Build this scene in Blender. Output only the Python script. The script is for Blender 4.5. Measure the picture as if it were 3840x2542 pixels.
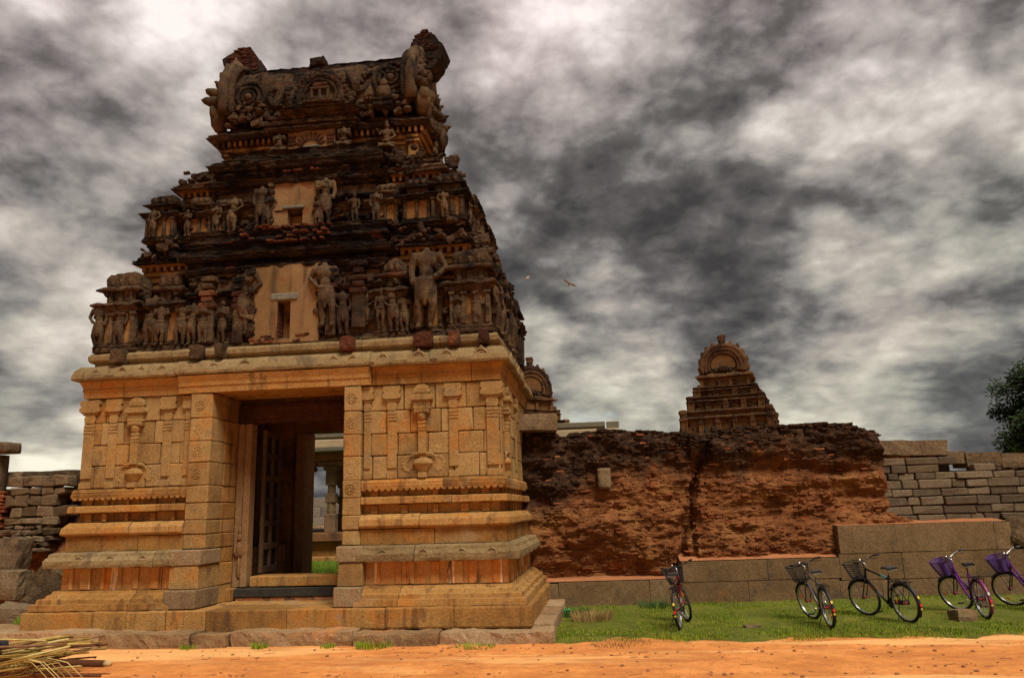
import bpy, bmesh, math, random
from mathutils import Vector, Matrix, Euler, noise

for o in list(bpy.data.objects):
    bpy.data.objects.remove(o)
sc = bpy.context.scene
col = sc.collection
PI = math.pi
R = math.radians

# ------------------------------------------------------------------ camera
cam_d = bpy.data.cameras.new("camera")
cam_d.sensor_width = 36.0
cam_d.lens = 27.19
cam_d.clip_start = 0.1
cam_d.clip_end = 2000.0
cam = bpy.data.objects.new("camera", cam_d)
col.objects.link(cam)
yaw, pitch, roll = R(-6.69), R(12.446), R(-1.652)
fw = Vector((math.sin(yaw) * math.cos(pitch), math.cos(yaw) * math.cos(pitch), math.sin(pitch)))
rt = Vector((math.cos(yaw), -math.sin(yaw), 0))
up = rt.cross(fw)
r2 = rt * math.cos(roll) + up * math.sin(roll)
u2 = up * math.cos(roll) - rt * math.sin(roll)
cam.matrix_world = Matrix(((r2.x, u2.x, -fw.x, 5.710), (r2.y, u2.y, -fw.y, -13.295), (r2.z, u2.z, -fw.z, 2.0), (0, 0, 0, 1)))
sc.camera = cam

# ------------------------------------------------------------------ light
SUN_EL, SUN_AZ = R(57), R(36)          # azimuth measured from -Y (towards the viewer) to +X (right)
sd = Vector((math.sin(SUN_AZ) * math.cos(SUN_EL), -math.cos(SUN_AZ) * math.cos(SUN_EL), math.sin(SUN_EL)))
sun_d = bpy.data.lights.new("sun", 'SUN')
sun_d.energy = 1.5
sun_d.angle = R(24)
sun_d.color = (1.0, 0.90, 0.76)
sun = bpy.data.objects.new("sun", sun_d)
sun.rotation_euler = sd.to_track_quat('Z', 'Y').to_euler()
sun.location = (10, -20, 30)
col.objects.link(sun)
sc.view_settings.view_transform = 'Standard'
sc.view_settings.look = 'None'
sc.view_settings.gamma = 1.0
sc.view_settings.use_curve_mapping = False
sc.view_settings.exposure = 1.45

# ------------------------------------------------------------------ node helper
class NT:
    def __init__(s, tree):
        s.t = tree; s.n = tree.nodes; s.l = tree.links
    def node(s, typ, **kw):
        n = s.n.new(typ)
        for k, v in kw.items():
            setattr(n, k, v)
        return n
    def put(s, sock, v):
        if v is None: return
        if isinstance(v, bpy.types.NodeSocket): s.l.new(v, sock)
        elif hasattr(v, 'outputs'): s.l.new(v.outputs[0], sock)
        else: sock.default_value = v
    def math(s, op, a, b=None, c=None, clamp=False):
        n = s.node('ShaderNodeMath', operation=op, use_clamp=clamp)
        s.put(n.inputs[0], a); s.put(n.inputs[1], b); s.put(n.inputs[2], c)
        return n.outputs[0]
    def vmath(s, op, a, b=None):
        n = s.node('ShaderNodeVectorMath', operation=op)
        s.put(n.inputs[0], a); s.put(n.inputs[1], b)
        return n.outputs['Value'] if op in ('DISTANCE', 'LENGTH', 'DOT_PRODUCT') else n.outputs[0]
    def mapping(s, v, scale=(1, 1, 1), loc=(0, 0, 0), rot=(0, 0, 0)):
        n = s.node('ShaderNodeMapping')
        s.put(n.inputs['Vector'], v)
        n.inputs['Scale'].default_value = scale
        n.inputs['Location'].default_value = loc
        n.inputs['Rotation'].default_value = rot
        return n.outputs[0]
    def noise(s, v, scale=1, detail=4, rough=0.5, dist=0.0, lac=2.0):
        n = s.node('ShaderNodeTexNoise')
        s.put(n.inputs['Vector'], v)
        n.inputs['Scale'].default_value = scale
        n.inputs['Detail'].default_value = detail
        n.inputs['Roughness'].default_value = rough
        n.inputs['Distortion'].default_value = dist
        n.inputs['Lacunarity'].default_value = lac
        return n.outputs[0]
    def voro(s, v, scale=1, feature='F1'):
        n = s.node('ShaderNodeTexVoronoi', feature=feature)
        s.put(n.inputs['Vector'], v)
        n.inputs['Scale'].default_value = scale
        return n.outputs[0]
    def mrange(s, v, a, b, c=0.0, d=1.0, smooth=False):
        n = s.node('ShaderNodeMapRange', interpolation_type='SMOOTHSTEP' if smooth else 'LINEAR')
        s.put(n.inputs[0], v)
        for i, q in enumerate((a, b, c, d)):
            n.inputs[i + 1].default_value = q
        return n.outputs[0]
    def ramp(s, v, stops, interp='LINEAR'):
        n = s.node('ShaderNodeValToRGB')
        cr = n.color_ramp
        cr.interpolation = interp
        while len(cr.elements) < len(stops):
            cr.elements.new(0.5)
        for e, (p, c) in zip(cr.elements, stops):
            e.position = p
            e.color = tuple(c) + (1,) if len(c) == 3 else c
        s.put(n.inputs[0], v)
        return n.outputs[0]
    def mix(s, f, a, b, mode='MIX'):
        n = s.node('ShaderNodeMix', data_type='RGBA', blend_type=mode)
        s.put(n.inputs[0], f)
        for i, q in ((6, a), (7, b)):
            if isinstance(q, (tuple, list)):
                n.inputs[i].default_value = tuple(q) + (1,) if len(q) == 3 else q
            else:
                s.put(n.inputs[i], q)
        return n.outputs[2]

# ------------------------------------------------------------------ sky: broken rain clouds over a Nishita sky
w = bpy.data.worlds.new("World")
sc.world = w
w.use_nodes = True
nt = NT(w.node_tree)
nt.n.clear()
out = nt.node('ShaderNodeOutputWorld')
bg = nt.node('ShaderNodeBackground')
bg.inputs[1].default_value = 0.085
nt.l.new(bg.outputs[0], out.inputs[0])
sky = nt.node('ShaderNodeTexSky', sky_type='NISHITA')
sky.sun_disc = False
sky.sun_elevation = SUN_EL
sky.sun_rotation = math.atan2(sd.x, sd.y)
tc = nt.node('ShaderNodeTexCoord').outputs['Generated']
sep = nt.node('ShaderNodeSeparateXYZ'); nt.put(sep.inputs[0], tc)
dz = nt.math('ADD', nt.math('ABSOLUTE', sep.outputs[2]), 0.38)
com = nt.node('ShaderNodeCombineXYZ')
nt.put(com.inputs[0], nt.math('DIVIDE', sep.outputs[0], dz))
nt.put(com.inputs[1], nt.math('DIVIDE', sep.outputs[1], dz))
P = nt.mapping(com.outputs[0], loc=(3.1, 1.7, 0.4))
cq = nt.node('ShaderNodeCombineXYZ'); nt.put(cq.inputs[0], sep.outputs[0]); nt.put(cq.inputs[1], sep.outputs[1]); nt.put(cq.inputs[2], nt.math('POWER', nt.math('ABSOLUTE', sep.outputs[2]), 0.72))
Q = nt.mapping(cq.outputs[0], scale=(1.0, 1.0, 1.75), loc=(0.35, 0.1, 0.2))
n1 = nt.noise(Q, 2.4, 5, 0.5, 0.1)
bil = None
for sc_, am in ((6.0, 0.46), (12.5, 0.28), (26.0, 0.15), (54.0, 0.07)):
    qv = nt.vmath('ADD', nt.mapping(Q, loc=(sc_ * 0.37, 1.3, 0.7)), nt.vmath('SCALE', nt.node('ShaderNodeTexNoise').outputs['Color']))
    wn = qv.node.inputs[1].links[0].from_node; wn.inputs['Scale'].default_value = 0.9 / sc_
    wt = wn.inputs[0].links[0].from_node; wt.inputs['Scale'].default_value = sc_ * 0.6; wt.inputs['Detail'].default_value = 0.0; nt.put(wt.inputs['Vector'], Q)
    dq = nt.math('SUBTRACT', nt.noise(qv, sc_, 0.0, 0.5), 0.5)
    q = nt.math('MULTIPLY', nt.math('SQRT', nt.math('ADD', nt.math('MULTIPLY', dq, dq), 0.0025)), am * 3.0)
    bil = q if bil is None else nt.math('ADD', bil, q)
fine_ = nt.noise(nt.mapping(Q, loc=(5, 1, 2)), 16.0, 9, 0.62, 0.0)
val = nt.math('ADD', nt.math('MULTIPLY', nt.math('SUBTRACT', n1, 0.5), 0.95), nt.math('MULTIPLY', nt.math('SUBTRACT', bil, 0.36), 0.42))
val = nt.math('ADD', nt.math('ADD', val, nt.math('MULTIPLY', nt.math('SUBTRACT', fine_, 0.5), 0.37)), 0.0)
val = nt.math('ADD', nt.math('MULTIPLY', val, 1.38), 0.475)
CLOUDS = [#(direction, radius, weight)
    ((-0.503, 0.673, 0.542), 0.26, 0.36), ((-0.418, 0.724, 0.549), 0.18, 0.18), ((-0.29, 0.806, 0.517), 0.24, 0.17), ((0.026, 0.819, 0.573), 0.24, 0.32), ((-0.594, 0.75, 0.29), 0.20, 0.34),
    ((0.324, 0.84, 0.435), 0.16, 0.24), ((0.337, 0.907, 0.251), 0.15, 0.34), ((0.002, 0.989, 0.148), 0.28, 0.36), ((0.258, 0.959, 0.10), 0.20, 0.30),
    ((-0.543, 0.725, 0.424), 0.26, -0.26), ((0.058, 0.927, 0.372), 0.40, -0.24), ((0.26, 0.90, 0.30), 0.22, -0.10), ((0.221, 0.826, 0.519), 0.20, -0.10), ((0.39, 0.908, 0.17), 0.20, -0.20), ((-0.617, 0.778, 0.121), 0.10, -0.10), ((0.30, 0.93, 0.05), 0.16, 0.16), ((-0.60, 0.79, 0.06), 0.18, 0.22)
]
for d, rad, wt in CLOUDS:
    q = nt.vmath('DISTANCE', tc, d)
    val = nt.math('ADD', val, nt.mrange(q, 0.0, rad, wt, 0.0, True))
tint = nt.mrange(sep.outputs[2], 0.05, 0.5)
cl_lo = nt.ramp(val, [(0.10, (0.14, 0.15, 0.17)), (0.25, (0.26, 0.27, 0.285)), (0.40, (0.60, 0.61, 0.60)), (0.52, (1.25, 1.24, 1.14)), (0.68, (2.3, 2.2, 1.85)), (0.95, (4.3, 4.1, 3.4))])
cl_hi = nt.ramp(val, [(0.10, (0.15, 0.145, 0.15)), (0.25, (0.28, 0.26, 0.265)), (0.40, (0.60, 0.55, 0.54)), (0.52, (1.22, 1.11, 1.08)), (0.68, (2.2, 2.0, 1.92)), (0.95, (4.4, 4.15, 4.0))])
clouds = nt.mix(tint, cl_lo, cl_hi)
hue = nt.mrange(nt.noise(nt.mapping(P, loc=(2, 5, 8)), 1.3, 4, 0.5), 0.38, 0.62)
clouds = nt.mix(1.0, clouds, nt.mix(hue, (0.99, 1.0, 0.955), (1.03, 0.965, 0.96)), 'MULTIPLY')
gap = nt.math('MULTIPLY', nt.mrange(nt.noise(nt.mapping(P, loc=(1, 9, 5)), 1.7, 6, 0.6), 0.66, 0.76), 0.22)
nt.put(bg.inputs[0], nt.mix(gap, clouds, sky.outputs[0]))

# ------------------------------------------------------------------ materials
MATS = {}
def new_mat(name):
    m = bpy.data.materials.new(name)
    m.use_nodes = True
    t = NT(m.node_tree)
    b = t.n['Principled BSDF']
    b.inputs['Roughness'].default_value = 0.9
    b.inputs['Specular IOR Level'].default_value = 0.15
    MATS[name] = m
    return m, t, b

GS = {'granite': 0.88, 'granite_relief': 0.88, 'granite_orange': 0.88, 'granite_streak': 1.2, 'cornice_stone': 0.82, 'plaster': 0.52, 'ochre': 0.66, 'dirt': 1.02, 'red_earth': 0.95, 'roof_plaster': 0.9, 'foot_granite': 0.70, 'ashlar': 0.60, 'rubble': 0.66, 'granite_grey': 0.85, 'straw': 0.85, 'cut_wood': 0.9, 'crust': 0.80, 'stucco': 0.58, 'far_tower': 0.62, 'far_ochre': 0.40, 'carved_frame': 0.95, 'step_stone': 1.15, 'brick_dark': 0.6, 'weathered_wood': 0.6, 'wood_rail': 0.6, 'passage_stone': 1.35}
def stone(name, tones, fine=0.35, stains=(), bump=0.5, bscale=28.0, rnd=0.25, bdist=0.02, rough=0.92, pits=0.0, layer=0.0):
    """tones: list of (pos, colour) over large-scale noise; stains: (colour, mapping scale, lo, hi, strength)."""
    g_ = GS.get(name, 0.76)
    tones = [(p, tuple(min(0.9, x * g_) for x in c)) for p, c in tones]
    stains = [(tuple(min(0.9, x * g_) for x in s_[0]),) + tuple(s_[1:]) for s_ in stains]
    m, t, b = new_mat(name)
    b.inputs['Roughness'].default_value = rough
    pos = t.node('ShaderNodeNewGeometry').outputs['Position']
    oi = t.node('ShaderNodeObjectInfo').outputs['Random']
    big = t.noise(pos, 1.3, 6, 0.6, 0.4)
    mid = t.noise(pos, 7.0, 5, 0.6)
    v = t.math('ADD', t.math('MULTIPLY', big, 0.6), t.math('MULTIPLY', mid, 0.4))
    v = t.math('ADD', v, t.math('MULTIPLY', t.math('SUBTRACT', oi, 0.5), rnd))
    c = t.ramp(v, tones)
    for k, (sc_, ms, lo, hi, st) in enumerate(stains):
        f = t.noise(t.mapping(pos, scale=ms, loc=(k * 5.3, k * 2.1, k * 1.7)), 1.0, 6, 0.62, 0.3)
        f = t.math('MULTIPLY', t.mrange(f, lo, hi, 0, 1, True), st)
        c = t.mix(f, c, sc_)
    sp = t.noise(pos, 48.0, 3, 0.75)
    sp2 = t.noise(pos, 22.0, 4, 0.7)
    k = t.math('ADD', t.mrange(sp, 0.3, 0.7, 1 - fine, 1 + fine), t.mrange(sp2, 0.3, 0.7, -fine * 0.6, fine * 0.6))
    comb = t.node('ShaderNodeCombineXYZ')
    for i in range(3): t.put(comb.inputs[i], k)
    c = t.mix(1.0, c, comb.outputs[0], 'MULTIPLY')
    t.put(b.inputs['Base Color'], c)
    h = t.math('ADD', t.math('MULTIPLY', t.noise(pos, bscale, 8, 0.65), 0.7), t.math('MULTIPLY', t.noise(pos, bscale * 0.22, 4, 0.6), 1.1))
    if layer:
        h = t.math('ADD', h, t.math('MULTIPLY', t.noise(t.mapping(pos, scale=(3.0, 3.0, 26.0)), 1.0, 5, 0.7, 0.4), layer))
    if pits:
        h = t.math('SUBTRACT', h, t.math('MULTIPLY', t.mrange(t.noise(pos, bscale * 0.8, 2, 0.5), 0.58, 0.66), pits))
    bp = t.node('ShaderNodeBump')
    bp.inputs['Strength'].default_value = bump
    bp.inputs['Distance'].default_value = bdist
    t.put(bp.inputs['Height'], h)
    t.put(b.inputs['Normal'], bp.outputs[0])
    return m

def plain(name, c, rough=0.5, metal=0.0, var=0.15, scale=18.0, spec=0.4, bump=0.0):
    m, t, b = new_mat(name)
    b.inputs['Roughness'].default_value = rough
    b.inputs['Metallic'].default_value = metal
    b.inputs['Specular IOR Level'].default_value = spec
    pos = t.node('ShaderNodeTexCoord').outputs['Object']
    f = t.noise(pos, scale, 4, 0.6)
    t.put(b.inputs['Base Color'], t.mix(f, tuple(x * (1 - var) for x in c), tuple(min(1, x * (1 + var)) for x in c)))
    if bump:
        bp = t.node('ShaderNodeBump'); bp.inputs['Strength'].default_value = bump; bp.inputs['Distance'].default_value = 0.01
        t.put(bp.inputs['Height'], t.noise(pos, scale * 3, 6, 0.7)); t.put(b.inputs['Normal'], bp.outputs[0])
    return m

ORANGE = (0.42, 0.155, 0.03)
stone('granite', [(0.25, (0.20, 0.117, 0.043)), (0.45, (0.325, 0.197, 0.074)), (0.6, (0.39, 0.25, 0.098)), (0.8, (0.43, 0.298, 0.138))],
      0.28, [((0.46, 0.19, 0.035), (1.1, 1.1, 0.8), 0.52, 0.68, 0.7), ((0.10, 0.065, 0.04), (3, 3, 1.0), 0.56, 0.70, 0.6), ((0.27, 0.195, 0.105), (1.7, 1.7, 2.2), 0.56, 0.70, 0.6)], 0.6, rnd=0.32, pits=0.3)
stone('granite_relief', [(0.25, (0.20, 0.117, 0.043)), (0.45, (0.325, 0.197, 0.074)), (0.6, (0.39, 0.25, 0.098)), (0.8, (0.43, 0.298, 0.138))],
      0.28, [((0.46, 0.19, 0.035), (1.1, 1.1, 0.8), 0.52, 0.68, 0.7), ((0.10, 0.065, 0.04), (3, 3, 1.0), 0.56, 0.70, 0.6), ((0.27, 0.195, 0.105), (1.7, 1.7, 2.2), 0.56, 0.70, 0.6)], 0.6, rnd=0.08, pits=0.3)
stone('granite_orange', [(0.25, (0.22, 0.11, 0.032)), (0.5, (0.37, 0.19, 0.054)), (0.75, (0.44, 0.25, 0.085))],
      0.28, [((0.46, 0.18, 0.035), (1.3, 1.3, 1.1), 0.53, 0.68, 0.75), ((0.40, 0.28, 0.15), (1.0, 1.0, 1.6), 0.56, 0.70, 0.6), ((0.09, 0.05, 0.03), (3.2, 3.2, 0.9), 0.57, 0.70, 0.65), ((0.12, 0.055, 0.022), (5.0, 5.0, 0.45), 0.55, 0.66, 0.6)], 0.55, rnd=0.4, pits=0.3)
stone('granite_streak', [(0.25, (0.26, 0.135, 0.045)), (0.5, (0.40, 0.20, 0.065)), (0.75, (0.46, 0.27, 0.11))],
      0.25, [((0.52, 0.17, 0.03), (6, 6, 0.5), 0.52, 0.60, 0.7), ((0.66, 0.50, 0.32), (5, 5, 0.4), 0.57, 0.63, 0.85), ((0.05, 0.032, 0.022), (4.5, 4.5, 0.6), 0.58, 0.64, 0.85)], 0.4)
stone('granite_grey', [(0.25, (0.17, 0.115, 0.065)), (0.5, (0.27, 0.185, 0.10)), (0.75, (0.35, 0.255, 0.15))],
      0.40, [((0.30, 0.135, 0.05), (1.3, 1.3, 1.0), 0.52, 0.70, 0.5), ((0.08, 0.06, 0.045), (3, 3, 2), 0.60, 0.72, 0.5)], 0.6, pits=0.4)
stone('cornice_stone', [(0.25, (0.19, 0.13, 0.06)), (0.5, (0.30, 0.21, 0.10)), (0.75, (0.37, 0.275, 0.15))],
      0.26, [((0.40, 0.18, 0.05), (1.0, 1.0, 1.0), 0.55, 0.72, 0.5), ((0.10, 0.075, 0.05), (3, 3, 1.5), 0.54, 0.68, 0.65)], 0.7, rnd=0.35, pits=0.4)
stone('step_stone', [(0.25, (0.14, 0.085, 0.042)), (0.5, (0.24, 0.15, 0.075)), (0.75, (0.33, 0.23, 0.135))],
      0.35, [((0.42, 0.17, 0.05), (1.2, 1.2, 2.0), 0.55, 0.7, 0.6)], 0.8, 18.0, bdist=0.03)
stone('foot_granite', [(0.25, (0.15, 0.09, 0.042)), (0.5, (0.235, 0.145, 0.068)), (0.75, (0.31, 0.205, 0.105))],
      0.42, [((0.10, 0.075, 0.055), (1.6, 1.6, 1.6), 0.55, 0.7, 0.6), ((0.36, 0.15, 0.05), (1.2, 1.2, 1.6), 0.58, 0.72, 0.5)], 0.6, 30.0)
stone('dark_slab', [(0.3, (0.028, 0.026, 0.024)), (0.6, (0.06, 0.055, 0.045)), (0.8, (0.09, 0.075, 0.055))], 0.3, (), 0.6)
stone('grey_slab', [(0.3, (0.15, 0.14, 0.115)), (0.6, (0.24, 0.23, 0.18)), (0.8, (0.30, 0.28, 0.22))], 0.25, (), 0.5)
stone('crust', [(0.28, (0.016, 0.011, 0.008)), (0.44, (0.050, 0.030, 0.018)), (0.58, (0.115, 0.066, 0.036)), (0.74, (0.20, 0.125, 0.066))],
      0.45, [((0.17, 0.055, 0.022), (2.2, 2.2, 4.0), 0.58, 0.70, 0.65), ((0.008, 0.006, 0.005), (2.6, 2.6, 1.2), 0.52, 0.64, 0.85), ((0.26, 0.19, 0.11), (5, 5, 7), 0.63, 0.72, 0.5)], 1.0, 22.0, 0.35, 0.07, pits=0.5, layer=1.6)
stone('stucco', [(0.28, (0.032, 0.021, 0.013)), (0.45, (0.095, 0.058, 0.032)), (0.6, (0.18, 0.115, 0.06)), (0.78, (0.27, 0.18, 0.095))],
      0.4, [((0.015, 0.011, 0.008), (4, 4, 2.0), 0.53, 0.65, 0.75), ((0.33, 0.15, 0.05), (3, 3, 3), 0.62, 0.72, 0.5)], 0.9, 24.0, 0.15, 0.04)
stone('ochre', [(0.25, (0.22, 0.10, 0.032)), (0.5, (0.36, 0.175, 0.055)), (0.75, (0.44, 0.24, 0.085))],
      0.2, [((0.035, 0.022, 0.014), (2.2, 2.2, 1.0), 0.50, 0.64, 0.85), ((0.30, 0.085, 0.025), (5, 5, 9), 0.62, 0.70, 0.5)], 0.6, 24.0, 0.3)
stone('plaster', [(0.25, (0.26, 0.15, 0.062)), (0.5, (0.38, 0.22, 0.095)), (0.75, (0.46, 0.29, 0.135))],
      0.15, [((0.09, 0.06, 0.035), (2.4, 2.4, 0.35), 0.53, 0.66, 0.75), ((0.34, 0.10, 0.03), (3, 3, 5), 0.60, 0.68, 0.75), ((0.50, 0.36, 0.20), (1.5, 1.5, 1.2), 0.56, 0.7, 0.5)], 0.4, 20.0, 0.2, 0.02, pits=0.5)
stone('brick', [(0.25, (0.15, 0.040, 0.018)), (0.5, (0.28, 0.080, 0.032)), (0.75, (0.36, 0.135, 0.055))],
      0.35, [((0.035, 0.022, 0.016), (2.5, 2.5, 2.5), 0.54, 0.68, 0.7)], 0.7, 30.0, 0.5)
stone('brick_dark', [(0.25, (0.06, 0.022, 0.012)), (0.5, (0.15, 0.05, 0.024)), (0.75, (0.24, 0.09, 0.04))], 0.35, [((0.03, 0.02, 0.014), (2.5, 2.5, 2.5), 0.5, 0.64, 0.75)], 0.8, 30.0, 0.6)
stone('wood_rail', [(0.3, (0.10, 0.058, 0.03)), (0.6, (0.17, 0.10, 0.052)), (0.8, (0.23, 0.145, 0.08))], 0.3, (), 0.5, 40.0)
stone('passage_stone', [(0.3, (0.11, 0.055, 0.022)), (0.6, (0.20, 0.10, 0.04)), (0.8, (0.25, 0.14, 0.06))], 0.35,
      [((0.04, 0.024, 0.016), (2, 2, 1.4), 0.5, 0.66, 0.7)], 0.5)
stone('carved_frame', [(0.3, (0.16, 0.085, 0.038)), (0.6, (0.27, 0.155, 0.07)), (0.8, (0.33, 0.21, 0.11))], 0.35,
      [((0.42, 0.14, 0.03), (2, 2, 0.7), 0.55, 0.68, 0.6)], 0.6)
stone('dark_lintel', [(0.3, (0.045, 0.018, 0.010)), (0.6, (0.11, 0.045, 0.022)), (0.8, (0.19, 0.085, 0.04))], 0.5, (), 0.7)
stone('ashlar', [(0.25, (0.14, 0.105, 0.07)), (0.5, (0.22, 0.165, 0.105)), (0.75, (0.29, 0.22, 0.145))], 0.3,
      [((0.09, 0.075, 0.06), (2, 2, 2), 0.56, 0.7, 0.6)], 0.7, 20.0, 0.55)
stone('rubble', [(0.25, (0.11, 0.072, 0.04)), (0.5, (0.20, 0.135, 0.075)), (0.75, (0.29, 0.205, 0.12))], 0.5, [((0.26, 0.13, 0.06), (1.5, 1.5, 1.5), 0.55, 0.7, 0.5), ((0.06, 0.045, 0.03), (3, 3, 2), 0.55, 0.68, 0.6)], 0.9, 18.0, 0.5, pits=0.4)
stone('far_tower', [(0.28, (0.030, 0.017, 0.010)), (0.45, (0.085, 0.042, 0.020)), (0.6, (0.17, 0.088, 0.04)), (0.78, (0.24, 0.14, 0.07))],
      0.3, [((0.014, 0.010, 0.008), (1.2, 1.2, 0.7), 0.52, 0.66, 0.7)], 0.8, 9.0, 0.35, 0.08)
stone('far_ochre', [(0.3, (0.20, 0.095, 0.035)), (0.6, (0.34, 0.175, 0.065)), (0.8, (0.40, 0.24, 0.10))], 0.25,
      [((0.05, 0.03, 0.02), (0.9, 0.9, 0.5), 0.52, 0.68, 0.7)], 0.5, 9.0)
stone('roof_plaster', [(0.3, (0.44, 0.33, 0.20)), (0.6, (0.58, 0.46, 0.30)), (0.8, (0.66, 0.54, 0.38))], 0.12, (), 0.2)
stone('roof_grey', [(0.3, (0.14, 0.125, 0.09)), (0.6, (0.21, 0.185, 0.13)), (0.8, (0.27, 0.24, 0.17))], 0.2, (), 0.3)
stone('weathered_wood', [(0.3, (0.030, 0.018, 0.010)), (0.6, (0.070, 0.042, 0.022)), (0.8, (0.11, 0.068, 0.036))], 0.3,
      [((0.015, 0.010, 0.007), (12, 12, 1.0), 0.5, 0.62, 0.6)], 0.5, 40.0)
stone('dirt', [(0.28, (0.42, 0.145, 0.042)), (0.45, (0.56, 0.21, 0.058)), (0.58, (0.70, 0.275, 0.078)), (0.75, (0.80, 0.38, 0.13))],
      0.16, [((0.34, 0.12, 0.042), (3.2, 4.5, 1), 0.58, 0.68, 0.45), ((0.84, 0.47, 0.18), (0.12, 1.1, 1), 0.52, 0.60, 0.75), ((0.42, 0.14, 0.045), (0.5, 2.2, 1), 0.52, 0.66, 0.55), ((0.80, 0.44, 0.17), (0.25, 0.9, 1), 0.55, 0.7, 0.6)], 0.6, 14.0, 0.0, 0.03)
stone('red_earth', [(0.28, (0.30, 0.115, 0.048)), (0.5, (0.42, 0.175, 0.075)), (0.75, (0.52, 0.25, 0.12))], 0.18, (), 0.5, 20.0)
stone('lawn_soil', [(0.3, (0.11, 0.13, 0.018)), (0.5, (0.19, 0.20, 0.028)), (0.7, (0.34, 0.24, 0.06))], 0.3,
      [((0.36, 0.16, 0.05), (0.9, 0.9, 1), 0.60, 0.72, 0.6)], 0.6, 20.0)
stone('straw', [(0.3, (0.34, 0.21, 0.05)), (0.5, (0.52, 0.36, 0.10)), (0.75, (0.66, 0.52, 0.20))], 0.2, [((0.14, 0.09, 0.04), (5, 5, 5), 0.55, 0.68, 0.6)], 0.4, 30, 0.9)
stone('bark', [(0.3, (0.12, 0.045, 0.02)), (0.6, (0.24, 0.095, 0.045)), (0.8, (0.30, 0.15, 0.08))], 0.3, (), 0.7, 30, 0.6)
stone('cut_wood', [(0.3, (0.5, 0.36, 0.17)), (0.7, (0.68, 0.52, 0.28))], 0.15, (), 0.3)

def brick_ruin_mat():
    m, t, b = new_mat('brick_ruin')
    b.inputs['Roughness'].default_value = 0.95
    pos = t.node('ShaderNodeNewGeometry').outputs['Position']
    sp = t.node('ShaderNodeSeparateXYZ'); t.put(sp.inputs[0], pos)
    lay = t.noise(t.mapping(pos, scale=(4.5, 4.5, 11)), 1.0, 6, 0.65, 0.5)
    big = t.noise(pos, 1.1, 6, 0.62, 0.5)
    v = t.math('ADD', t.math('MULTIPLY', lay, 0.55), t.math('MULTIPLY', big, 0.45))
    c = t.ramp(v, [(0.26, (0.06, 0.022, 0.010)), (0.40, (0.17, 0.060, 0.021)), (0.50, (0.26, 0.098, 0.034)), (0.60, (0.33, 0.145, 0.052)), (0.74, (0.42, 0.24, 0.11))])
    pl = t.noise(t.mapping(pos, scale=(0.7, 0.7, 1.5), loc=(4, 1, 2)), 1.0, 5, 0.6, 0.4)
    c = t.mix(t.mrange(pl, 0.56, 0.66, 0, 0.7, True), c, (0.36, 0.17, 0.055))
    red = t.noise(t.mapping(pos, scale=(2.2, 2.2, 6), loc=(9, 4, 1)), 1.0, 5, 0.6)
    c = t.mix(t.mrange(red, 0.60, 0.70, 0, 0.8, True), c, (0.36, 0.085, 0.025))
    # black weathering crust that has spread down from the top of the wall
    zz = t.math('ADD', sp.outputs[2], t.math('MULTIPLY', t.noise(t.mapping(pos, scale=(1.1, 1.1, 0.5)), 1.0, 6, 0.65), 2.6))
    zz = t.math('ADD', zz, t.mrange(sp.outputs[0], 4.0, 6.2, 0.75, 0.0, True))
    cr = t.mrange(zz, 3.55, 4.45, 0, 0.94, True)
    dk = t.ramp(t.noise(pos, 9, 6, 0.65), [(0.3, (0.010, 0.007, 0.005)), (0.52, (0.040, 0.022, 0.013)), (0.72, (0.14, 0.075, 0.04))])
    c = t.mix(cr, c, dk)
    k = t.mrange(t.noise(pos, 45, 4, 0.7), 0.3, 0.7, 0.8, 1.5)
    cb = t.node('ShaderNodeCombineXYZ')
    for i in range(3): t.put(cb.inputs[i], k)
    t.put(b.inputs['Base Color'], t.mix(1.0, c, cb.outputs[0], 'MULTIPLY'))
    bp = t.node('ShaderNodeBump'); bp.inputs['Strength'].default_value = 1.0; bp.inputs['Distance'].default_value = 0.06
    t.put(bp.inputs['Height'], t.math('ADD', t.math('ADD', t.noise(t.mapping(pos, scale=(1, 1, 2.2)), 14, 8, 0.72), t.noise(pos, 45, 4, 0.6)), t.math('MULTIPLY', t.voro(t.mapping(pos, scale=(1, 1, 1.9)), 15), 0.7)))
    t.put(b.inputs['Normal'], bp.outputs[0])
brick_ruin_mat()

def leafy(name, a, b_, c, trans=0.25):
    m, t, b = new_mat(name)
    b.inputs['Roughness'].default_value = 0.6
    g = t.node('ShaderNodeNewGeometry')
    pos = g.outputs['Position']
    v = t.math('ADD', t.math('MULTIPLY', g.outputs['Random Per Island'], 0.55), t.math('MULTIPLY', t.noise(pos, 1.6, 4, 0.6), 0.55))
    t.put(b.inputs['Base Color'], t.ramp(v, [(0.25, a), (0.55, b_), (0.85, c)]))
    b.inputs['Transmission Weight'].default_value = 0.0
    return m
leafy('grass', (0.065, 0.115, 0.008), (0.18, 0.27, 0.018), (0.38, 0.40, 0.045))
leafy('grass_bright', (0.10, 0.18, 0.015), (0.16, 0.27, 0.025), (0.24, 0.34, 0.045))
leafy('dry_grass', (0.15, 0.085, 0.028), (0.28, 0.175, 0.06), (0.40, 0.28, 0.11))
leafy('tree_leaf', (0.006, 0.016, 0.005), (0.013, 0.032, 0.007), (0.035, 0.06, 0.010))
leafy('shrub_leaf', (0.02, 0.05, 0.012), (0.04, 0.09, 0.02), (0.10, 0.15, 0.03))
plain('tyre', (0.012, 0.012, 0.012), 0.75)
plain('black_paint', (0.012, 0.012, 0.013), 0.35)
plain('black_plastic', (0.018, 0.018, 0.019), 0.55)
plain('saddle_grey', (0.055, 0.055, 0.058), 0.5)
plain('alloy', (0.55, 0.55, 0.57), 0.3, 0.9)
plain('chrome', (0.75, 0.75, 0.76), 0.15, 1.0)
plain('red_paint', (0.20, 0.012, 0.012), 0.3)
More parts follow.
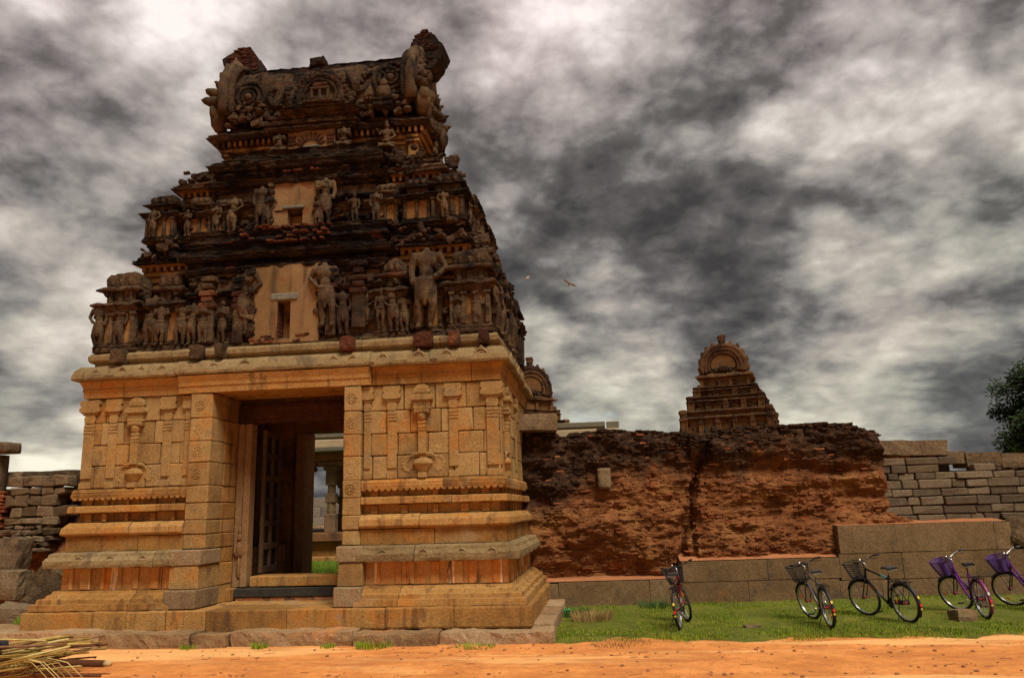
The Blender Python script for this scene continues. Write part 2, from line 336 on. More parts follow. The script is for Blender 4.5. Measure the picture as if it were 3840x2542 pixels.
plain('dark_red_paint', (0.07, 0.008, 0.008), 0.3)
plain('silver_paint', (0.13, 0.11, 0.10), 0.35, 0.3)
plain('orange_decal', (0.55, 0.13, 0.03), 0.4)
plain('teal_decal', (0.05, 0.42, 0.45), 0.4)
plain('white_decal', (0.6, 0.58, 0.56), 0.4)
plain('purple_paint', (0.10, 0.015, 0.13), 0.3)
plain('purple_plastic', (0.085, 0.035, 0.17), 0.4)
plain('pink_paint', (0.20, 0.03, 0.12), 0.35)
plain('red_reflector', (0.75, 0.03, 0.035), 0.2)
plain('amber_reflector', (0.85, 0.22, 0.02), 0.2)
plain('yellow_decal', (0.65, 0.48, 0.06), 0.4)
plain('green_litter', (0.03, 0.40, 0.14), 0.4)
plain('bird_feather', (0.26, 0.24, 0.21), 0.8)
plain('dark_cloth', (0.02, 0.021, 0.03), 0.8)
plain('pebble', (0.26, 0.12, 0.05), 0.9, 0, 0.4)
M_ = MATS

# ------------------------------------------------------------------ mesh helpers
def fbm(p, oct=4, seed=0.0):
    v = 0.0; a = 1.0; q = Vector(p) + Vector((seed * 7.13, seed * 3.7, seed * 5.1))
    for _ in range(oct):
        v += a * noise.noise(q); q = q * 2.03; a *= 0.5
    return v

class MB:
    def __init__(s):
        s.v = []; s.f = []; s.m = []
    def add(s, vs, fs, mi=0, M=None):
        o = len(s.v)
        s.v += [tuple(M @ Vector(p)) for p in vs] if M is not None else [tuple(p) for p in vs]
        s.f += [tuple(o + i for i in f) for f in fs]
        s.m += [mi] * len(fs)
        return s
    def box(s, c, size, mi=0, ch=0.0, jit=0.0, rot=None, rnd=random):
        hx, hy, hz = (q / 2 for q in size)
        c = Vector(c)
        vs = []; idx = {}
        ch = min(ch, 0.45 * min(size))
        for sx in (-1, 1):
            for sy in (-1, 1):
                for sz in (-1, 1):
                    j = [rnd.uniform(-jit, jit) for _ in range(3)] if jit else (0, 0, 0)
                    base = (sx * hx + j[0], sy * hy + j[1], sz * hz + j[2])
                    if ch <= 0:
                        idx[(sx, sy, sz)] = len(vs); vs.append(base)
                    else:
                        for a in range(3):
                            p = list(base)
                            for k, sg in enumerate((sx, sy, sz)):
                                if k != a: p[k] -= sg * ch
                            idx[(sx, sy, sz, a)] = len(vs); vs.append(tuple(p))
        fs = []
        def orient(f):
            a, b, d = (Vector(vs[i]) for i in f[:3])
            cen = sum((Vector(vs[i]) for i in f), Vector()) / len(f)
            return f if (b - a).cross(d - a).dot(cen) > 0 else f[::-1]
        S = (-1, 1)
        for a in range(3):
            o1, o2 = [k for k in range(3) if k != a]
            for sg in S:
                q = []
                for u, v in ((-1, -1), (1, -1), (1, 1), (-1, 1)):
                    t = [0, 0, 0]; t[a] = sg; t[o1] = u; t[o2] = v
                    q.append(idx[tuple(t) + ((a,) if ch > 0 else ())])
                fs.append(orient(tuple(q)))
        if ch > 0:
            for a in range(3):          # edges run along axis a
                o1, o2 = [k for k in range(3) if k != a]
                for u in S:
                    for v in S:
                        t0 = [0, 0, 0]; t0[o1] = u; t0[o2] = v
                        q = []
                        for e, ax in ((-1, o1), (1, o1), (1, o2), (-1, o2)):
                            t = list(t0); t[a] = e
                            q.append(idx[tuple(t) + (ax,)])
                        fs.append(orient(tuple(q)))
            for sx in S:
                for sy in S:
                    for sz in S:
                        fs.append(orient(tuple(idx[(sx, sy, sz, a)] for a in range(3))))
        M = Matrix.Translation(c) @ (rot.to_4x4() if rot is not None else Matrix())
        return s.add(vs, fs, mi, M)
    def gbox(s, c, size, step=0.1, mi=0, rnd_=0.0, rot=None):
        """box with gridded faces (for erosion); rnd_ rounds the corners."""
        n = [max(1, int(round(q / step))) for q in size]
        vs = []; ids = {}; fs = []
        def vid(i, j, k):
            key = (i, j, k)
            if key not in ids:
                p = [(-0.5 + (i / n[0])) * size[0], (-0.5 + (j / n[1])) * size[1], (-0.5 + (k / n[2])) * size[2]]
                if rnd_:
                    d = [max(0.0, abs(p[a]) - (size[a] / 2 - rnd_)) for a in range(3)]
                    L = math.sqrt(sum(x * x for x in d))
                    if L > rnd_:
                        for a in range(3):
                            if d[a] > 0: p[a] = math.copysign(size[a] / 2 - rnd_ + d[a] * rnd_ / L, p[a])
                ids[key] = len(vs); vs.append(tuple(p))
            return ids[key]
        for a, b, e in ((0, 1, 2), (1, 2, 0), (2, 0, 1)):
            for side in (0, n[e]):
                for i in range(n[a]):
                    for j in range(n[b]):
                        q = []
                        for u, v in ((0, 0), (1, 0), (1, 1), (0, 1)):
                            t = [0, 0, 0]; t[a] = i + u; t[b] = j + v; t[e] = side
                            q.append(vid(*t))
                        fs.append(tuple(q) if side else tuple(q[::-1]))
        M = Matrix.Translation(Vector(c)) @ (rot.to_4x4() if rot is not None else Matrix())
        return s.add(vs, fs, mi, M)
    def ell(s, c, r, mi=0, n=10, rot=None, half=None):
        vs = [(0, 0, -1)]; fs = []
        m = max(4, n // 2 + 1)
        for i in range(1, m):
            t = -PI / 2 + PI * i / m
            for j in range(n):
                a = 2 * PI * j / n
                vs.append((math.cos(t) * math.cos(a), math.cos(t) * math.sin(a), math.sin(t)))
        vs.append((0, 0, 1)); L = len(vs) - 1
        for j in range(n):
            fs.append((0, 1 + (j + 1) % n, 1 + j))
            fs.append((L, L - n + j, L - n + (j + 1) % n))
            for i in range(m - 2):
                a = 1 + i * n
                fs.append((a + j, a + (j + 1) % n, a + n + (j + 1) % n, a + n + j))
        vs = [(x * r[0], y * r[1], z * r[2]) for x, y, z in vs]
        M = Matrix.Translation(Vector(c)) @ (rot.to_4x4() if rot is not None else Matrix())
        return s.add(vs, fs, mi, M)
    def tube(s, pts, r, n=6, mi=0, closed=False, caps=True):
        pts = [Vector(p) for p in pts]
        m = len(pts)
        rs = r if isinstance(r, (list, tuple)) else [r] * m
        vs = []; fs = []; ref = None
        for i, p in enumerate(pts):
            if closed: d = pts[(i + 1) % m] - pts[i - 1]
            else: d = pts[min(i + 1, m - 1)] - pts[max(i - 1, 0)]
            d = d.normalized() if d.length > 1e-9 else Vector((0, 0, 1))
            if ref is None:
                ref = Vector((0, 0, 1)) if abs(d.z) < 0.9 else Vector((1, 0, 0))
            x = (ref - d * ref.dot(d))
            x = x.normalized() if x.length > 1e-6 else d.orthogonal().normalized()
            ref = x
            y = d.cross(x)
            for k in range(n):
                a = 2 * PI * k / n
                vs.append(p + (x * math.cos(a) + y * math.sin(a)) * rs[i])
        for i in range(m if closed else m - 1):
            for k in range(n):
                a = i * n; b = ((i + 1) % m) * n
                fs.append((a + k, a + (k + 1) % n, b + (k + 1) % n, b + k))
        if caps and not closed:
            fs.append(tuple(range(n))[::-1]); fs.append(tuple(range((m - 1) * n, m * n)))
        return s.add(vs, fs, mi)
    def lathe(s, prof, c=(0, 0, 0), n=16, mi=0, M=None, a0=0.0, a1=2 * PI, sq=0.0):
        full = abs(a1 - a0 - 2 * PI) < 1e-6
        k = n if full else n + 1
        vs = []; fs = []
        for r, z in prof:
            for j in range(k):
                a = a0 + (a1 - a0) * j / n
                ca, sa = math.cos(a), math.sin(a)
                q = r
                if sq:
                    q = r * ((1 - sq) + sq / max(abs(ca), abs(sa)))
                vs.append((q * ca, q * sa, z))
        for i in range(len(prof) - 1):
            for j in range(n):
                b = (j + 1) % k
                fs.append((i * k + j, i * k + b, (i + 1) * k + b, (i + 1) * k + j))
        if full:
            fs.append(tuple(range(k))[::-1]); fs.append(tuple(range((len(prof) - 1) * k, len(prof) * k)))
        T = Matrix.Translation(Vector(c)) @ (M if M is not None else Matrix())
        return s.add(vs, fs, mi, T)
    def prism(s, poly, a, b, axis='y', mi=0):
        """poly of 2-D points extruded from a to b along axis; y: (x,z), x: (y,z), z: (x,y)."""
        def mk(u, v, t):
            return {'y': (u, t, v), 'x': (t, u, v), 'z': (u, v, t)}[axis]
        n = len(poly)
        vs = [mk(u, v, a) for u, v in poly] + [mk(u, v, b) for u, v in poly]
        fs = [tuple(range(n)), tuple(range(n, 2 * n))[::-1]]
        fs += [(i, i + n, (i + 1) % n + n, (i + 1) % n) for i in range(n)]
        return s.add(vs, fs, mi)
    def sweep(s, path, prof, mi=0, step=0.15, ends=0.0, amp=0.0, freq=5.0, seed=0.0, bite=0.0, mis=None):
        """closed profile [(p, z)] swept along plan path [(x, y)], p pushes outwards (right-hand side)."""
        pts = [Vector((x, y)) for x, y in path]
        n = len(pts)
        segs = [(pts[i + 1] - pts[i]) for i in range(n - 1)]
        nor = [Vector((d.y, -d.x)).normalized() for d in segs]
        stations = []
        for i in range(n - 1):
            m0 = nor[i] if i == 0 else (nor[i - 1] + nor[i]) / (1 + nor[i - 1].dot(nor[i]))
            m1 = nor[i] if i == n - 2 else (nor[i] + nor[i + 1]) / (1 + nor[i].dot(nor[i + 1]))
            k = max(1, int(round(segs[i].length / step)))
            for j in range(k + (1 if i == n - 2 else 0)):
                t = j / k
                p = pts[i] + segs[i] * t
                mm = m0 if j == 0 else (m1 if j == k else nor[i])
                stations.append((p, mm))
        if ends:
            p, m = stations[0]; stations[0] = (p + segs[0].normalized() * ends, m)
            p, m = stations[-1]; stations[-1] = (p - segs[-1].normalized() * ends, m)
        L = len(prof); vs = []; fs = []
        for p, m in stations:
            bt = 1.0
            if bite:
                bt = 1.0 - bite * max(0.0, noise.noise(Vector((p.x * 2.3 + seed * 9, p.y * 2.3, seed))) - 0.05) * 1.6
            for q, z in prof:
                x, y = p + m * (q * bt if q > 0 else q)
                if amp:
                    d = fbm((x * freq, y * freq, z * freq * 1.4), 3, seed) * amp
                    e = fbm((x * freq, y * freq, z * freq + 31), 3, seed) * amp * 0.6
                    x += m.x * d; y += m.y * d; z += e
                vs.append((x, y, z))
        for i in range(len(stations) - 1):
            for k in range(L):
                fs.append((i * L + k, (i + 1) * L + k, (i + 1) * L + (k + 1) % L, i * L + (k + 1) % L))
        fs.append(tuple(range(L))); fs.append(tuple(range((len(stations) - 1) * L, len(stations) * L))[::-1])
        mlist = mis if mis else None
        o = len(s.m)
        s.add(vs, fs, mi)
        if mlist:
            for i in range(len(stations) - 1):
                for k in range(L):
                    s.m[o + i * L + k] = mlist[k]
        return s
    def rough(s, amp, freq=4.0, seed=0.0, oct=3, zs=1.0):
        out = []
        for x, y, z in s.v:
            q = (x * freq, y * freq, z * freq * zs)
            out.append((x + fbm(q, oct, seed) * amp, y + fbm((q[0] + 17, q[1], q[2]), oct, seed) * amp, z + fbm((q[0], q[1] + 29, q[2]), oct, seed) * amp * 0.7))
        s.v = out
        return s
    def mesh(s, name, mats, smooth=False):
        me = bpy.data.meshes.new(name)
        me.from_pydata(s.v, [], s.f)
        for m in (mats if isinstance(mats, (list, tuple)) else [mats]):
            me.materials.append(M_[m] if isinstance(m, str) else m)
        if any(s.m): me.polygons.foreach_set('material_index', s.m)
        if smooth: me.polygons.foreach_set('use_smooth', [True] * len(me.polygons))
        me.update()
        return me
    def build(s, name, mats, parent=None, smooth=False, loc=None, rot=None):
        return link(name, s.mesh(name, mats, smooth), parent, loc, rot)

def link(name, me, parent=None, loc=None, rot=None, scale=None):
    o = bpy.data.objects.new(name, me)
    col.objects.link(o)
    if parent is not None: o.parent = parent
    if loc is not None: o.location = loc
    if rot is not None: o.rotation_euler = rot
    if scale is not None: o.scale = scale if hasattr(scale, '__len__') else (scale,) * 3
    return o

def tag(o, label=None, cat=None, group=None, kind=None):
    if label: o['label'] = label
    if cat: o['category'] = cat
    if group: o['group'] = group
    if kind: o['kind'] = kind
    return o

def empty(name, parent=None, loc=(0, 0, 0), rot=None):
    o = bpy.data.objects.new(name, None)
    o.empty_display_size = 0.2
    col.objects.link(o)
    o.parent = parent
    o.location = loc
    if rot is not None: o.rotation_euler = rot
    return o

def blockobj(name, mat, parent, x0, x1, y0, y1, z0, z1, ch=0.012, jit=0.004, gap=0.004, rnd=random):
    b = MB()
    c = ((x0 + x1) / 2, (y0 + y1) / 2, (z0 + z1) / 2)
    b.box((0, 0, 0), (x1 - x0 - 2 * gap, y1 - y0 - 2 * gap, z1 - z0 - 2 * gap), 0, ch, jit, None, rnd)
    return b.build(name, mat, parent, loc=c)

def remeshed(mb, name, mats, voxel, smooth_it=2):
    me = mb.mesh(name + "_raw", mats)
    o = bpy.data.objects.new(name + "_raw", me)
    col.objects.link(o)
    md = o.modifiers.new("r", 'REMESH'); md.mode = 'VOXEL'; md.voxel_size = voxel; md.use_smooth_shade = True
    if smooth_it:
        ms = o.modifiers.new("s", 'SMOOTH'); ms.iterations = smooth_it; ms.factor = 0.5
    dg = bpy.context.evaluated_depsgraph_get()
    out = bpy.data.meshes.new_from_object(o.evaluated_get(dg))
    out.name = name
    bpy.data.objects.remove(o); bpy.data.meshes.remove(me)
    return out

# =================================================================== THE GATEWAY TOWER
rg = random.Random(11)
gate = tag(empty('gateway_tower'), 'tall carved temple gateway with granite base, open doorway and dark weathered brick tower', 'gateway')
HW, DP = 3.89, 4.2                       # half width and depth of the granite storey
DL, DR = -1.33, 1.13                     # door bay edges
PL, PR = -1.75, 1.45                     # outer edges of the door piers
PY = -0.12                               # face of the door piers

# --- rough step stones along the front and the right end
steps = empty('steps', gate)
xs = [-5.6, -4.75, -2.62, -1.05, -0.42, 1.62, 2.98, 4.76]
for i in range(len(xs) - 1):
    b = MB()
    w_, x0 = xs[i + 1] - xs[i], xs[i]
    h = rg.uniform(0.17, 0.25)
    yf = -0.92 + rg.uniform(-0.09, 0.06) + (0.25 if i == 0 else 0)
    b.gbox((0, 0, 0), (w_ - 0.02, -0.30 - yf, h + 0.12), 0.075, 0, 0.022)
    b.rough(0.036, 3.0, i * 3.1); b.rough(0.014, 10, i)
    b.build('step_stone', 'step_stone', steps, False, (x0 + w_ / 2, (yf - 0.30) / 2, h / 2 - 0.06))
for k, (y0, y1) in enumerate([(-0.3, 0.75), (0.75, 1.9), (1.9, 3.05)]):
    b = MB(); b.gbox((0, 0, 0), (0.75, y1 - y0 - 0.02, 0.34), 0.09, 0, 0.02); b.rough(0.018, 3.0, 40 + k)
    b.build('step_stone', 'step_stone', steps, False, (4.36, (y0 + y1) / 2, 0.055))
b = MB(); b.gbox((0, 0, 0), (0.7, 3.4, 0.3), 0.12, 0, 0.04); b.rough(0.02, 3.0, 47)
b.build('step_stone', 'step_stone', steps, True, (-4.6, 1.4, 0.05))

def front_path(side):
    """plan path of one bay, wall line; left bay: back-left > corner > door, right bay: door > corner > back-right"""
    if side < 0: return [(-HW, DP), (-HW, 0), (PL, 0)]
    return [(PR, 0), (HW, 0), (HW, DP)]

def band(name, group, prof, mat, cuts_l, cuts_r, amp=0.007, step=0.14, pl=PL, pr=PR, side_cuts=(1.3, 2.9)):
    """one moulding course round both bays, cut into separate stones at the joints"""
    # left bay: one stone down the side, then the corner stone, then the rest
    runs = []
    c = [-HW] + list(cuts_l) + [pl]
    runs.append([(-HW, DP), (-HW, side_cuts[1])]); runs.append([(-HW, side_cuts[1]), (-HW, side_cuts[0])])
    runs.append([(-HW, side_cuts[0]), (-HW, 0), (c[1], 0)])
    for a, b_ in zip(c[1:-1], c[2:]): runs.append([(a, 0), (b_, 0)])
    c = [pr] + list(cuts_r) + [HW]
    for a, b_ in zip(c[:-2], c[1:-1]): runs.append([(a, 0), (b_, 0)])
    runs.append([(c[-2], 0), (HW, 0), (HW, side_cuts[0])])
    runs.append([(HW, side_cuts[0]), (HW, side_cuts[1])]); runs.append([(HW, side_cuts[1]), (HW, DP)])
    res = []
    for k, p in enumerate(runs):
        b = MB()
        dz = rg.uniform(-0.005, 0.005); dp = rg.uniform(-0.006, 0.008)
        pf = [(q + dp if q > 0.02 else q, z + dz) for q, z in prof]
        b.sweep(p, pf, 0, step, 0.006, amp * 1.5, 4.5, rg.uniform(0, 50))
        res.append(b.build(name, mat, group))
    return res

base = empty('base_mouldings', gate)
IN = -0.3                                 # how far the stones reach into the wall
band('plinth_stone', base, [(IN, 0.19), (0.50, 0.19), (0.512, 0.22), (0.512, 0.49), (0.50, 0.515), (IN, 0.515)], 'granite_orange', [-2.45], [2.02, 3.15], 0.012)
band('footing_stone', base, [(IN, 0.521), (0.42, 0.521), (0.425, 0.535), (0.42, 0.63), (0.345, 0.635), (0.34, 0.70), (0.32, 0.715), (0.265, 0.72), (0.24, 0.77), (0.19, 0.79), (0.17, 0.83), (IN, 0.83)], 'granite_orange', [-2.5], [2.2], 0.010)
band('dado_stone', base, [(IN, 0.836), (0.095, 0.836), (0.095, 1.214), (IN, 1.214)], 'granite_streak', [-2.9, -2.1], [2.3, 3.2], 0.004)
band('kapota_stone', base, [(IN, 1.22), (0.27, 1.22), (0.315, 1.225), (0.325, 1.27), (0.325, 1.345), (0.285, 1.40), (0.265, 1.405), (0.255, 1.455), (0.20, 1.485), (IN, 1.485)], 'cornice_stone', [-2.15], [2.45], 0.014)
band('band_stone', base, [(IN, 1.491), (0.085, 1.491), (0.09, 1.74), (IN, 1.74)], 'granite_orange', [-2.6], [2.75], 0.004)
band('roll_stone', base, [(IN, 1.746), (0.07, 1.746), (0.15, 1.775), (0.165, 1.80), (0.155, 1.895), (0.07, 1.985), (IN, 1.985)], 'granite_orange', [-2.75], [2.5], 0.008)
band('recess_stone', base, [(IN, 1.991), (-0.045, 1.991), (-0.045, 2.15), (IN, 2.15)], 'granite_orange', [-2.5], [2.6], 0.003)
band('fillet_stone', base, [(IN, 2.156), (0.09, 2.156), (0.11, 2.17), (0.105, 2.265), (0.08, 2.28), (IN, 2.28)], 'granite_orange', [-2.3], [3.05], 0.006)
band('neck_stone', base, [(IN, 2.286), (-0.05, 2.286), (-0.05, 2.41), (IN, 2.41)], 'granite_orange', [-2.7], [2.7], 0.003)
band('scalloped_stone', base, [(IN, 2.416), (0.055, 2.416), (0.08, 2.425), (0.085, 2.485), (0.07, 2.495), (0.072, 2.53), (0.045, 2.58), (IN, 2.58)], 'granite_orange', [-2.4], [2.9], 0.005)
SCALLOP = MB().prism([(0.047 * math.cos(t), 0.045 * math.sin(t)) for t in [PI + PI * k / 6 for k in range(7)]], -0.078, 0.0, 'y').mesh('scallop', 'granite_orange')
def trims():
    for a, b_, ax in ((-HW - 0.06, PL, 'f'), (PR, HW + 0.06, 'f'), (0.0, 3.2, 's')):
        n = int((b_ - a) / 0.105)
        for i in range(n):
            u = a + (i + 0.5) * (b_ - a) / n
            link('scallop', SCALLOP, base, (u, -0.004, 2.425) if ax == 'f' else (HW + 0.004, u, 2.425), (0, 0, 0 if ax == 'f' else PI / 2))
        # little carved blocks in the two recesses
        n = int((b_ - a) / 0.42)
        for i in range(n):
            u = a + (i + rg.uniform(0.3, 0.7)) * (b_ - a) / n; hw_ = rg.uniform(0.03, 0.07)
            for z0, z1 in ((2.00, 2.142), (2.293, 2.404)):
                b = MB(); b.box((0, 0, 0), (hw_ * 2, 0.06, z1 - z0), 0, 0.006)
                b.build('recess_block', 'granite_orange', base, False, (u, 0.018, (z0 + z1) / 2) if ax == 'f' else (HW - 0.018, u, (z0 + z1) / 2), (0, 0, 0 if ax == 'f' else PI / 2))
trims()
# dado pilaster strips
for a, b_, n in ((-HW - 0.1, PL - 0.05, 7), (PR + 0.08, HW + 0.12, 7)):
    for i in range(n):
        u = a + (i + rg.uniform(0.3, 0.7)) * (b_ - a) / n; ww = rg.choice((0.07, 0.1, 0.15, 0.19))
        bb = MB(); bb.box((0, 0, 0), (ww, 0.04, 0.37), 0, 0.008, 0.005, None, rg)
        bb.build('dado_pilaster', 'granite_streak', base, loc=(u, -0.11, 1.025))
for y in (0.12, 0.3, 0.55, 0.95, 1.4, 1.9, 2.4):
    bb = MB(); bb.box((0, 0, 0), (0.05, 0.08, 0.37), 0, 0.008)
    bb.build('dado_pilaster', 'granite_streak', base, loc=(HW + 0.11, y, 1.025))

def ring_relief(b, u, z, r, y, axis='f', x=HW):
    """horseshoe window ornament with two side scrolls, low relief"""
    def put(px, pz): return (px, y, pz) if axis == 'f' else (x, px, pz)
    arc = [put(u + r * math.cos(t), z + r * math.sin(t)) for t in [-0.5 + (PI + 1.0) * k / 12 for k in range(13)]]
    b.tube(arc, r * 0.24, 6)
    arc = [put(u + r * 0.5 * math.cos(t), z + r * 0.5 * math.sin(t)) for t in [2 * PI * k / 9 for k in range(9)]]
    b.tube(arc, r * 0.16, 5, 0, True)
    for sg in (-1, 1):
        sp = [put(u + sg * (r * 1.25 + r * 0.5 * math.cos(t) * (1 - k * 0.07)), z - r * 0.35 + r * 0.5 * math.sin(t) * (1 - k * 0.07)) for k, t in enumerate([j * 0.75 for j in range(10)])]
        b.tube(sp, r * 0.13, 5)
    b.ell(put(u, z + r * 1.25), (r * 0.3,) * 3, 0, 6)

for u in (-3.55, -2.95, -2.35, 1.9, 2.6, 3.25, 3.75):
    b = MB(); ring_relief(b, u, 1.33, 0.075, -0.306); b.build('kudu_ornament', 'cornice_stone', base, True)

# --- door piers: stacked blocks that also close the base mouldings
piers = empty('door_piers', gate)
zc = [0.515, 0.83, 1.22, 1.485, 1.74, 1.985, 2.28, 2.58, 2.99, 3.37, 3.78, 4.235]
for sgn, xa, xb in ((-1, PL, DL), (1, DR, PR)):
    for i in range(len(zc) - 1):
        z0, z1 = zc[i], zc[i + 1]
        out = {0: 0.42, 1: 0.30, 2: 0.325}.get(i, 0.12 if i % 2 else 0.127)
        o2 = {0: 0.05, 1: 0.0, 2: 0.05}.get(i, 0.0)
        x0, x1 = (xa - 0.12 * (i < 3), xb + o2 * 0.6) if sgn < 0 else (xa - o2 * 0.6, xb + 0.12 * (i < 3))
        blockobj('pier_stone', 'granite_grey' if i in (0, 2) else 'granite', piers, x0, x1, -out, 0.42, z0, z1, 0.016, 0.006, 0.004, rg)
        # reveal stones running into the recess
        if sgn < 0: blockobj('reveal_stone', 'granite_orange', piers, xa, xb + (0.012 if i % 2 else 0.0), 0.42, 0.93, z0, z1, 0.014, 0.006, 0.004, rg)
        else: blockobj('reveal_stone', 'granite_orange', piers, xa - (0.012 if i % 2 else 0.0), xb, 0.42, 0.93, z0, z1, 0.014, 0.006, 0.004, rg)
        if i >= 3 and i != 4 and i >= 6 and rg.random() < 0.8:
            b = MB(); uu = (xa + xb) / 2 - 0.02; zz = (z0 + z1) / 2
            b.tube([(uu + 0.085 * math.cos(t), -out + 0.004, zz + min(0.085, (z1 - z0) * 0.36) * math.sin(t)) for t in [2 * PI * k / 12 for k in range(12)]], 0.009, 5, 0, True)
            for k in range(5):
                t = 2 * PI * k / 5 + 0.3
                b.ell((uu + 0.045 * math.cos(t), -out + 0.004, zz + 0.04 * math.sin(t)), (0.024, 0.010, 0.02), 0, 6)
            b.build('carved_medallion', 'granite', piers, True)

# --- ashlar wall blocks, courses and pilasters of both bays
wall = empty('granite_wall', gate)
courses = [2.586, 2.99, 3.37, 3.78, 4.235]
lefts = [[-3.89, -3.62, -3.12, -2.62, -2.2, -1.75], [-3.89, -3.3, -2.98, -2.36, -1.98, -1.75], [-3.89, -3.55, -3.1, -2.5, -2.22, -1.75], [-3.89, -3.48, -2.95, -2.4, -1.75]]
rights = [[1.45, 1.62, 2.06, 2.48, 3.08, 3.52, 3.89], [1.45, 1.6, 2.08, 2.62, 3.15, 3.6, 3.89], [1.45, 1.86, 2.3, 2.85, 3.42, 3.89], [1.45, 2.18, 2.75, 3.3, 3.89]]
for i in range(4):
    for xs_ in (lefts[i], rights[i]):
        for a, c in zip(xs_, xs_[1:]):
            yy = rg.uniform(-0.004, 0.006)
            blockobj('ashlar_stone', 'granite', wall, a, c, yy, 0.3, courses[i], courses[i + 1], 0.016, 0.006, 0.0045, rg)
    ys = [0.3, 0.95 + 0.25 * (i % 2), 1.75, 2.5 + 0.2 * (i % 2), 3.4, DP]
    for a, c in zip(ys, ys[1:]):
        for sx in (-1, 1):
            o = rg.uniform(-0.004, 0.006)
            x0, x1 = (HW - 0.3, HW + o) if sx > 0 else (-HW - o, -HW + 0.3)
            blockobj('ashlar_stone', 'granite', wall, x0, x1, a, c, courses[i], courses[i + 1], 0.012, 0.004, 0.006, rg)

def pilaster(name, ww, h, kind='full', mi=0):
    """wall pilaster, local origin at its foot on the wall plane, facing -y"""
    b = MB(); d = 0.028
    b.box((0, -d / 2, 0.055), (ww * 1.08, d + 0.02, 0.11), 0, 0.008)
    b.box((0, -d / 2, h * 0.36), (ww, d, h * 0.5), 0, 0.008)
    for k in range(3): b.box((0, -d / 2 - 0.004, h * (0.62 + 0.035 * k)), (ww * 1.03, d + 0.012, h * 0.02), 0, 0.004)
    b.box((0, -d / 2, h * 0.66), (ww * 0.96, d, h * 0.12), 0, 0.006)
    # vase neck, cushion and scalloped corbel
    b.prism([(-ww * 0.42, h * 0.725), (-ww * 0.52, h * 0.76), (-ww * 0.52, h * 0.79), (-ww * 0.40, h * 0.815), (ww * 0.40, h * 0.815), (ww * 0.52, h * 0.79), (ww * 0.52, h * 0.76), (ww * 0.42, h * 0.725)], -d * 1.25, 0.0, 'y')
    b.box((0, -d * 0.75, h * 0.83), (ww * 1.35, d * 1.6, h * 0.025), 0, 0.006)
    cw = ww * 0.98
    poly = [(-cw, h * 0.86), (-cw, h * 0.895), (-cw * 0.82, h * 0.91), (-cw * 0.98, h * 0.94), (-cw * 0.9, h * 0.985), (cw * 0.9, h * 0.985), (cw * 0.98, h * 0.94), (cw * 0.82, h * 0.91), (cw, h * 0.895), (cw, h * 0.86), (cw * 0.6, h * 0.845), (-cw * 0.6, h * 0.845)]
    b.prism(poly, -d * 2.4, 0.01, 'y')
    for k in range(5):
        u = (k - 2) * cw * 0.36
        b.prism([(u + cw * 0.17 * math.cos(t), h * 0.862 + cw * 0.2 * math.sin(t)) for t in [PI + PI * j / 5 for j in range(6)]], -d * 2.1, 0.0, 'y')
    return b.mesh(name, 'granite_relief')

H_ = 4.235 - 2.586
pm = pilaster('pilaster', 0.165, H_ - 0.004)
pmc = pilaster('corner_pilaster', 0.21, H_ - 0.004)
pmh = pilaster('half_pilaster', 0.12, H_ - 0.004)
for x in (-3.295, -2.225): link('pilaster', pm, wall, (x, 0.004, 2.588))
for x in (1.98, 3.08): link('pilaster', pm, wall, (x, 0.004, 2.588))
link('pilaster', pmc, wall, (-3.77, 0.004, 2.588)); link('pilaster', pmc, wall, (3.77, 0.004, 2.588))
link('pilaster', pmh, wall, (-1.83, 0.004, 2.588)); link('pilaster', pmh, wall, (1.53, 0.004, 2.588))
for y in (0.14, 1.25, 2.3): link('pilaster', pm if y > 0.2 else pmc, wall, (HW - 0.004, y, 2.588), (0, 0, PI / 2))
for y in (0.14, 1.25, 2.3): link('pilaster', pm if y > 0.2 else pmc, wall, (-HW + 0.004, y, 2.588), (0, 0, -PI / 2))

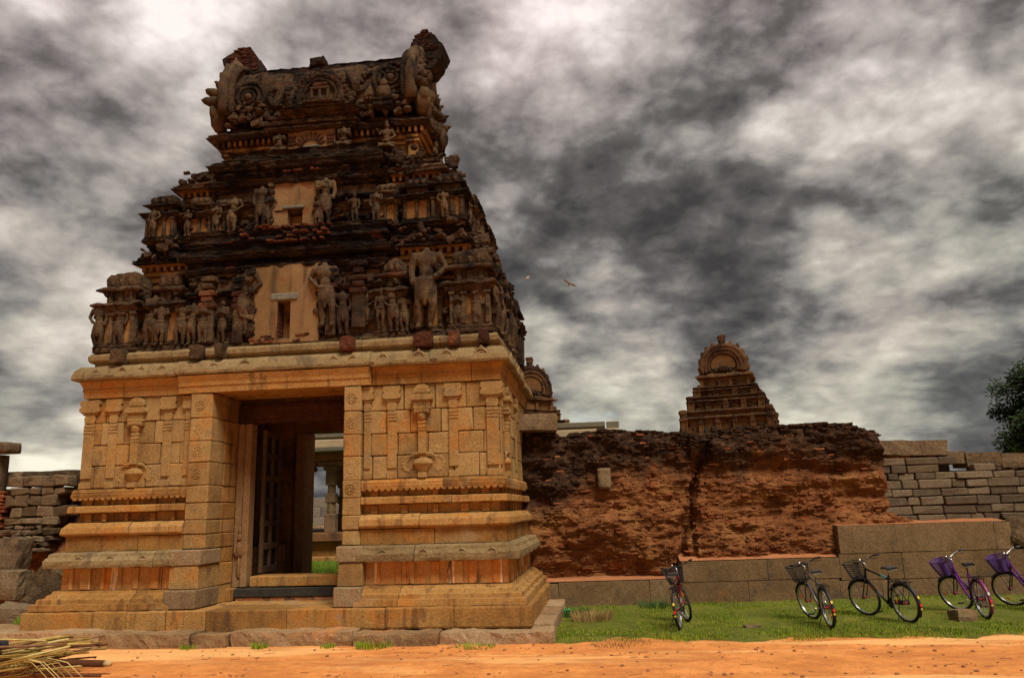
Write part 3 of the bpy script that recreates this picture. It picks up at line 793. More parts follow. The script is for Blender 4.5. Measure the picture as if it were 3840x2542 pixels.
def vase_pilaster():
    b = MB(); h = H_
    # vase with spilling foliage
    b.box((0, -0.04, 0.045), (0.15, 0.09, 0.09), 0, 0.006)
    b.lathe([(0.05, 0.08), (0.085, 0.12), (0.16, 0.22), (0.175, 0.26), (0.155, 0.31), (0.09, 0.335), (0.075, 0.36), (0.1, 0.385)], (0, 0.0, 0), 16, 0, Matrix.Diagonal((1, 0.62, 1, 1)))
    b.tube([(0.165 * math.cos(t), 0.10 * math.sin(t), 0.245) for t in [2 * PI * k / 16 for k in range(16)]], 0.016, 5, 0, True)
    for sg in (-1, 1):
        b.tube([(sg * (0.06 + 0.05 * k), -0.035, 0.40 - 0.012 * k * k + 0.03 * k) for k in range(5)], [0.022, 0.022, 0.02, 0.014, 0.008], 6)
        for q in range(9):
            a_ = 2.5 - q * 0.5
            b.ell((sg * (0.26 + 0.10 * math.cos(a_)), 0.0, 0.25 + 0.12 * math.sin(a_)), (0.034, 0.008, 0.03), 0, 6)
        b.ell((sg * 0.25, 0.003, 0.24), (0.09, 0.007, 0.10), 0, 8)
    # shaft with bands
    b.box((0, -0.035, h * 0.42), (0.14, 0.09, h * 0.36), 0, 0.008)
    for k, z in enumerate((0.26, 0.5, 0.53, 0.575)): b.box((0, -0.04, h * z), (0.15, 0.1, h * 0.016), 0, 0.004)
    # capital
    b.lathe([(0.05, h * 0.60), (0.075, h * 0.615), (0.088, h * 0.65), (0.07, h * 0.68)], (0, -0.03, 0), 10, 0, None, 0, 2 * PI, 0.5)
    b.box((0, -0.055, h * 0.70), (0.27, 0.13, h * 0.03), 0, 0.006)
    for k in range(5):
        u = (k - 2) * 0.058
        b.prism([(u + 0.028 * math.cos(t), h * 0.688 + 0.03 * math.sin(t)) for t in [PI + PI * j / 5 for j in range(6)]], -0.11, 0.0, 'y')
    b.box((0, -0.05, h * 0.735), (0.3, 0.12, h * 0.035), 0, 0.008)
    b.box((0, -0.045, h * 0.785), (0.3, 0.11, h * 0.06), 0, 0.006)
    # eave and little domed shrine on top
    b.prism([(-0.19, h * 0.815), (-0.195, h * 0.835), (-0.165, h * 0.875), (0.165, h * 0.875), (0.195, h * 0.835), (0.19, h * 0.815)], -0.14, 0.0, 'y')
    b.box((0, -0.035, h * 0.885), (0.27, 0.08, h * 0.02), 0, 0.004)
    b.prism([(-0.145, h * 0.893), (-0.15, h * 0.91), (-0.135, h * 0.945), (-0.1, h * 0.97), (-0.05, h * 0.985), (0.05, h * 0.985), (0.1, h * 0.97), (0.135, h * 0.945), (0.15, h * 0.91), (0.145, h * 0.893)], -0.09, 0.0, 'y')
    for z in (0.91, 0.935): b.box((0, -0.09, h * z), (0.24 - (z - 0.91) * 2, 0.012, 0.012), 0, 0.003)
    return b.mesh('vase_pilaster', 'granite_relief')
vp = vase_pilaster()
for x in (-2.83, 2.53): link('vase_pilaster', vp, wall, (x, 0.004, 2.588))
link('vase_pilaster', vp, wall, (HW - 0.004, 0.72, 2.588), (0, 0, PI / 2))
link('vase_pilaster', vp, wall, (-HW + 0.004, 0.72, 2.588), (0, 0, -PI / 2))

# --- frieze, lintel, cornice, upper roll
top = empty('entablature', gate)
fr = [(IN, 4.241), (0.035, 4.241), (0.04, 4.36), (0.055, 4.365), (0.06, 4.40), (0.05, 4.405), (0.055, 4.44), (0.10, 4.553), (IN, 4.553)]
for p in ([(-HW, DP), (-HW, 2.6)], [(-HW, 2.6), (-HW, 1.2)], [(-HW, 1.2), (-HW, 0), (-2.0, 0)], [(1.62, 0), (3.42, 0)], [(3.42, 0), (HW, 0), (HW, 0.9)], [(HW, 0.9), (HW, 2.4)], [(HW, 2.4), (HW, DP)]):
    b = MB(); b.sweep(p, fr, 0, 0.15, 0.006, 0.006, 4, rg.uniform(0, 50)); b.build('frieze_stone', 'granite_orange', top)
b = MB(); b.sweep([(-2.0, 0), (1.62, 0)], [(-0.95, 4.241)] + [(q + 0.1, z) for q, z in fr[1:8]] + [(-0.95, 4.553)], 0, 0.15, 0.006, 0.006, 4, 3)
b.build('door_lintel', 'granite_orange', top)
LSC = MB().tube([(0.062 * math.cos(t), 0, 0.05 * math.sin(t)) for t in [PI * j / 6 for j in range(7)]], 0.008, 4).mesh('lintel_scallop', 'granite_orange')
for i in range(26): link('lintel_scallop', LSC, top, (-1.9 + i * 0.137, -0.162, 4.468))
corn = [(-0.5, 4.559), (0.13, 4.559), (0.20, 4.565), (0.215, 4.60), (0.205, 4.66), (0.165, 4.76), (0.09, 4.835), (0.03, 4.845), (-0.5, 4.845)]
cp = [([(-HW, DP), (-HW, 2.2)], 0), ([(-HW, 2.2), (-HW, 0), (-2.05, 0)], 0.0), ([(-2.05, 0), (1.62, 0)], 0.012), ([(1.62, 0), (HW, 0), (HW, 1.1)], -0.008), ([(HW, 1.1), (HW, 2.5)], -0.035), ([(HW, 2.5), (HW, DP)], -0.09)]
for p, dz in cp:
    b = MB(); b.sweep(p, [(q, z + dz) for q, z in corn], 0, 0.09, 0.005, 0.014, 3.5, rg.uniform(0, 50)); b.build('cornice_stone', 'cornice_stone', top, False)
for u, r in ((-3.62, .06), (-3.1, .085), (-2.72, .075), (-2.32, .075), (-1.75, .06), (-1.32, .085), (-0.72, .1), (0.95, .085), (1.3, .08), (1.85, .085), (2.5, .1), (3.0, .09), (3.62, .1)):
    b = MB(); ring_relief(b, u, 4.68, r, -0.178); b.rough(0.008, 14, u); b.build('kudu_ornament', 'cornice_stone', top, True)
for a, c in ((-3.45, -3.25), (-2.95, -2.85), (-1.2, -0.95), (-0.5, 0.75), (1.5, 1.7), (2.05, 2.3), (2.7, 2.85), (3.2, 3.45)):
    b = MB()
    for z in (4.60, 4.63): b.box(((a + c) / 2, -0.212, z), (c - a, 0.02, 0.014), 0, 0.004)
    b.build('carved_fillet', 'cornice_stone', top)
for y in (0.4, 0.95, 1.6, 2.2):
    b = MB(); ring_relief(b, y, 4.68 - 0.03 * y, 0.085, 0, 's', HW + 0.185); b.build('kudu_ornament', 'cornice_stone', top, True)
rollp = [(-0.6, 4.852), (0.0, 4.852), (0.0, 4.90), (0.06, 4.925), (0.085, 4.96), (0.09, 5.04), (0.06, 5.09), (0.0, 5.115), (-0.6, 5.115)]
for p in ([(-HW, DP), (-HW, 2.3)], [(-HW, 2.3), (-HW, 0), (-2.25, 0)], [(-2.25, 0), (-0.15, 0)], [(-0.15, 0), (1.4, 0)], [(1.4, 0), (2.85, 0)], [(2.85, 0), (HW, 0), (HW, 1.3)], [(HW, 1.3), (HW, DP)]):
    b = MB(); b.sweep(p, [(q - 0.06, z) for q, z in rollp], 0, 0.13, 0.005, 0.01, 4, rg.uniform(0, 50)); b.build('upper_roll_stone', 'cornice_stone', top)
for x, ww in ((-3.25, 0.24), (-1.70, 0.22), (-1.24, 0.15), (1.17, 0.24), (2.57, 0.32), (3.13, 0.2), (3.66, 0.16)):
    b = MB(); b.gbox((0, 0, 0), (ww, 0.3, 0.27), 0.05, 0, 0.03); b.rough(0.025, 7, x)
    b.build('brick_bracket', 'stucco' if x < 0 else 'brick_dark', top, False, (x, -0.06, 5.0))
# roof deck of the granite storey
blockobj('deck_slab', 'cornice_stone', top, -HW + 0.25, HW - 0.25, 0.25, DP - 0.2, 4.80, 5.08, 0.01, 0)

# --- doorway recess, frame, threshold, passage
door = empty('doorway', gate)
for a_, c_ in ((-1.75, -1.05), (-1.05, 0.35), (0.35, 1.47)): blockobj('plinth_stone', 'granite_orange', door, a_, c_, -0.505, 0.35, 0.12, 0.512, 0.014, 0.006, 0.004, rg)
blockobj('recess_floor', 'granite_orange', door, -1.75, 1.55, 0.35, 1.2, 0.12, 0.512, 0.01, 0.002, 0.0)
blockobj('lower_sill', 'dark_slab', door, -1.22, 0.9, 0.80, 1.02, 0.575, 0.735, 0.012, 0.004)
bb = MB(); bb.gbox((0, 0, 0), (2.1, 0.16, 0.062), 0.05, 0, 0.02); bb.rough(0.012, 7, 3); bb.build('sill_bedding', 'red_earth', door, False, (-0.16, 0.91, 0.543))
for k in range(0, 9, 2):
    x0 = -1.2 + k * 0.235
    bb = MB(); bb.gbox((0, 0, 0), (rg.uniform(0.15, 0.23), 0.12, 0.075), 0.04, 0, 0.02); bb.rough(0.01, 9, k)
    bb.build('packing_stone', 'passage_stone', door, False, (x0 + 0.11, 0.89, 0.535))
blockobj('threshold', 'granite_orange', door, -1.0, 1.05, 0.95, 1.55, 0.74, 0.935, 0.014, 0.003)
blockobj('sill_end', 'granite_orange', door, -1.5, -1.24, 0.72, 1.02, 0.515, 0.74, 0.012, 0.004)
fz0, fz1 = 0.74, 3.77
b = MB()
b.box((-1.27, 1.06, (fz0 + fz1) / 2), (0.15, 0.2, fz1 - fz0), 0, 0.012)
b.box((-1.115, 1.04, (fz0 + fz1) / 2), (0.13, 0.26, fz1 - fz0), 0, 0.02)
b.build('door_jamb', 'carved_frame', door)
b = MB()
b.box((1.20, 1.06, (fz0 + fz1) / 2), (0.15, 0.2, fz1 - fz0), 0, 0.012); b.box((1.045, 1.04, (fz0 + fz1) / 2), (0.13, 0.26, fz1 - fz0), 0, 0.02)
b.build('door_jamb', 'carved_frame', door)
b = MB()   # guardian figure carved at the foot of the jamb
b.ell((-1.21, 0.955, 1.1), (0.05, 0.04, 0.22), 0, 8); b.ell((-1.21, 0.945, 1.42), (0.075, 0.045, 0.16), 0, 8); b.ell((-1.21, 0.945, 1.64), (0.05, 0.045, 0.075), 0, 8)
b.ell((-1.21, 0.95, 1.76), (0.035, 0.03, 0.08), 0, 8); b.tube([(-1.27, 0.94, 1.52), (-1.3, 0.93, 1.38), (-1.24, 0.92, 1.3)], 0.022, 5); b.tube([(-1.14, 0.94, 1.52), (-1.1, 0.93, 1.4), (-1.15, 0.92, 1.28)], 0.022, 5)
b.build('guardian_relief', 'carved_frame', door, True)
b = MB()
b.box((0, 1.06, 3.96), (2.9, 0.24, 0.36), 0, 0.02)
b.box((0, 0.96, 3.82), (2.5, 0.07, 0.06), 0, 0.01); b.box((0, 0.955, 4.05), (2.6, 0.08, 0.07), 0, 0.01)
for k in range(14): b.ell((-1.15 + k * 0.18, 0.945, 3.93), (0.06, 0.03, 0.05), 0, 6)
b.rough(0.012, 9, 5)
b.build('carved_lintel', 'dark_lintel', door)
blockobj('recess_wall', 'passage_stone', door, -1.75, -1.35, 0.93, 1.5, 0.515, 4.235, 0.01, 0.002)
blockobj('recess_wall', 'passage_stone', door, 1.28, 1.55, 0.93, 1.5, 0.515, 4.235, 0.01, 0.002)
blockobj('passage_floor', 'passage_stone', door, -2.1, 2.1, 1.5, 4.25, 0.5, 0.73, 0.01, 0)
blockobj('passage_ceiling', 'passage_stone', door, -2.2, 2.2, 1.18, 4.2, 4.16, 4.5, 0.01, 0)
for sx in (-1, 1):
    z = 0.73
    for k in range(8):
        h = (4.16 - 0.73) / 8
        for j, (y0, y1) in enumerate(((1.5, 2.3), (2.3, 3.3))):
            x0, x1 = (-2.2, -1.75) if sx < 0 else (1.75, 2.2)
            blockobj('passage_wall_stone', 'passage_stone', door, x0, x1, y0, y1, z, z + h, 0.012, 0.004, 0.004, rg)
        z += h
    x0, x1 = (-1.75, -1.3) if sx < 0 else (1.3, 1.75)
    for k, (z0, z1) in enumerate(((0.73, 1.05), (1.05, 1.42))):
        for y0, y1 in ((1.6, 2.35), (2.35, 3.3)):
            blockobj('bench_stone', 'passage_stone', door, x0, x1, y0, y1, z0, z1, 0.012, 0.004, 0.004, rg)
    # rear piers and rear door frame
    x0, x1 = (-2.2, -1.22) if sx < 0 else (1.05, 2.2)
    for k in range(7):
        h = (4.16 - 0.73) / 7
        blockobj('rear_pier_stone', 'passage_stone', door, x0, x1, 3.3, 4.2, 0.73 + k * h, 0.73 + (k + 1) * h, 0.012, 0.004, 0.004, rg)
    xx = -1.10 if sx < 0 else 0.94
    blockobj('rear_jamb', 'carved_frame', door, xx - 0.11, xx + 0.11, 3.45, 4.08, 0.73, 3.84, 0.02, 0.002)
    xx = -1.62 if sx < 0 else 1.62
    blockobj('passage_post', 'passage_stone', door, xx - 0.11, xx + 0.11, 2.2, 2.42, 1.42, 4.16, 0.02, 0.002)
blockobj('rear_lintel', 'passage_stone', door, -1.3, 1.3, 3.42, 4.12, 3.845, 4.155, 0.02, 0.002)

# --- wooden door leaf swung back into the passage
leaf = empty('door_leaf', gate, (-0.99, 1.36, 0.955), (0, 0, R(92)))
LW, LH = 0.86, 2.72
for x in (0.05, LW / 2, LW - 0.05):
    b = MB(); b.box((x, 0, LH / 2), (0.085, 0.07, LH), 0, 0.008); b.build('stile', 'wood_rail', leaf)
for k in range(7):
    z = 0.06 + k * (LH - 0.12) / 6
    b = MB(); b.box((LW / 2, 0.002, z), (LW - 0.02, 0.085, 0.12), 0, 0.008); b.build('rail', 'wood_rail', leaf)
for i in range(2):
    for k in range(6):
        z = 0.06 + (k + 0.5) * (LH - 0.12) / 6; x = (0.24 if i == 0 else LW - 0.24)
        b = MB(); b.box((x, 0.02, z), (0.28, 0.02, 0.36), 0, 0.004); b.box((x, 0.006, z), (0.03, 0.012, 0.34), 0, 0.003)
        b.build('panel', 'weathered_wood', leaf)

# --- stucco figures (height 1, facing -y, feet at z = 0); body is one continuous remeshed surface
def figure(name, arms, head=True, lean=0.0, seated=False, seed=0, crown=True, skirt=True):
    b = MB(); rr = random.Random(seed)
    sway = lean
    hip = Vector((sway * 0.5, 0, 0.50 if not seated else 0.2))
    if not seated:
        for sg in (-1, 1):
            kn = Vector((sg * 0.072 + sway * 0.35 + (0.03 if sg > 0 else 0) * (1 if lean else 0), -0.03 - (0.03 if sg > 0 else 0), 0.27))
            an = Vector((sg * 0.068, 0.0, 0.045))
            b.tube([hip + Vector((sg * 0.062, 0, 0.01)), (hip + Vector((sg * 0.062, 0, 0)) + kn) / 2, kn, (kn + an) / 2, an], [0.075, 0.072, 0.052, 0.05, 0.036], 8)
            b.ell(an + Vector((sg * 0.01, -0.035, -0.02)), (0.036, 0.07, 0.026), 0, 8)
        if skirt:
            b.lathe([(0.11, 0.30), (0.125, 0.36), (0.12, 0.44), (0.105, 0.53)], (hip.x * 0.8, 0, 0), 10)
            b.ell((hip.x, -0.08, 0.36), (0.035, 0.04, 0.13), 0, 8)
    else:
        for sg in (-1, 1):
            b.tube([(sg * 0.07, 0, 0.13), (sg * 0.24, -0.1, 0.10), (sg * 0.03, -0.17, 0.06)], [0.085, 0.07, 0.045], 8)
        b.lathe([(0.26, 0.0), (0.28, 0.03), (0.24, 0.07)], (0, -0.03, 0), 12)
    z0 = hip.z
    ch = Vector((sway * 1.1, 0, z0 + 0.25))
    b.ell(hip + Vector((0, 0, 0.02)), (0.125, 0.088, 0.085), 0, 10)
    b.ell((hip + ch) / 2 + Vector((0, -0.005, -0.01)), (0.092, 0.075, 0.11), 0, 10)
    b.ell(ch, (0.135, 0.085, 0.105), 0, 10)
    b.ell(ch + Vector((0, 0, 0.07)), (0.15, 0.06, 0.045), 0, 10)
    b.tube([hip + Vector((-0.13, -0.04, 0.05)), hip + Vector((0, -0.095, 0.03)), hip + Vector((0.13, -0.04, 0.05))], 0.022, 6)
    for sg, am in ((-1, arms[0]), (1, arms[1])):
        sh = ch + Vector((sg * 0.155, 0, 0.06))
        P_ = {'down': [(0.19, 0.0, -0.16), (0.17, -0.05, -0.30)], 'fold': [(0.18, -0.03, -0.13), (0.02, -0.12, -0.09)], 'hip': [(0.24, 0.02, -0.13), (0.12, -0.06, -0.24)],
              'up': [(0.22, 0.0, 0.06), (0.16, -0.02, 0.24)], 'out': [(0.22, -0.03, -0.08), (0.25, -0.14, 0.0)], 'stump': [(0.17, 0.0, -0.10)]}[am]
        pts = [sh] + [ch + Vector((sg * x, y, z + 0.06)) for x, y, z in P_]
        b.tube(pts, [0.052, 0.042, 0.034][:len(pts)], 7)
        b.ell(sh, (0.052, 0.05, 0.05), 0, 8)
        if len(pts) > 2: b.ell(pts[-1], (0.04, 0.04, 0.04), 0, 7)
    nk = ch + Vector((0, 0, 0.10))
    b.tube([nk - Vector((0, 0, 0.03)), nk + Vector((0, 0, 0.05))], [0.055, 0.04], 7)
    if head:
        hd = nk + Vector((-sway * 0.3, -0.012, 0.10))
        b.ell(hd, (0.058, 0.064, 0.075), 0, 9)
        b.ell(hd + Vector((0, -0.062, -0.005)), (0.012, 0.02, 0.02), 0, 6)
        for sg in (-1, 1): b.ell(hd + Vector((sg * 0.06, 0.005, -0.015)), (0.016, 0.02, 0.035), 0, 6)
        if crown: b.lathe([(0.062, 0.03), (0.066, 0.05), (0.045, 0.10), (0.028, 0.15), (0.008, 0.17)], hd, 9)
    b.rough(0.010, 10, seed)
    return remeshed(b, name, ['stucco'], 0.013, 1)
FIG = [figure('figure_a', ('down', 'hip'), False, 0.03, False, 1), figure('figure_b', ('fold', 'fold'), True, 0.0, False, 2, False),
       figure('figure_c', ('hip', 'stump'), False, -0.05, False, 3), figure('figure_d', ('up', 'hip'), True, 0.05, False, 4),
       figure('figure_e', ('fold', 'down'), False, 0.0, False, 5), figure('figure_f', ('out', 'down'), True, -0.03, False, 6, True, False),
       figure('figure_g', ('stump', 'stump'), False, 0.02, False, 7)]
SEAT = [figure('seated_figure_a', ('hip', 'out'), True, 0, True, 8), figure('seated_figure_b', ('fold', 'stump'), False, 0, True, 9)]
def put_fig(parent, k, x, y, z, h, rz=0.0, mirror=False, seat=False):
    me = (SEAT if seat else FIG)[k % len(SEAT if seat else FIG)]
    hh = h if seat else (h / (1.0 if k in (1, 5) else (1.08 if k == 3 else 0.86)))
    o = link('statue', me, parent, (x, y, z), (0, 0, rz))
    o.scale = (hh * (-0.86 if mirror else 0.86), hh * 0.9, hh)
    return o

def pavilion(name, ww, dd, hh, dome=True, seed=0, figs=False):
    """miniature shrine of a tier: base, pilasters, two eaves, attic and rounded roof; foot at z=0, back at y=+dd/2"""
    b = MB()
    hx = ww / 2; hy = dd / 2
    ring = lambda k: [(-hx * k, hy), (-hx * k, -hy * k), (hx * k, -hy * k), (hx * k, hy)]
    def led(k, z0, z1, p0, p1, amp=0.02):
        zm = (z0 + z1) / 2
        b.sweep(ring(k), [(-0.12, z0), (p0 * 0.75, z0), (p0, z0 + 0.012), (p0, zm), (p1, z1), (-0.12, z1)], 0, 0.07, 0, amp, 6, seed + z0, 0.5)
    b.box((0, 0, hh * 0.28), (ww * 0.84, dd * 0.9, hh * 0.56), 2)
    led(1.0, 0.0, hh * 0.05, 0.03, 0.02); led(0.95, hh * 0.055, hh * 0.11, 0.035, 0.01)
    n = 4 if ww > 0.7 else 3
    for i in range(n):
        x = -hx * 0.82 + i * (ww * 0.82) / (n - 1)
        b.box((x, -hy * 0.94, hh * 0.28), (ww * 0.10, 0.09, hh * 0.36), 1, 0.01)
        b.box((x, -hy * 0.98, hh * 0.455), (ww * 0.16, 0.11, hh * 0.035), 1, 0.01)
        for sx in (-1, 1):
            if i < 3: b.box((sx * hx * 0.86, -hy * 0.82 + i * dd * 0.4, hh * 0.28), (0.07, 0.09, hh * 0.36), 1, 0.01)
    led(0.93, hh * 0.48, hh * 0.53, 0.09, 0.14, 0.025)
    led(0.90, hh * 0.54, hh * 0.60, 0.15, 0.06, 0.03)
    b.box((0, 0, hh * 0.67), (ww * 0.74, dd * 0.8, hh * 0.16), 1)
    for i in range(3):
        b.box((-hx * 0.5 + i * hx * 0.5, -hy * 0.82, hh * 0.67), (ww * 0.12, 0.05, hh * 0.13), 1, 0.01)
    led(0.78, hh * 0.735, hh * 0.80, 0.12, 0.05, 0.03)
    # rounded roof
    vs = MB(); vs.gbox((0, 0, hh * 0.87), (ww * 0.86, dd * 0.9, hh * 0.22), 0.07, 0, min(ww, dd, hh * 0.22) * 0.42)
    vs.rough(0.03, 5, seed + 3); b.add(vs.v, vs.f, 0)
    for i in (-1, 0, 1):
        b.ell((i * hx * 0.45, -hy * 0.82, hh * 0.87), (ww * 0.10, 0.05, hh * 0.06), 1, 7)
    b.ell((0, 0, hh * 1.0), (ww * 0.12, dd * 0.12, hh * 0.035), 0, 7)
    b.rough(0.012, 9, seed + 7)
    return b.mesh(name, ['crust', 'stucco', 'ochre'])
PAV = [pavilion('pavilion_square', 0.80, 0.75, 1.0, True, 1), pavilion('pavilion_small', 0.52, 0.6, 1.0, True, 2), pavilion('pavilion_wide', 0.98, 0.62, 1.0, True, 3)]

def ledge(parent, path, layers, name='ledge', mat='crust', step=0.085, amp=0.03, seed=0, bite=0.5, inset=-0.35):
    """stack of eroded ledges; layers: (z0, z1, p0, p1)"""
    b = MB()
    for i, (z0, z1, p0, p1) in enumerate(layers):
        H = z1 - z0; j = lambda: rg.uniform(-0.02, 0.02) if mat == 'crust' else 0.0
        b.sweep(path, [(inset, z0), (p0 * 0.8 if p0 > 0 else p0, z0), (p0, z0 + H * 0.12), (p0 + (p1 - p0) * 0.1 + j(), z0 + H * 0.32), (p0 + (p1 - p0) * 0.3 - abs(j()), z0 + H * 0.45), (p0 + (p1 - p0) * 0.45 + j(), z0 + H * 0.62), (p0 + (p1 - p0) * 0.75 + j(), z0 + H * 0.82), (p1, z1), (inset, z1)], 0, step, 0, amp * (1.35 if mat == 'crust' else 1), 5.5, seed + i * 1.7, bite)
    return b.build(name, mat, parent)

def plan(hx, y0, y1, bay=None, proj=0.0, side=None, sproj=0.0):
    """U-shaped plan from back left round the front to back right, optional projecting centre bay front and side"""
    p = [(-hx, y1)]
    if side: p += [(-hx, side[1]), (-hx - sproj, side[1]), (-hx - sproj, side[0]), (-hx, side[0])]
    p += [(-hx, y0)]
    if bay: p += [(bay[0], y0), (bay[0], y0 - proj), (bay[1], y0 - proj), (bay[1], y0)]
    p += [(hx, y0)]
    if side: p += [(hx, side[0]), (hx + sproj, side[0]), (hx + sproj, side[1]), (hx, side[1])]
    p += [(hx, y1)]
    return p

def dentils(parent, hx, y0, y1, z, size=0.07, gap=0.15, name='dentils'):
    me = MB().box((0, 0, 0), (size, 0.13, 0.12), 0, 0.01).mesh('dentil', 'ochre')
    n = int(2 * hx / gap)
    for i in range(n + 1): link('dentil', me, parent, (-hx + i * 2 * hx / n, y0, z))
    m = int((y1 - y0) / gap)
    for i in range(1, m + 1):
        for sx in (-1, 1): link('dentil', me, parent, (sx * hx, y0 + i * (y1 - y0) / m, z), (0, 0, PI / 2))

# ============ first tier (z 5.1 - 7.45)
t1 = empty('first_tier', gate)
blockobj('core', 'ochre', t1, -3.12, 3.12, 0.62, 3.6, 5.08, 7.2, 0.0, 0, 0)
# low wall behind the figures
blockobj('parapet_wall', 'ochre', t1, -3.55, 3.55, 0.30, 3.9, 5.08, 6.35, 0.0, 0, 0)
ledge(t1, plan(3.62, 0.12, 4.0), [(5.10, 5.16, 0.10, 0.08), (5.17, 5.235, 0.05, 0.02)], 'floor_ledge', 'stucco', seed=2, bite=0.8)
ledge(t1, plan(3.52, 0.30, 3.95), [(5.98, 6.05, 0.14, 0.18), (6.06, 6.12, 0.19, 0.10), (6.14, 6.20, 0.12, 0.14), (6.30, 6.38, 0.12, 0.03)], 'string_ledge', seed=5)
ledge(t1, plan(3.12, 0.62, 3.6), [(6.50, 6.57, 0.05, 0.05), (6.60, 6.70, 0.09, 0.11), (6.72, 6.80, 0.14, 0.14)], 'fascia', 'ochre', 0.12, 0.008, 6, 0.0)
dentils(t1, 3.24, 0.50, 3.7, 6.87)
ledge(t1, plan(3.12, 0.62, 3.6), [(6.90, 6.93, 0.19, 0.24)], 'soffit', 'ochre', 0.12, 0.008, 7, 0.0)
ledge(t1, plan(3.12, 0.62, 3.6), [(6.94, 7.04, 0.30, 0.25), (7.05, 7.26, 0.24, 0.06), (7.25, 7.34, 0.10, 0.12), (7.35, 7.44, 0.14, 0.05)], 'eave', seed=8)
def eave_crest(parent, x, y, z, s, mat='crust', rz=0.0, seed=0):
    b = MB(); b.prism([(s * math.cos(t), s * 1.15 * math.sin(t)) for t in [PI * k / 10 for k in range(11)]], -0.06, 0.16, 'y')
    b.tube([(s * 0.62 * math.cos(t), -0.07, s * 0.7 * math.sin(t)) for t in [PI * k / 8 for k in range(9)]], s * 0.13, 5)
    b.ell((0, -0.06, s * 0.3), (s * 0.3, 0.06, s * 0.3), 0, 7); b.ell((0, 0, s * 1.2), (s * 0.3, 0.08, s * 0.28), 0, 6)
    for q in (-1, 1): b.ell((q * s * 1.1, -0.02, s * 0.12), (s * 0.4, 0.07, s * 0.22), 0, 7)
    b.rough(0.03, 8, seed + x); return b.build('eave_crest', mat, parent, False, (x, y, z), (0, 0, rz))
for x, s in ((-3.15, 0.12), (-2.62, 0.15), (-2.15, 0.1), (1.85, 0.12), (2.3, 0.15), (2.8, 0.11), (3.2, 0.14)): eave_crest(t1, x, 0.40, 7.04, s)
for y in (1.0, 1.6, 2.2, 2.8, 3.4):
    for sx in (-1, 1): eave_crest(t1, sx * 3.34, y, 7.04, 0.14, 'crust', sx * PI / 2, y)
# projecting centre bay with the plastered panel and its window
for x0, x1 in ((-1.95, -0.74), (0.58, 1.70)):
    blockobj('bay_wall', 'stucco', t1, x0, x1, 0.12, 0.75, 5.08, 6.55, 0.0, 0, 0)
ledge(t1, [(-2.05, 0.7), (-2.05, 0.12), (1.78, 0.12), (1.78, 0.7)], [(6.44, 6.50, 0.05, 0.03), (6.55, 6.66, 0.10, 0.14), (6.68, 6.75, 0.04, 0.06), (6.80, 6.92, 0.18, 0.22), (6.93, 7.0, 0.10, 0.06), (7.01, 7.12, 0.02, 0.04), (7.14, 7.24, 0.10, 0.06), (7.25, 7.36, 0.0, 0.05)], 'bay_ledge', seed=11, inset=-0.6)
ledge(t1, [(-2.05, 0.7), (-2.05, 0.3), (1.78, 0.3), (1.78, 0.7)], [(7.36, 7.47, 0.10, 0.13)], 'bay_ledge', seed=12)
for x0, x1 in ((-1.95, -0.76), (0.62, 1.70)):
    ledge(t1, [(x0, 0.6), (x0, 0.12), (x1, 0.12), (x1, 0.6)], [(5.42, 5.47, 0.08, 0.10), (5.49, 5.55, 0.12, 0.06), (6.08, 6.13, 0.10, 0.13), (6.15, 6.22, 0.12, 0.05)], 'bay_string', seed=14 + x0)
def window_panel(parent, x0, x1, z0, z1, wx0, wx1, wz0, wz1, y, y2):
    for a, c, e, f in ((x0, wx0, z0, z1), (wx1, x1, z0, z1), (wx0, wx1, wz1, z1), (wx0, wx1, z0, wz0)):
        if f - e > 0.01: blockobj('plaster_panel', 'plaster', parent, a, c, y, y2, e, f, 0.0, 0, 0)
blockobj('window_back', 'dark_slab', t1, -0.4, 0.2, 0.50, 0.61, 5.13, 6.0, 0, 0, 0)
window_panel(t1, -0.74, 0.58, 5.12, 6.62, -0.23, 0.03, 5.19, 5.92, 0.0, 0.75)
blockobj('window_lintel', 'grey_slab', t1, -0.37, 0.18, -0.03, 0.3, 5.922, 6.06, 0.02, 0.012)
for k in range(16):
    x = rg.uniform(-0.7, -0.3) if k < 11 else rg.uniform(0.1, 0.5)
    z = 5.15 + 0.052 * int(rg.random() * 3)
    b = MB(); b.box((0, 0, 0), (rg.uniform(0.08, 0.18), 0.06, 0.045), 0, 0.008, 0.008, None, rg); b.build('exposed_brick', 'brick_dark', t1, False, (x, 0.012 + rg.uniform(0, 0.012), z))
b = MB()
for k in range(9):
    for j in range(2): b.box((-0.228, 0.12 + j * 0.2, 5.23 + k * 0.078), (0.02, 0.18, 0.06), 0, 0.006)
b.build('window_brick_reveal', 'brick_dark', t1)
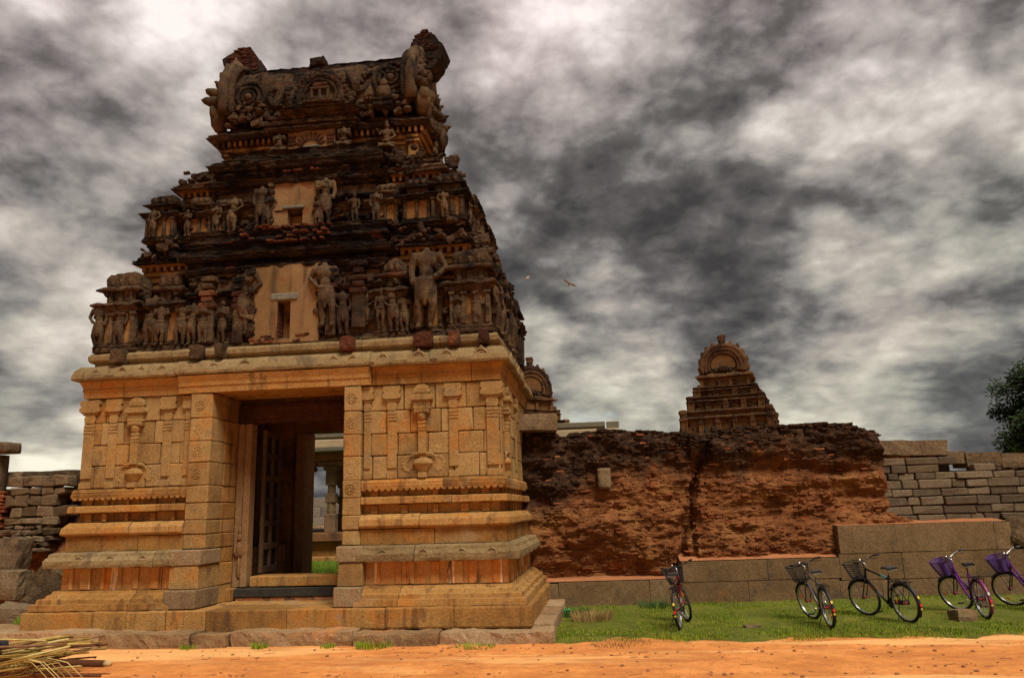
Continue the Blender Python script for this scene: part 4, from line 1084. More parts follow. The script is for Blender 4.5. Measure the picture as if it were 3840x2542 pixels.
# pavilions
for x, k, y, h, sc_ in ((-3.42, 0, 0.38, 1.62, 1.0), (-2.45, 1, 0.36, 1.56, 1.12), (-1.98, 1, 0.5, 1.5, 0.8), (3.40, 0, 0.38, 1.62, 1.0), (2.55, 1, 0.46, 1.60, 1.3), (1.92, 1, 0.36, 1.55, 1.0)):
    o = link('pavilion', PAV[k], t1, (x, y, 5.12)); o.scale = (sc_, 1, h)
for y, h, k in ((1.25, 1.55, 1), (2.1, 1.75, 2), (2.95, 1.55, 1), (3.75, 1.6, 0)):
    for sx in (-1, 1):
        o = link('pavilion', PAV[k], t1, (sx * 3.55, y, 5.12), (0, 0, sx * PI / 2)); o.scale = (1, 1, h)
for x, zt, w_ in ((-1.60, 6.5, 0.24), (1.33, 6.62, 0.26), (-0.98, 6.45, 0.2), (0.80, 6.5, 0.2)):
    b = MB(); b.box((0, 0, 0.35), (w_, 0.22, 0.8), 0, 0.02)
    for z, k in ((0.66, 1.25), (0.78, 0.9), (0.90, 1.35), (1.04, 0.85), (1.18, 1.3)): b.gbox((0, -0.02, z), (w_ * k, 0.26, 0.10), 0.05, 1 if z < 1.0 else 2, 0.02)
    b.rough(0.018, 8, x)
    b.build('stucco_pilaster', ['stucco', 'brick_dark', 'crust'], t1, False, (x, 0.08, zt - 1.25))
# standing figures
F1 = [(-3.74, 5.18, .80, 0), (-3.37, 5.18, .80, 4), (-2.75, 5.20, .95, 2), (-2.52, 5.18, .74, 6), (-2.13, 5.18, .78, 2), (-1.91, 5.18, .78, 4), (-1.65, 5.18, .84, 1), (-1.30, 5.18, .80, 1), (-0.92, 5.30, 1.22, 2),
      (0.75, 5.36, 1.18, 2), (1.05, 5.20, .80, 0), (1.44, 5.38, .70, 3), (1.75, 5.30, .68, 5), (2.0, 5.2, .78, 2), (2.19, 5.2, .64, 6), (2.57, 5.2, 1.48, 0), (3.18, 5.18, .76, 1), (3.52, 5.18, .78, 4)]
for i, (x, z, h, k) in enumerate(F1):
    put_fig(t1, k, x, -0.02 + 0.04 * (i % 3), z, h, rg.uniform(-0.25, 0.25), i % 2 == 0)
for i, (y, h, k) in enumerate(((0.15, .8, 4), (0.72, .95, 0), (1.25, .85, 1), (1.8, 1.1, 2), (2.4, 1.1, 0), (3.0, .8, 4))):
    for sx in (-1, 1): put_fig(t1, k, sx * 3.86, y, 5.18, h, sx * PI / 2 + rg.uniform(-0.2, 0.2), i % 2 == 0)
for i, (x, z) in enumerate(()):
    b = MB(); b.ell((0, 0, 0), (0.16, 0.14, 0.16), 0, 9); b.ell((0, -0.1, -0.08), (0.1, 0.08, 0.1), 0, 8); b.rough(0.05, 6, i); b.build('stucco_boss', 'crust', t1, True, (x, 0.02, z))

# ============ second tier (z 7.4 - 9.1)
t2 = empty('second_tier', gate)
blockobj('core', 'ochre', t2, -2.6, 2.6, 0.95, 3.25, 7.1, 8.85, 0.0, 0, 0)
blockobj('parapet_wall', 'ochre', t2, -3.0, 3.0, 0.72, 3.5, 7.2, 8.0, 0.0, 0, 0)
ledge(t2, plan(3.05, 0.58, 3.65), [(7.40, 7.46, 0.12, 0.08), (7.47, 7.53, 0.05, 0.02)], 'floor_ledge', seed=22)
ledge(t2, plan(2.98, 0.70, 3.55), [(7.86, 7.93, 0.14, 0.18), (7.94, 8.0, 0.17, 0.05)], 'string_ledge', seed=25)
ledge(t2, plan(2.6, 0.95, 3.25), [(8.16, 8.22, 0.05, 0.05), (8.28, 8.36, 0.08, 0.10), (8.38, 8.46, 0.12, 0.14)], 'fascia', 'ochre', 0.12, 0.008, 26, 0.0)
dentils(t2, 2.72, 0.83, 3.35, 8.54, 0.06, 0.135)
ledge(t2, plan(2.6, 0.95, 3.25), [(8.575, 8.60, 0.18, 0.23)], 'soffit', 'ochre', 0.12, 0.008, 27, 0.0)
ledge(t2, plan(2.6, 0.95, 3.25), [(8.61, 8.70, 0.30, 0.25), (8.71, 8.90, 0.23, 0.02), (8.90, 8.98, 0.08, 0.05), (8.99, 9.06, 0.0, 0.03), (9.07, 9.16, -0.08, -0.12)], 'eave', seed=28)
for x0, x1 in ((-1.85, -0.66), (0.29, 1.45)):
    blockobj('bay_wall', 'stucco', t2, x0, x1, 0.62, 1.1, 7.4, 8.5, 0.0, 0, 0)
    ledge(t2, [(x0, 1.0), (x0, 0.62), (x1, 0.62), (x1, 1.0)], [(7.62, 7.67, 0.06, 0.08), (7.69, 7.74, 0.09, 0.03), (8.08, 8.13, 0.08, 0.11), (8.15, 8.21, 0.10, 0.04)], 'bay_string', seed=31 + x0)
ledge(t2, [(-1.9, 1.1), (-1.9, 0.62), (1.5, 0.62), (1.5, 1.1)], [(8.40, 8.47, 0.05, 0.03), (8.50, 8.60, 0.16, 0.20), (8.61, 8.67, 0.10, 0.04), (8.68, 8.78, 0.0, 0.03), (8.79, 8.85, 0.06, 0.02), (8.88, 9.0, 0.12, 0.16), (9.01, 9.1, 0.10, 0.05)], 'bay_ledge', seed=33, inset=-0.6)
ledge(t2, [(-1.75, 1.3), (-1.75, 0.85), (1.35, 0.85), (1.35, 1.3)], [(9.11, 9.2, 0.10, 0.14), (9.21, 9.28, 0.06, 0.03), (9.29, 9.40, 0.0, 0.05)], 'bay_ledge', seed=34, inset=-0.6)
window_panel(t2, -0.66, 0.29, 7.52, 8.56, -0.32, -0.01, 7.56, 7.94, 0.52, 1.1)
blockobj('window_lintel', 'grey_slab', t2, -0.42, 0.03, 0.46, 0.8, 7.942, 8.02, 0.015, 0.006)
blockobj('window_back', 'dark_slab', t2, -0.4, 0.1, 0.86, 0.94, 7.5, 8.0, 0, 0, 0)
for x, k, y, h, sc_ in ((-2.93, 0, 0.72, 1.02, 0.82), (-2.15, 1, 0.74, 0.98, 1.05), (-1.62, 1, 0.75, 0.9, 0.9), (2.93, 0, 0.72, 1.02, 0.85), (2.32, 1, 0.70, 1.0, 1.1), (1.68, 1, 0.75, 0.95, 1.0)):
    o = link('pavilion', PAV[k], t2, (x, y, 7.42)); o.scale = (sc_, 0.9, h)
for y, h, k in ((1.45, 0.98, 1), (2.1, 1.15, 2), (2.8, 0.98, 1), (3.4, 1.0, 0)):
    for sx in (-1, 1):
        o = link('pavilion', PAV[k], t2, (sx * 3.05, y, 7.42), (0, 0, sx * PI / 2)); o.scale = (0.85, 0.85, h)
for i, (x, z, h, k, y) in enumerate([(-3.03, 7.47, .56, 0, .3), (-2.32, 7.47, .55, 1, .36), (-1.76, 7.50, .56, 4, .42), (-1.44, 7.5, .72, 2, .44), (-0.86, 7.55, .86, 0, .46), (-0.72, 7.55, .62, 6, .48),
                                 (0.48, 7.52, .96, 4, .46), (0.34, 7.52, .6, 1, .44), (1.09, 7.5, .62, 5, .44), (1.52, 7.47, .62, 4, .42), (2.9, 7.45, .5, 2, .3)]):
    put_fig(t2, k, x, y, z, h, rg.uniform(-0.2, 0.2), i % 2 == 1)
for i, (y, h, k) in enumerate(((0.75, .5, 1), (1.5, .6, 2), (2.1, .7, 0), (2.8, .55, 4))):
    for sx in (-1, 1): put_fig(t2, k, sx * 3.3, y, 7.46, h, sx * PI / 2, i % 2 == 0)

# ============ neck and barrel roof
t3 = empty('neck_tier', gate)
blockobj('core', 'ochre', t3, -2.12, 2.12, 1.36, 2.9, 8.9, 10.0, 0.0, 0, 0)
ledge(t3, plan(2.12, 1.36, 2.9), [(9.56, 9.62, 0.04, 0.05), (9.66, 9.73, 0.09, 0.11)], 'fascia', 'ochre', 0.12, 0.006, 41, 0.0)
dentils(t3, 2.24, 1.24, 3.0, 9.82, 0.055, 0.125)
for x in (-2.03, -1.2, 1.15, 2.03):
    b = MB(); b.box((0, 0, 0.22), (0.2, 0.1, 0.46), 0, 0.01); b.box((0, -0.02, 0.48), (0.3, 0.14, 0.07), 0, 0.01); b.box((0, -0.03, 0.57), (0.24, 0.16, 0.07), 0, 0.01)
    b.build('neck_pilaster', 'ochre', t3, loc=(x, 1.33, 9.12))
ledge(t3, plan(2.12, 1.36, 2.9), [(9.89, 9.95, 0.30, 0.32), (9.96, 10.10, 0.30, 0.10), (10.10, 10.17, 0.16, 0.12)], 'eave', seed=43, amp=0.03)
ledge(t3, [(-0.95, 1.5), (-0.95, 1.05), (0.82, 1.05), (0.82, 1.5)], [(9.36, 9.42, 0.06, 0.03), (9.90, 9.97, 0.10, 0.13), (9.98, 10.04, 0.05, 0.03), (10.05, 10.13, 0.14, 0.10), (10.14, 10.2, 0.05, 0.02), (10.21, 10.28, 0.12, 0.08)], 'bay_ledge', seed=45, inset=-0.5)
blockobj('fan_panel', 'plaster', t3, -0.60, 0.42, 1.05, 1.5, 9.38, 9.92, 0, 0, 0)
b = MB()
for k in range(9):
    a = 0.35 + k * (PI - 0.7) / 8
    b.box((-0.1 + 0.26 * math.cos(a), 1.045, 9.53 + 0.24 * math.sin(a)), (0.17, 0.05, 0.04), 0, 0.006, 0.0, Euler((0, -a, 0)).to_matrix())
for k in range(3):
    for sx in (-1, 1): b.box((-0.09 + sx * 0.42, 1.045, 9.62 + 0.075 * k), (0.16, 0.05, 0.05), 0, 0.006)
b.build('brick_fan', 'brick_dark', t3)
blockobj('window_lintel', 'grey_slab', t3, -0.25, 0.12, 0.96, 1.2, 9.47, 9.54, 0.02, 0.008)
for x, sx in ((-0.16, 0), (0.04, 0)): blockobj('brick_stub', 'brick', t3, x - 0.06, x + 0.06, 0.98, 1.2, 9.38, 9.47, 0.01, 0.004)
put_fig(t3, 1, -0.76, 0.98, 9.40, 0.74, 0, False, True); put_fig(t3, 1, 0.64, 0.98, 9.40, 0.80, 0, True, True); put_fig(t3, 0, 1.55, 1.02, 9.30, 0.82, 0, True, True)
put_fig(t3, 1, -1.62, 1.1, 9.14, 0.5, 0.3, False, True)
for i, (y, k) in enumerate(((1.6, 0), (2.15, 1), (2.7, 0))): put_fig(t3, k, 2.45, y, 9.1, 0.75, PI / 2, False, True)

roof = empty('barrel_roof', gate)
def horseshoe(ry, zb, zt, n=22, flare=0.0):
    """cross-section (y, z) of the barrel vault about y = 2.12"""
    pts = []
    for k in range(n + 1):
        t = -0.42 + (PI + 0.84) * k / n
        y = 2.12 - ry * math.copysign(abs(math.cos(t)) ** 0.72, math.cos(t))
        z = (zb + zt) / 2 - 0.16 + ((zt - zb) / 2 + 0.16) * math.sin(t)
        pts.append((y, max(zb, z)))
    return pts
def vault(name, x0, x1, ry, zb, zt, mat, amp, seed, nx):
    b = MB(); pr = horseshoe(ry, zb, zt); L = len(pr); vs = []; fs = []
    for i in range(nx + 1):
        x = x0 + (x1 - x0) * i / nx
        for y, z in pr:
            d = fbm((x * 2.5, y * 2.5, z * 2.5), 4, seed) * amp
            e = Vector((0, y - 2.12, z - (zb + zt) / 2)); e = e.normalized() if e.length else e
            sag = 0.02 * math.sin(PI * i / nx)
            vs.append((x, y + e.y * d, z + e.z * d - (sag if z > zb + 0.8 else 0)))
    for i in range(nx):
        for k in range(L - 1): fs.append((i * L + k, i * L + k + 1, (i + 1) * L + k + 1, (i + 1) * L + k))
    fs.append(tuple(range(L))[::-1]); fs.append(tuple(range(nx * L, nx * L + L)))
    b.add(vs, fs); return b.build(name, mat, roof, False)
vault('vault', -2.05, 2.05, 1.0, 10.15, 11.74, 'crust', 0.08, 51, 60)
ledge(roof, [(-2.0, 1.62), (2.0, 1.62)], [(11.50, 11.58, 0.10, 0.14), (11.59, 11.72, 0.10, 0.02), (11.73, 11.80, 0.04, -0.04)], 'ridge_ledge', seed=71, inset=-0.9)
for sx in (-1, 1):
    # gable frame, beaded arch and flame petals
    b = MB(); pr = horseshoe(1.14, 10.15, 11.92, 26)
    arc = [(sx * 2.06, y, z) for y, z in pr]
    b.tube(arc, 0.13, 8); b.rough(0.03, 6, 60 + sx); b.build('gable_arch', 'stucco', roof, True)
    b = MB(); arc = [(sx * 1.90, 2.12 + (y - 2.12) * 0.99, z - 0.02) for y, z in pr]
    b.tube(arc, 0.075, 7)
    for y, z in pr[::1]: b.ell((sx * 1.98, 2.12 + (y - 2.12) * 1.04, z), (0.045, 0.05, 0.05), 0, 6)
    b.build('beaded_arch', 'crust', roof, True)
    b = MB(); pts = [(sx * 2.2, y, z) for y, z in pr]
    b.prism([(y, z) for y, z in pr], sx * 2.06, sx * 2.17, 'x'); b.build('gable_slab', 'stucco', roof)
    for fy in (1, -1):
        for i in range(6):
            th = R(6 + 11.5 * i); L_ = (0.28 if sx < 0 else 0.18) + 0.03 * math.sin(i * 2.1)
            z = 10.78 + 0.185 * i; y = 1.10 + 0.085 * i if fy > 0 else 3.14 - 0.085 * i
            b = MB(); b.ell((L_ * 0.5, 0, 0), (L_, 0.13, 0.115), 0, 10); b.ell((L_ * 0.45, -0.06, 0.03), (L_ * 0.75, 0.13, 0.08), 0, 8); b.ell((L_ * 1.2, 0, 0.03), (0.12, 0.07, 0.05), 0, 7); b.rough(0.035, 7, i + sx)
            o = b.build('flame_petal', 'stucco', roof, True, (sx * (2.16 - 0.04 * i), y, z))
            o.rotation_euler = Vector((sx * math.cos(th), -0.10 * fy, math.sin(th))).to_track_quat('X', 'Z').to_euler()
        b = MB(); b.ell((0, 0, 0), (0.18, 0.2, 0.33), 0, 10); b.ell((sx * 0.05, -0.1 * fy, 0.1), (0.12, 0.14, 0.2), 0, 8); b.rough(0.05, 6, 3 + sx)
        b.build('corner_lobe', 'stucco', roof, True, (sx * 2.26, 1.22 if fy > 0 else 3.0, 10.46))
    # eroded side relief under the gable
    b = MB()
    for k in range(26):
        b.ell((sx * 2.22, 1.25 + rg.random() * 1.75, 10.2 + rg.random() * 1.5), (rg.uniform(0.07, 0.16), rg.uniform(0.08, 0.2), rg.uniform(0.08, 0.24)), 0, 7)
    b.rough(0.06, 5, 70 + sx); b.build('gable_relief', 'crust', roof, True)['kind'] = 'stuff'
    # broken brick horn on the ridge end
    HP = [(1.58, 11.70), (1.83, 12.06), (1.93, 12.40), (2.17, 12.53), (2.32, 12.44), (2.63, 12.08), (2.52, 11.80), (2.30, 11.55)] if sx > 0 else [(-1.62, 11.72), (-1.80, 12.36), (-1.92, 12.53), (-2.17, 12.56), (-2.40, 12.42), (-2.58, 12.30), (-2.50, 11.95), (-2.30, 11.55)]
    cx = sum(p[0] for p in HP) / 8; cz = sum(p[1] for p in HP) / 8
    prof = []
    for (x0, z0), (x1, z1) in zip(HP, HP[1:] + HP[:1]):
        for q in range(5):
            t = q / 5; n_ = 0.022 * noise.noise(Vector((x0 * 3 + t * 4, z0 * 5 + t * 3, sx)))
            prof.append((x0 + (x1 - x0) * t + n_, z0 + (z1 - z0) * t + n_))
    b = MB(); b.prism(prof, 1.80, 2.40, 'y'); b.rough(0.03, 6, sx + 4); b.build('horn_core', 'crust', roof)
    bk = MB(); z = 11.74
    while z < 12.52:
        xsx = []
        for (x0, z0), (x1, z1) in zip(HP, HP[1:] + HP[:1]):
            if (z0 - z) * (z1 - z) < 0: xsx.append(x0 + (x1 - x0) * (z - z0) / (z1 - z0))
        if len(xsx) >= 2 and (z > 12.05 or rg.random() < 0.5):
            xa, xb = min(xsx), max(xsx); nb = max(1, int((xb - xa) / 0.15))
            for j in range(nb):
                if (j == nb - 1 if sx > 0 else j == 0) and nb > 2: continue
                x = xa + (j + 0.5 + 0.25 * ((int(z * 23) % 2) - 0.5)) * (xb - xa) / nb
                for y in (1.83, 2.37): bk.box((x, y + rg.uniform(-0.012, 0.012), z), (0.138, 0.12, 0.036), 0, 0.006, 0.005, None, rg)
        z += 0.043
    ob = bk.build('horn_bricks', 'brick_dark', roof); ob['kind'] = 'stuff'
# ridge knobs and centre dormer
b = MB(); b.gbox((0, 0, 0), (0.34, 0.4, 0.2), 0.07, 0, 0.03); b.rough(0.04, 6, 3); b.build('ridge_stump', 'crust', roof, False, (-0.20, 1.7, 11.84))
DZ, DRR = 10.66, 0.46
AR = [-0.45 + (PI + 0.9) * k / 20 for k in range(21)]
b = MB()
b.tube([(0.1 + DRR * math.cos(t), 1.0, DZ + DRR * math.sin(t)) for t in AR], 0.07, 8)
b.tube([(0.1 + DRR * 0.78 * math.cos(t), 0.97, DZ + DRR * 0.78 * math.sin(t)) for t in AR], 0.035, 6)
for t in [-0.3 + (PI + 0.6) * k / 18 for k in range(19)]: b.ell((0.1 + DRR * 1.22 * math.cos(t), 1.02, DZ + DRR * 1.2 * math.sin(t)), (0.055, 0.06, 0.055), 0, 7)
for q in (-1, 1):
    for k in range(5): b.ell((0.1 + q * (DRR * 1.35 + 0.04 * k), 1.05, DZ - 0.25 + 0.12 * k), (0.10 - 0.01 * k, 0.08, 0.10), 0, 7)
b.rough(0.03, 8, 4); b.build('dormer_arch', 'crust', roof, False)
b = MB(); b.prism([(0.1 + DRR * 0.95 * math.cos(t), DZ + DRR * 0.95 * math.sin(t)) for t in AR], 1.02, 1.5, 'y'); b.build('dormer_back', 'stucco', roof)
b = MB()
b.box((0.1, 0.98, DZ + 0.16), (0.42, 0.10, 0.05), 0, 0.01); b.box((0.1, 0.96, DZ - 0.10), (0.56, 0.16, 0.06), 1, 0.01); b.box((0.1, 0.94, DZ - 0.18), (0.64, 0.2, 0.05), 1, 0.01)
for x in (-0.08, 0.1, 0.28): b.box((x, 0.98, DZ + 0.03), (0.06, 0.08, 0.22), 0, 0.01)
b.gbox((0.1, 0.99, DZ + 0.25), (0.34, 0.10, 0.10), 0.05, 2, 0.03)
b.rough(0.014, 9, 4); b.build('dormer_shrine', ['stucco', 'crust', 'brick_dark'], roof)
ledge(roof, [(-0.6, 1.4), (-0.6, 0.98), (0.78, 0.98), (0.78, 1.4)], [(10.24, 10.30, 0.12, 0.15), (10.31, 10.36, 0.06, 0.03), (10.37, 10.43, 0.10, 0.05)], 'dormer_ledge', seed=61, inset=-0.4)
def scroll(x, z, r, sg, nm='scroll_relief'):
    b = MB(); ycut = lambda zz: 2.12 - 1.0 * math.sqrt(max(0.05, 1 - ((zz - 10.85) / 0.98) ** 2)) - 0.02
    for q in (1.0, 0.68, 0.38):
        b.tube([(x + r * q * math.cos(t), min(1.2, ycut(z + r * q * math.sin(t))), z + r * q * math.sin(t)) for t in [2 * PI * k / 18 for k in range(18)]], 0.055 * (0.6 + 0.4 * q), 6, 0, True)
    b.ell((x, ycut(z), z), (r * 0.25, 0.08, r * 0.25), 1, 8)
    b.tube([(x + sg * (r + 0.1 + k * 0.10), ycut(z - 0.2), z - 0.05 - 0.24 * math.sin(k * 0.9)) for k in range(6)], [0.06, 0.07, 0.075, 0.07, 0.06, 0.04], 6)
    for k in range(16):
        b.ell((x + sg * rg.uniform(-0.2, 0.75), ycut(z - 0.2) + 0.02, z + rg.uniform(-0.45, 0.35)), (0.06, 0.05, 0.06), 0, 6)
    b.rough(0.02, 9, x); b.build(nm, ['crust', 'stucco'], roof, True)
scroll(-1.55, 10.85, 0.36, 1); scroll(1.60, 11.0, 0.38, -1)
b = MB(); b.box((0, 0, 0), (0.4, 0.3, 0.1), 0, 0.02); b.box((0, 0, 0.1), (0.5, 0.34, 0.07), 0, 0.02); b.ell((0, 0, 0.3), (0.17, 0.14, 0.2), 1, 9); b.ell((0, -0.05, 0.5), (0.09, 0.09, 0.1), 1, 8); b.rough(0.02, 8, 2)
b.build('seated_lion', ['crust', 'stucco'], roof, True, (1.48, 1.02, 10.3))
b = MB()
for k in range(20): b.ell((rg.uniform(-2.0, 2.0), 1.12, rg.uniform(10.25, 10.5)), (rg.uniform(.06, .14), 0.09, rg.uniform(.05, .12)), 0, 7)
b.rough(0.04, 7, 5); b.build('roof_base_relief', 'crust', roof, True)['kind'] = 'stuff'
# loose bricks showing on the ledges of the centre bay
bk = MB()
for k in range(80):
    z = rg.choice((7.40, 7.44, 7.27, 7.20, 7.1, 9.0, 8.8, 6.86)); x = rg.gauss(-0.1, 0.45)
    bk.box((x, (0.02 if z < 7.4 else 0.1) + rg.uniform(-0.05, 0.06) + (0.5 if z > 8 else 0), z), (rg.uniform(0.06, 0.15), 0.12, 0.035), 0, 0.006, 0.008, None, rg)
ob = bk.build('exposed_bricks', 'brick_dark', t1); ob['kind'] = 'stuff'

# eroded stucco debris clinging to the tier fronts (too small and broken to pick apart)
def debris(parent, n, xr, z0, z1, y, seed, bands=()):
    rd = random.Random(seed); b = MB()
    for k in range(n):
        x = rd.uniform(-xr, xr); z = rd.uniform(z0, z1)
        if any(a < x < c and e < z < f for a, c, e, f in bands): continue
        m = MB(); s_ = (rd.uniform(0.05, 0.2), rd.uniform(0.08, 0.2), rd.uniform(0.04, 0.16))
        m.gbox((0, 0, 0), s_, 0.06, 0 if rd.random() < 0.65 else 1, 0.03); m.rough(0.03, 7, k + seed)
        b.add(m.v, m.f, 0, Matrix.Translation((x, y + rd.uniform(-0.05, 0.08), z)) @ Euler((rd.uniform(-.4, .4), rd.uniform(-.5, .5), rd.uniform(-.4, .4))).to_matrix().to_4x4())
    o = b.build('stucco_debris', ['crust', 'stucco'], parent); o['kind'] = 'stuff'
    o2 = MB()
    for k in range(n // 2):
        yy = rd.uniform(y + 0.4, 3.6); z = rd.uniform(z0, z1)
        m = MB(); m.gbox((0, 0, 0), (rd.uniform(0.08, 0.22), rd.uniform(0.08, 0.22), rd.uniform(0.06, 0.2)), 0.07, 0, 0.03); m.rough(0.03, 7, k)
        o2.add(m.v, m.f, 0, Matrix.Translation((xr + rd.uniform(-0.02, 0.12), yy, z)))
    o = o2.build('stucco_debris', 'crust', parent); o['kind'] = 'stuff'
debris(t1, 200, 3.75, 5.2, 6.6, 0.12, 5, [(-0.74, 0.58, 5.0, 6.7)])
debris(t1, 90, 3.4, 6.98, 7.45, 0.30, 6)
debris(t2, 150, 3.15, 7.5, 8.2, 0.55, 7, [(-0.66, 0.29, 7.4, 8.6)])
debris(t2, 80, 2.8, 8.62, 9.2, 0.72, 8)
debris(roof, 120, 2.0, 10.15, 10.7, 1.1, 9)

for o_, x_ in ((0, -0.74), (1, 0.60)):
    rd = random.Random(30 + o_)
    for k in range(11):
        m = MB(); m.gbox((0, 0, 0), (rd.uniform(0.1, 0.24), rd.uniform(0.14, 0.24), rd.uniform(0.08, 0.22)), 0.06, 0, 0.03); m.rough(0.04, 6, k + o_ * 20)
        m.build('stucco_fragment', 'stucco' if k % 2 else 'crust', t1, False, (x_ + rd.uniform(-0.06, 0.05), 0.05, 5.3 + k * 0.12), (rd.uniform(-.3, .3), rd.uniform(-.4, .4), 0))
for o_, x_ in ((0, -0.66), (1, 0.30)):
    rd = random.Random(40 + o_)
    for k in range(8):
        m = MB(); m.gbox((0, 0, 0), (rd.uniform(0.08, 0.18), rd.uniform(0.14, 0.24), rd.uniform(0.07, 0.18)), 0.06, 0, 0.03); m.rough(0.04, 6, k + o_ * 20)
        m.build('stucco_fragment', 'stucco' if k % 2 else 'crust', t2, False, (x_ + rd.uniform(-0.05, 0.03), 0.56, 7.6 + k * 0.12), (rd.uniform(-.3, .3), rd.uniform(-.4, .4), 0))

# =================================================================== GROUND
rs = random.Random(5)
def ground_h(x, y):
    return 0.02 * fbm((x * 0.35, y * 0.35, 0), 3, 3) * (1 if y < 6 else 0) + 0.010 * fbm((x * 1.6, y * 2.6, 0), 3, 8) - sum(0.022 * max(0.0, 1 - abs(y - yr - 0.12 * math.sin(x * 0.35)) / 0.16) for yr in (-1.75, -3.0)) * (0.6 + 0.6 * fbm((x * 1.1, 0.3, 0), 2, 18))
b = MB()
xs = [-400, -150, -60, -30, -18] + [-14 + 0.2 * i for i in range(0, 166)] + [24, 34, 60, 150, 400]
ys = [-120, -40, -20, -14, -10, -8, -6.5] + [-5.2 + 0.07 * i for i in range(0, 66)] + [-0.5 + 0.16 * i for i in range(0, 34)] + [6, 8, 12, 20, 35, 60, 120, 300, 800]
vs = [(x, y, ground_h(x, y) if (-9 < y < 5 and -15 < x < 20) else 0.0) for y in ys for x in xs]
nx = len(xs)
b.add(vs, [(j * nx + i, j * nx + i + 1, (j + 1) * nx + i + 1, (j + 1) * nx + i) for j in range(len(ys) - 1) for i in range(nx - 1)])
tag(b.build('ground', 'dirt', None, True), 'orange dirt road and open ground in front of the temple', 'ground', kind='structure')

def wall_y(x): return 3.15 + 0.12 * (x - 4.2)            # front line of the granite footing wall
def lawn_edge(x):                                          # near edge of the lawn
    return -1.0 + 0.045 * (x - 5) + 0.22 * fbm((x * 0.8, 0, 0), 3, 2) + 0.16 * fbm((x * 3.3, 0, 0), 3, 4) - (0.12 if 6.2 < x < 8.2 else 0)
b = MB(); N = 90; Mm = 26; vs = []
for j in range(Mm + 1):
    for i in range(N + 1):
        x = 4.55 + i * (17.5 - 4.55) / N
        y0 = lawn_edge(x) + 0.22; y1 = wall_y(x) + 0.1
        y = y0 + (y1 - y0) * j / Mm
        vs.append((x, y, ground_h(x, y) - 0.006 + 0.05 * min(1, (j / Mm) * 5) + 0.02 * fbm((x * 1.2, y * 1.2, 0), 3, 6)))
b.add(vs, [(j * (N + 1) + i, j * (N + 1) + i + 1, (j + 1) * (N + 1) + i + 1, (j + 1) * (N + 1) + i) for j in range(Mm) for i in range(N)])
tag(b.build('lawn_soil', 'lawn_soil', None, True), 'earth of the grass strip in front of the wall', 'lawn', kind='structure')
def lawn_z(x, y): return ground_h(x, y) + 0.03
def blades(name, n, pick, hrange, width, mat, label, parent=None, lean=0.5):
    vs = []; fs = []
    for i in range(n):
        p = pick()
        if p is None: continue
        x, y, z, k = p
        h = rs.uniform(*hrange) * k; a = rs.uniform(0, 2 * PI); l = rs.uniform(0, lean) * h
        wx, wy = math.cos(a) * width, math.sin(a) * width
        t = rs.uniform(0, 2 * PI)
        o = len(vs)
        vs += [(x - wx, y - wy, z), (x + wx, y + wy, z), (x + math.cos(t) * l, y + math.sin(t) * l, z + h)]
        fs.append((o, o + 1, o + 2))
    m = MB(); m.v = vs; m.f = fs; m.m = [0] * len(fs)
    o = m.build(name, mat, parent)
    if parent is None: tag(o, label, 'grass', kind='stuff')
    else: o['kind'] = 'stuff'
    return o
def pick_lawn():
    x = rs.uniform(4.6, 16.0)
    y0 = lawn_edge(x) - 0.03; y1 = wall_y(x)
    y = y0 + (y1 - y0) * rs.random() ** 1.15
    v = fbm((x * 0.9, y * 0.9, 0), 3, 12)
    e = (y - y0)
    if e < 0.5 and rs.random() > (e / 0.5) ** 1.2 + 0.06 + 0.5 * fbm((x * 3, y * 3, 0), 2, 15): return None
    if (x - 5.6) ** 2 / 0.5 + (y + 0.5) ** 2 / 0.03 < 1: return None
    if v < -0.2 and rs.random() < 0.8: return None
    return x, y, lawn_z(x, y), (0.75 + 0.5 * v + (0.5 if y1 - y < 0.4 else 0))
blades('lawn_grass', 105000, pick_lawn, (0.02, 0.06), 0.006, 'grass', 'short green lawn grass between the dirt road and the old wall')
blades('dry_lawn_grass', 16000, lambda: (lambda p: p if p and fbm((p[0] * 1.3, p[1] * 1.3, 0), 3, 33) > -0.05 else None)(pick_lawn()), (0.02, 0.07), 0.006, 'dry_grass', 'withered straw blades mixed into the lawn grass')
def tuft(x, y, n, r, h, mat, name, label, cat, z=0.0, grp=None):
    m = MB()
    for i in range(n):
        a = rs.uniform(0, 2 * PI); q = r * math.sqrt(rs.random()); hh = rs.uniform(0.5, 1.0) * h
        px, py = q * math.cos(a), q * math.sin(a); l = rs.uniform(0.1, 0.6) * hh
        wx = 0.007
        m.add([(px - wx, py, 0), (px + wx, py + wx, 0), (px + math.cos(a) * l, py + math.sin(a) * l, hh)], [(0, 1, 2)])
    return tag(m.build(name, mat, None, loc=(x, y, z)), label, cat, grp)
tuft(2.0, -1.02, 260, 0.28, 0.13, 'grass', 'weed_clump', 'spreading green weed clump at foot of step near middle of gateway', 'weed')
tuft(0.15, -1.0, 90, 0.13, 0.12, 'grass', 'weed_clump', 'small green weed tuft before the brown broken step stone', 'weed')
tuft(-1.05, -0.98, 70, 0.13, 0.09, 'grass', 'weed_clump', 'tiny weed tuft at the left part of the rough step', 'weed')
tuft(1.25, -1.02, 70, 0.12, 0.08, 'grass', 'weed_clump', 'thin weed tuft at step foot left of the largest weed clump', 'weed')
tuft(3.6, -1.12, 160, 0.3, 0.07, 'grass', 'weed_clump', 'low weeds along foot of the last step stone by the lawn', 'weed')
tuft(5.29, 1.3, 420, 0.34, 0.24, 'dry_grass', 'dry_bush', 'brown dry bush on the lawn near the gateway corner', 'bush', 0.02)
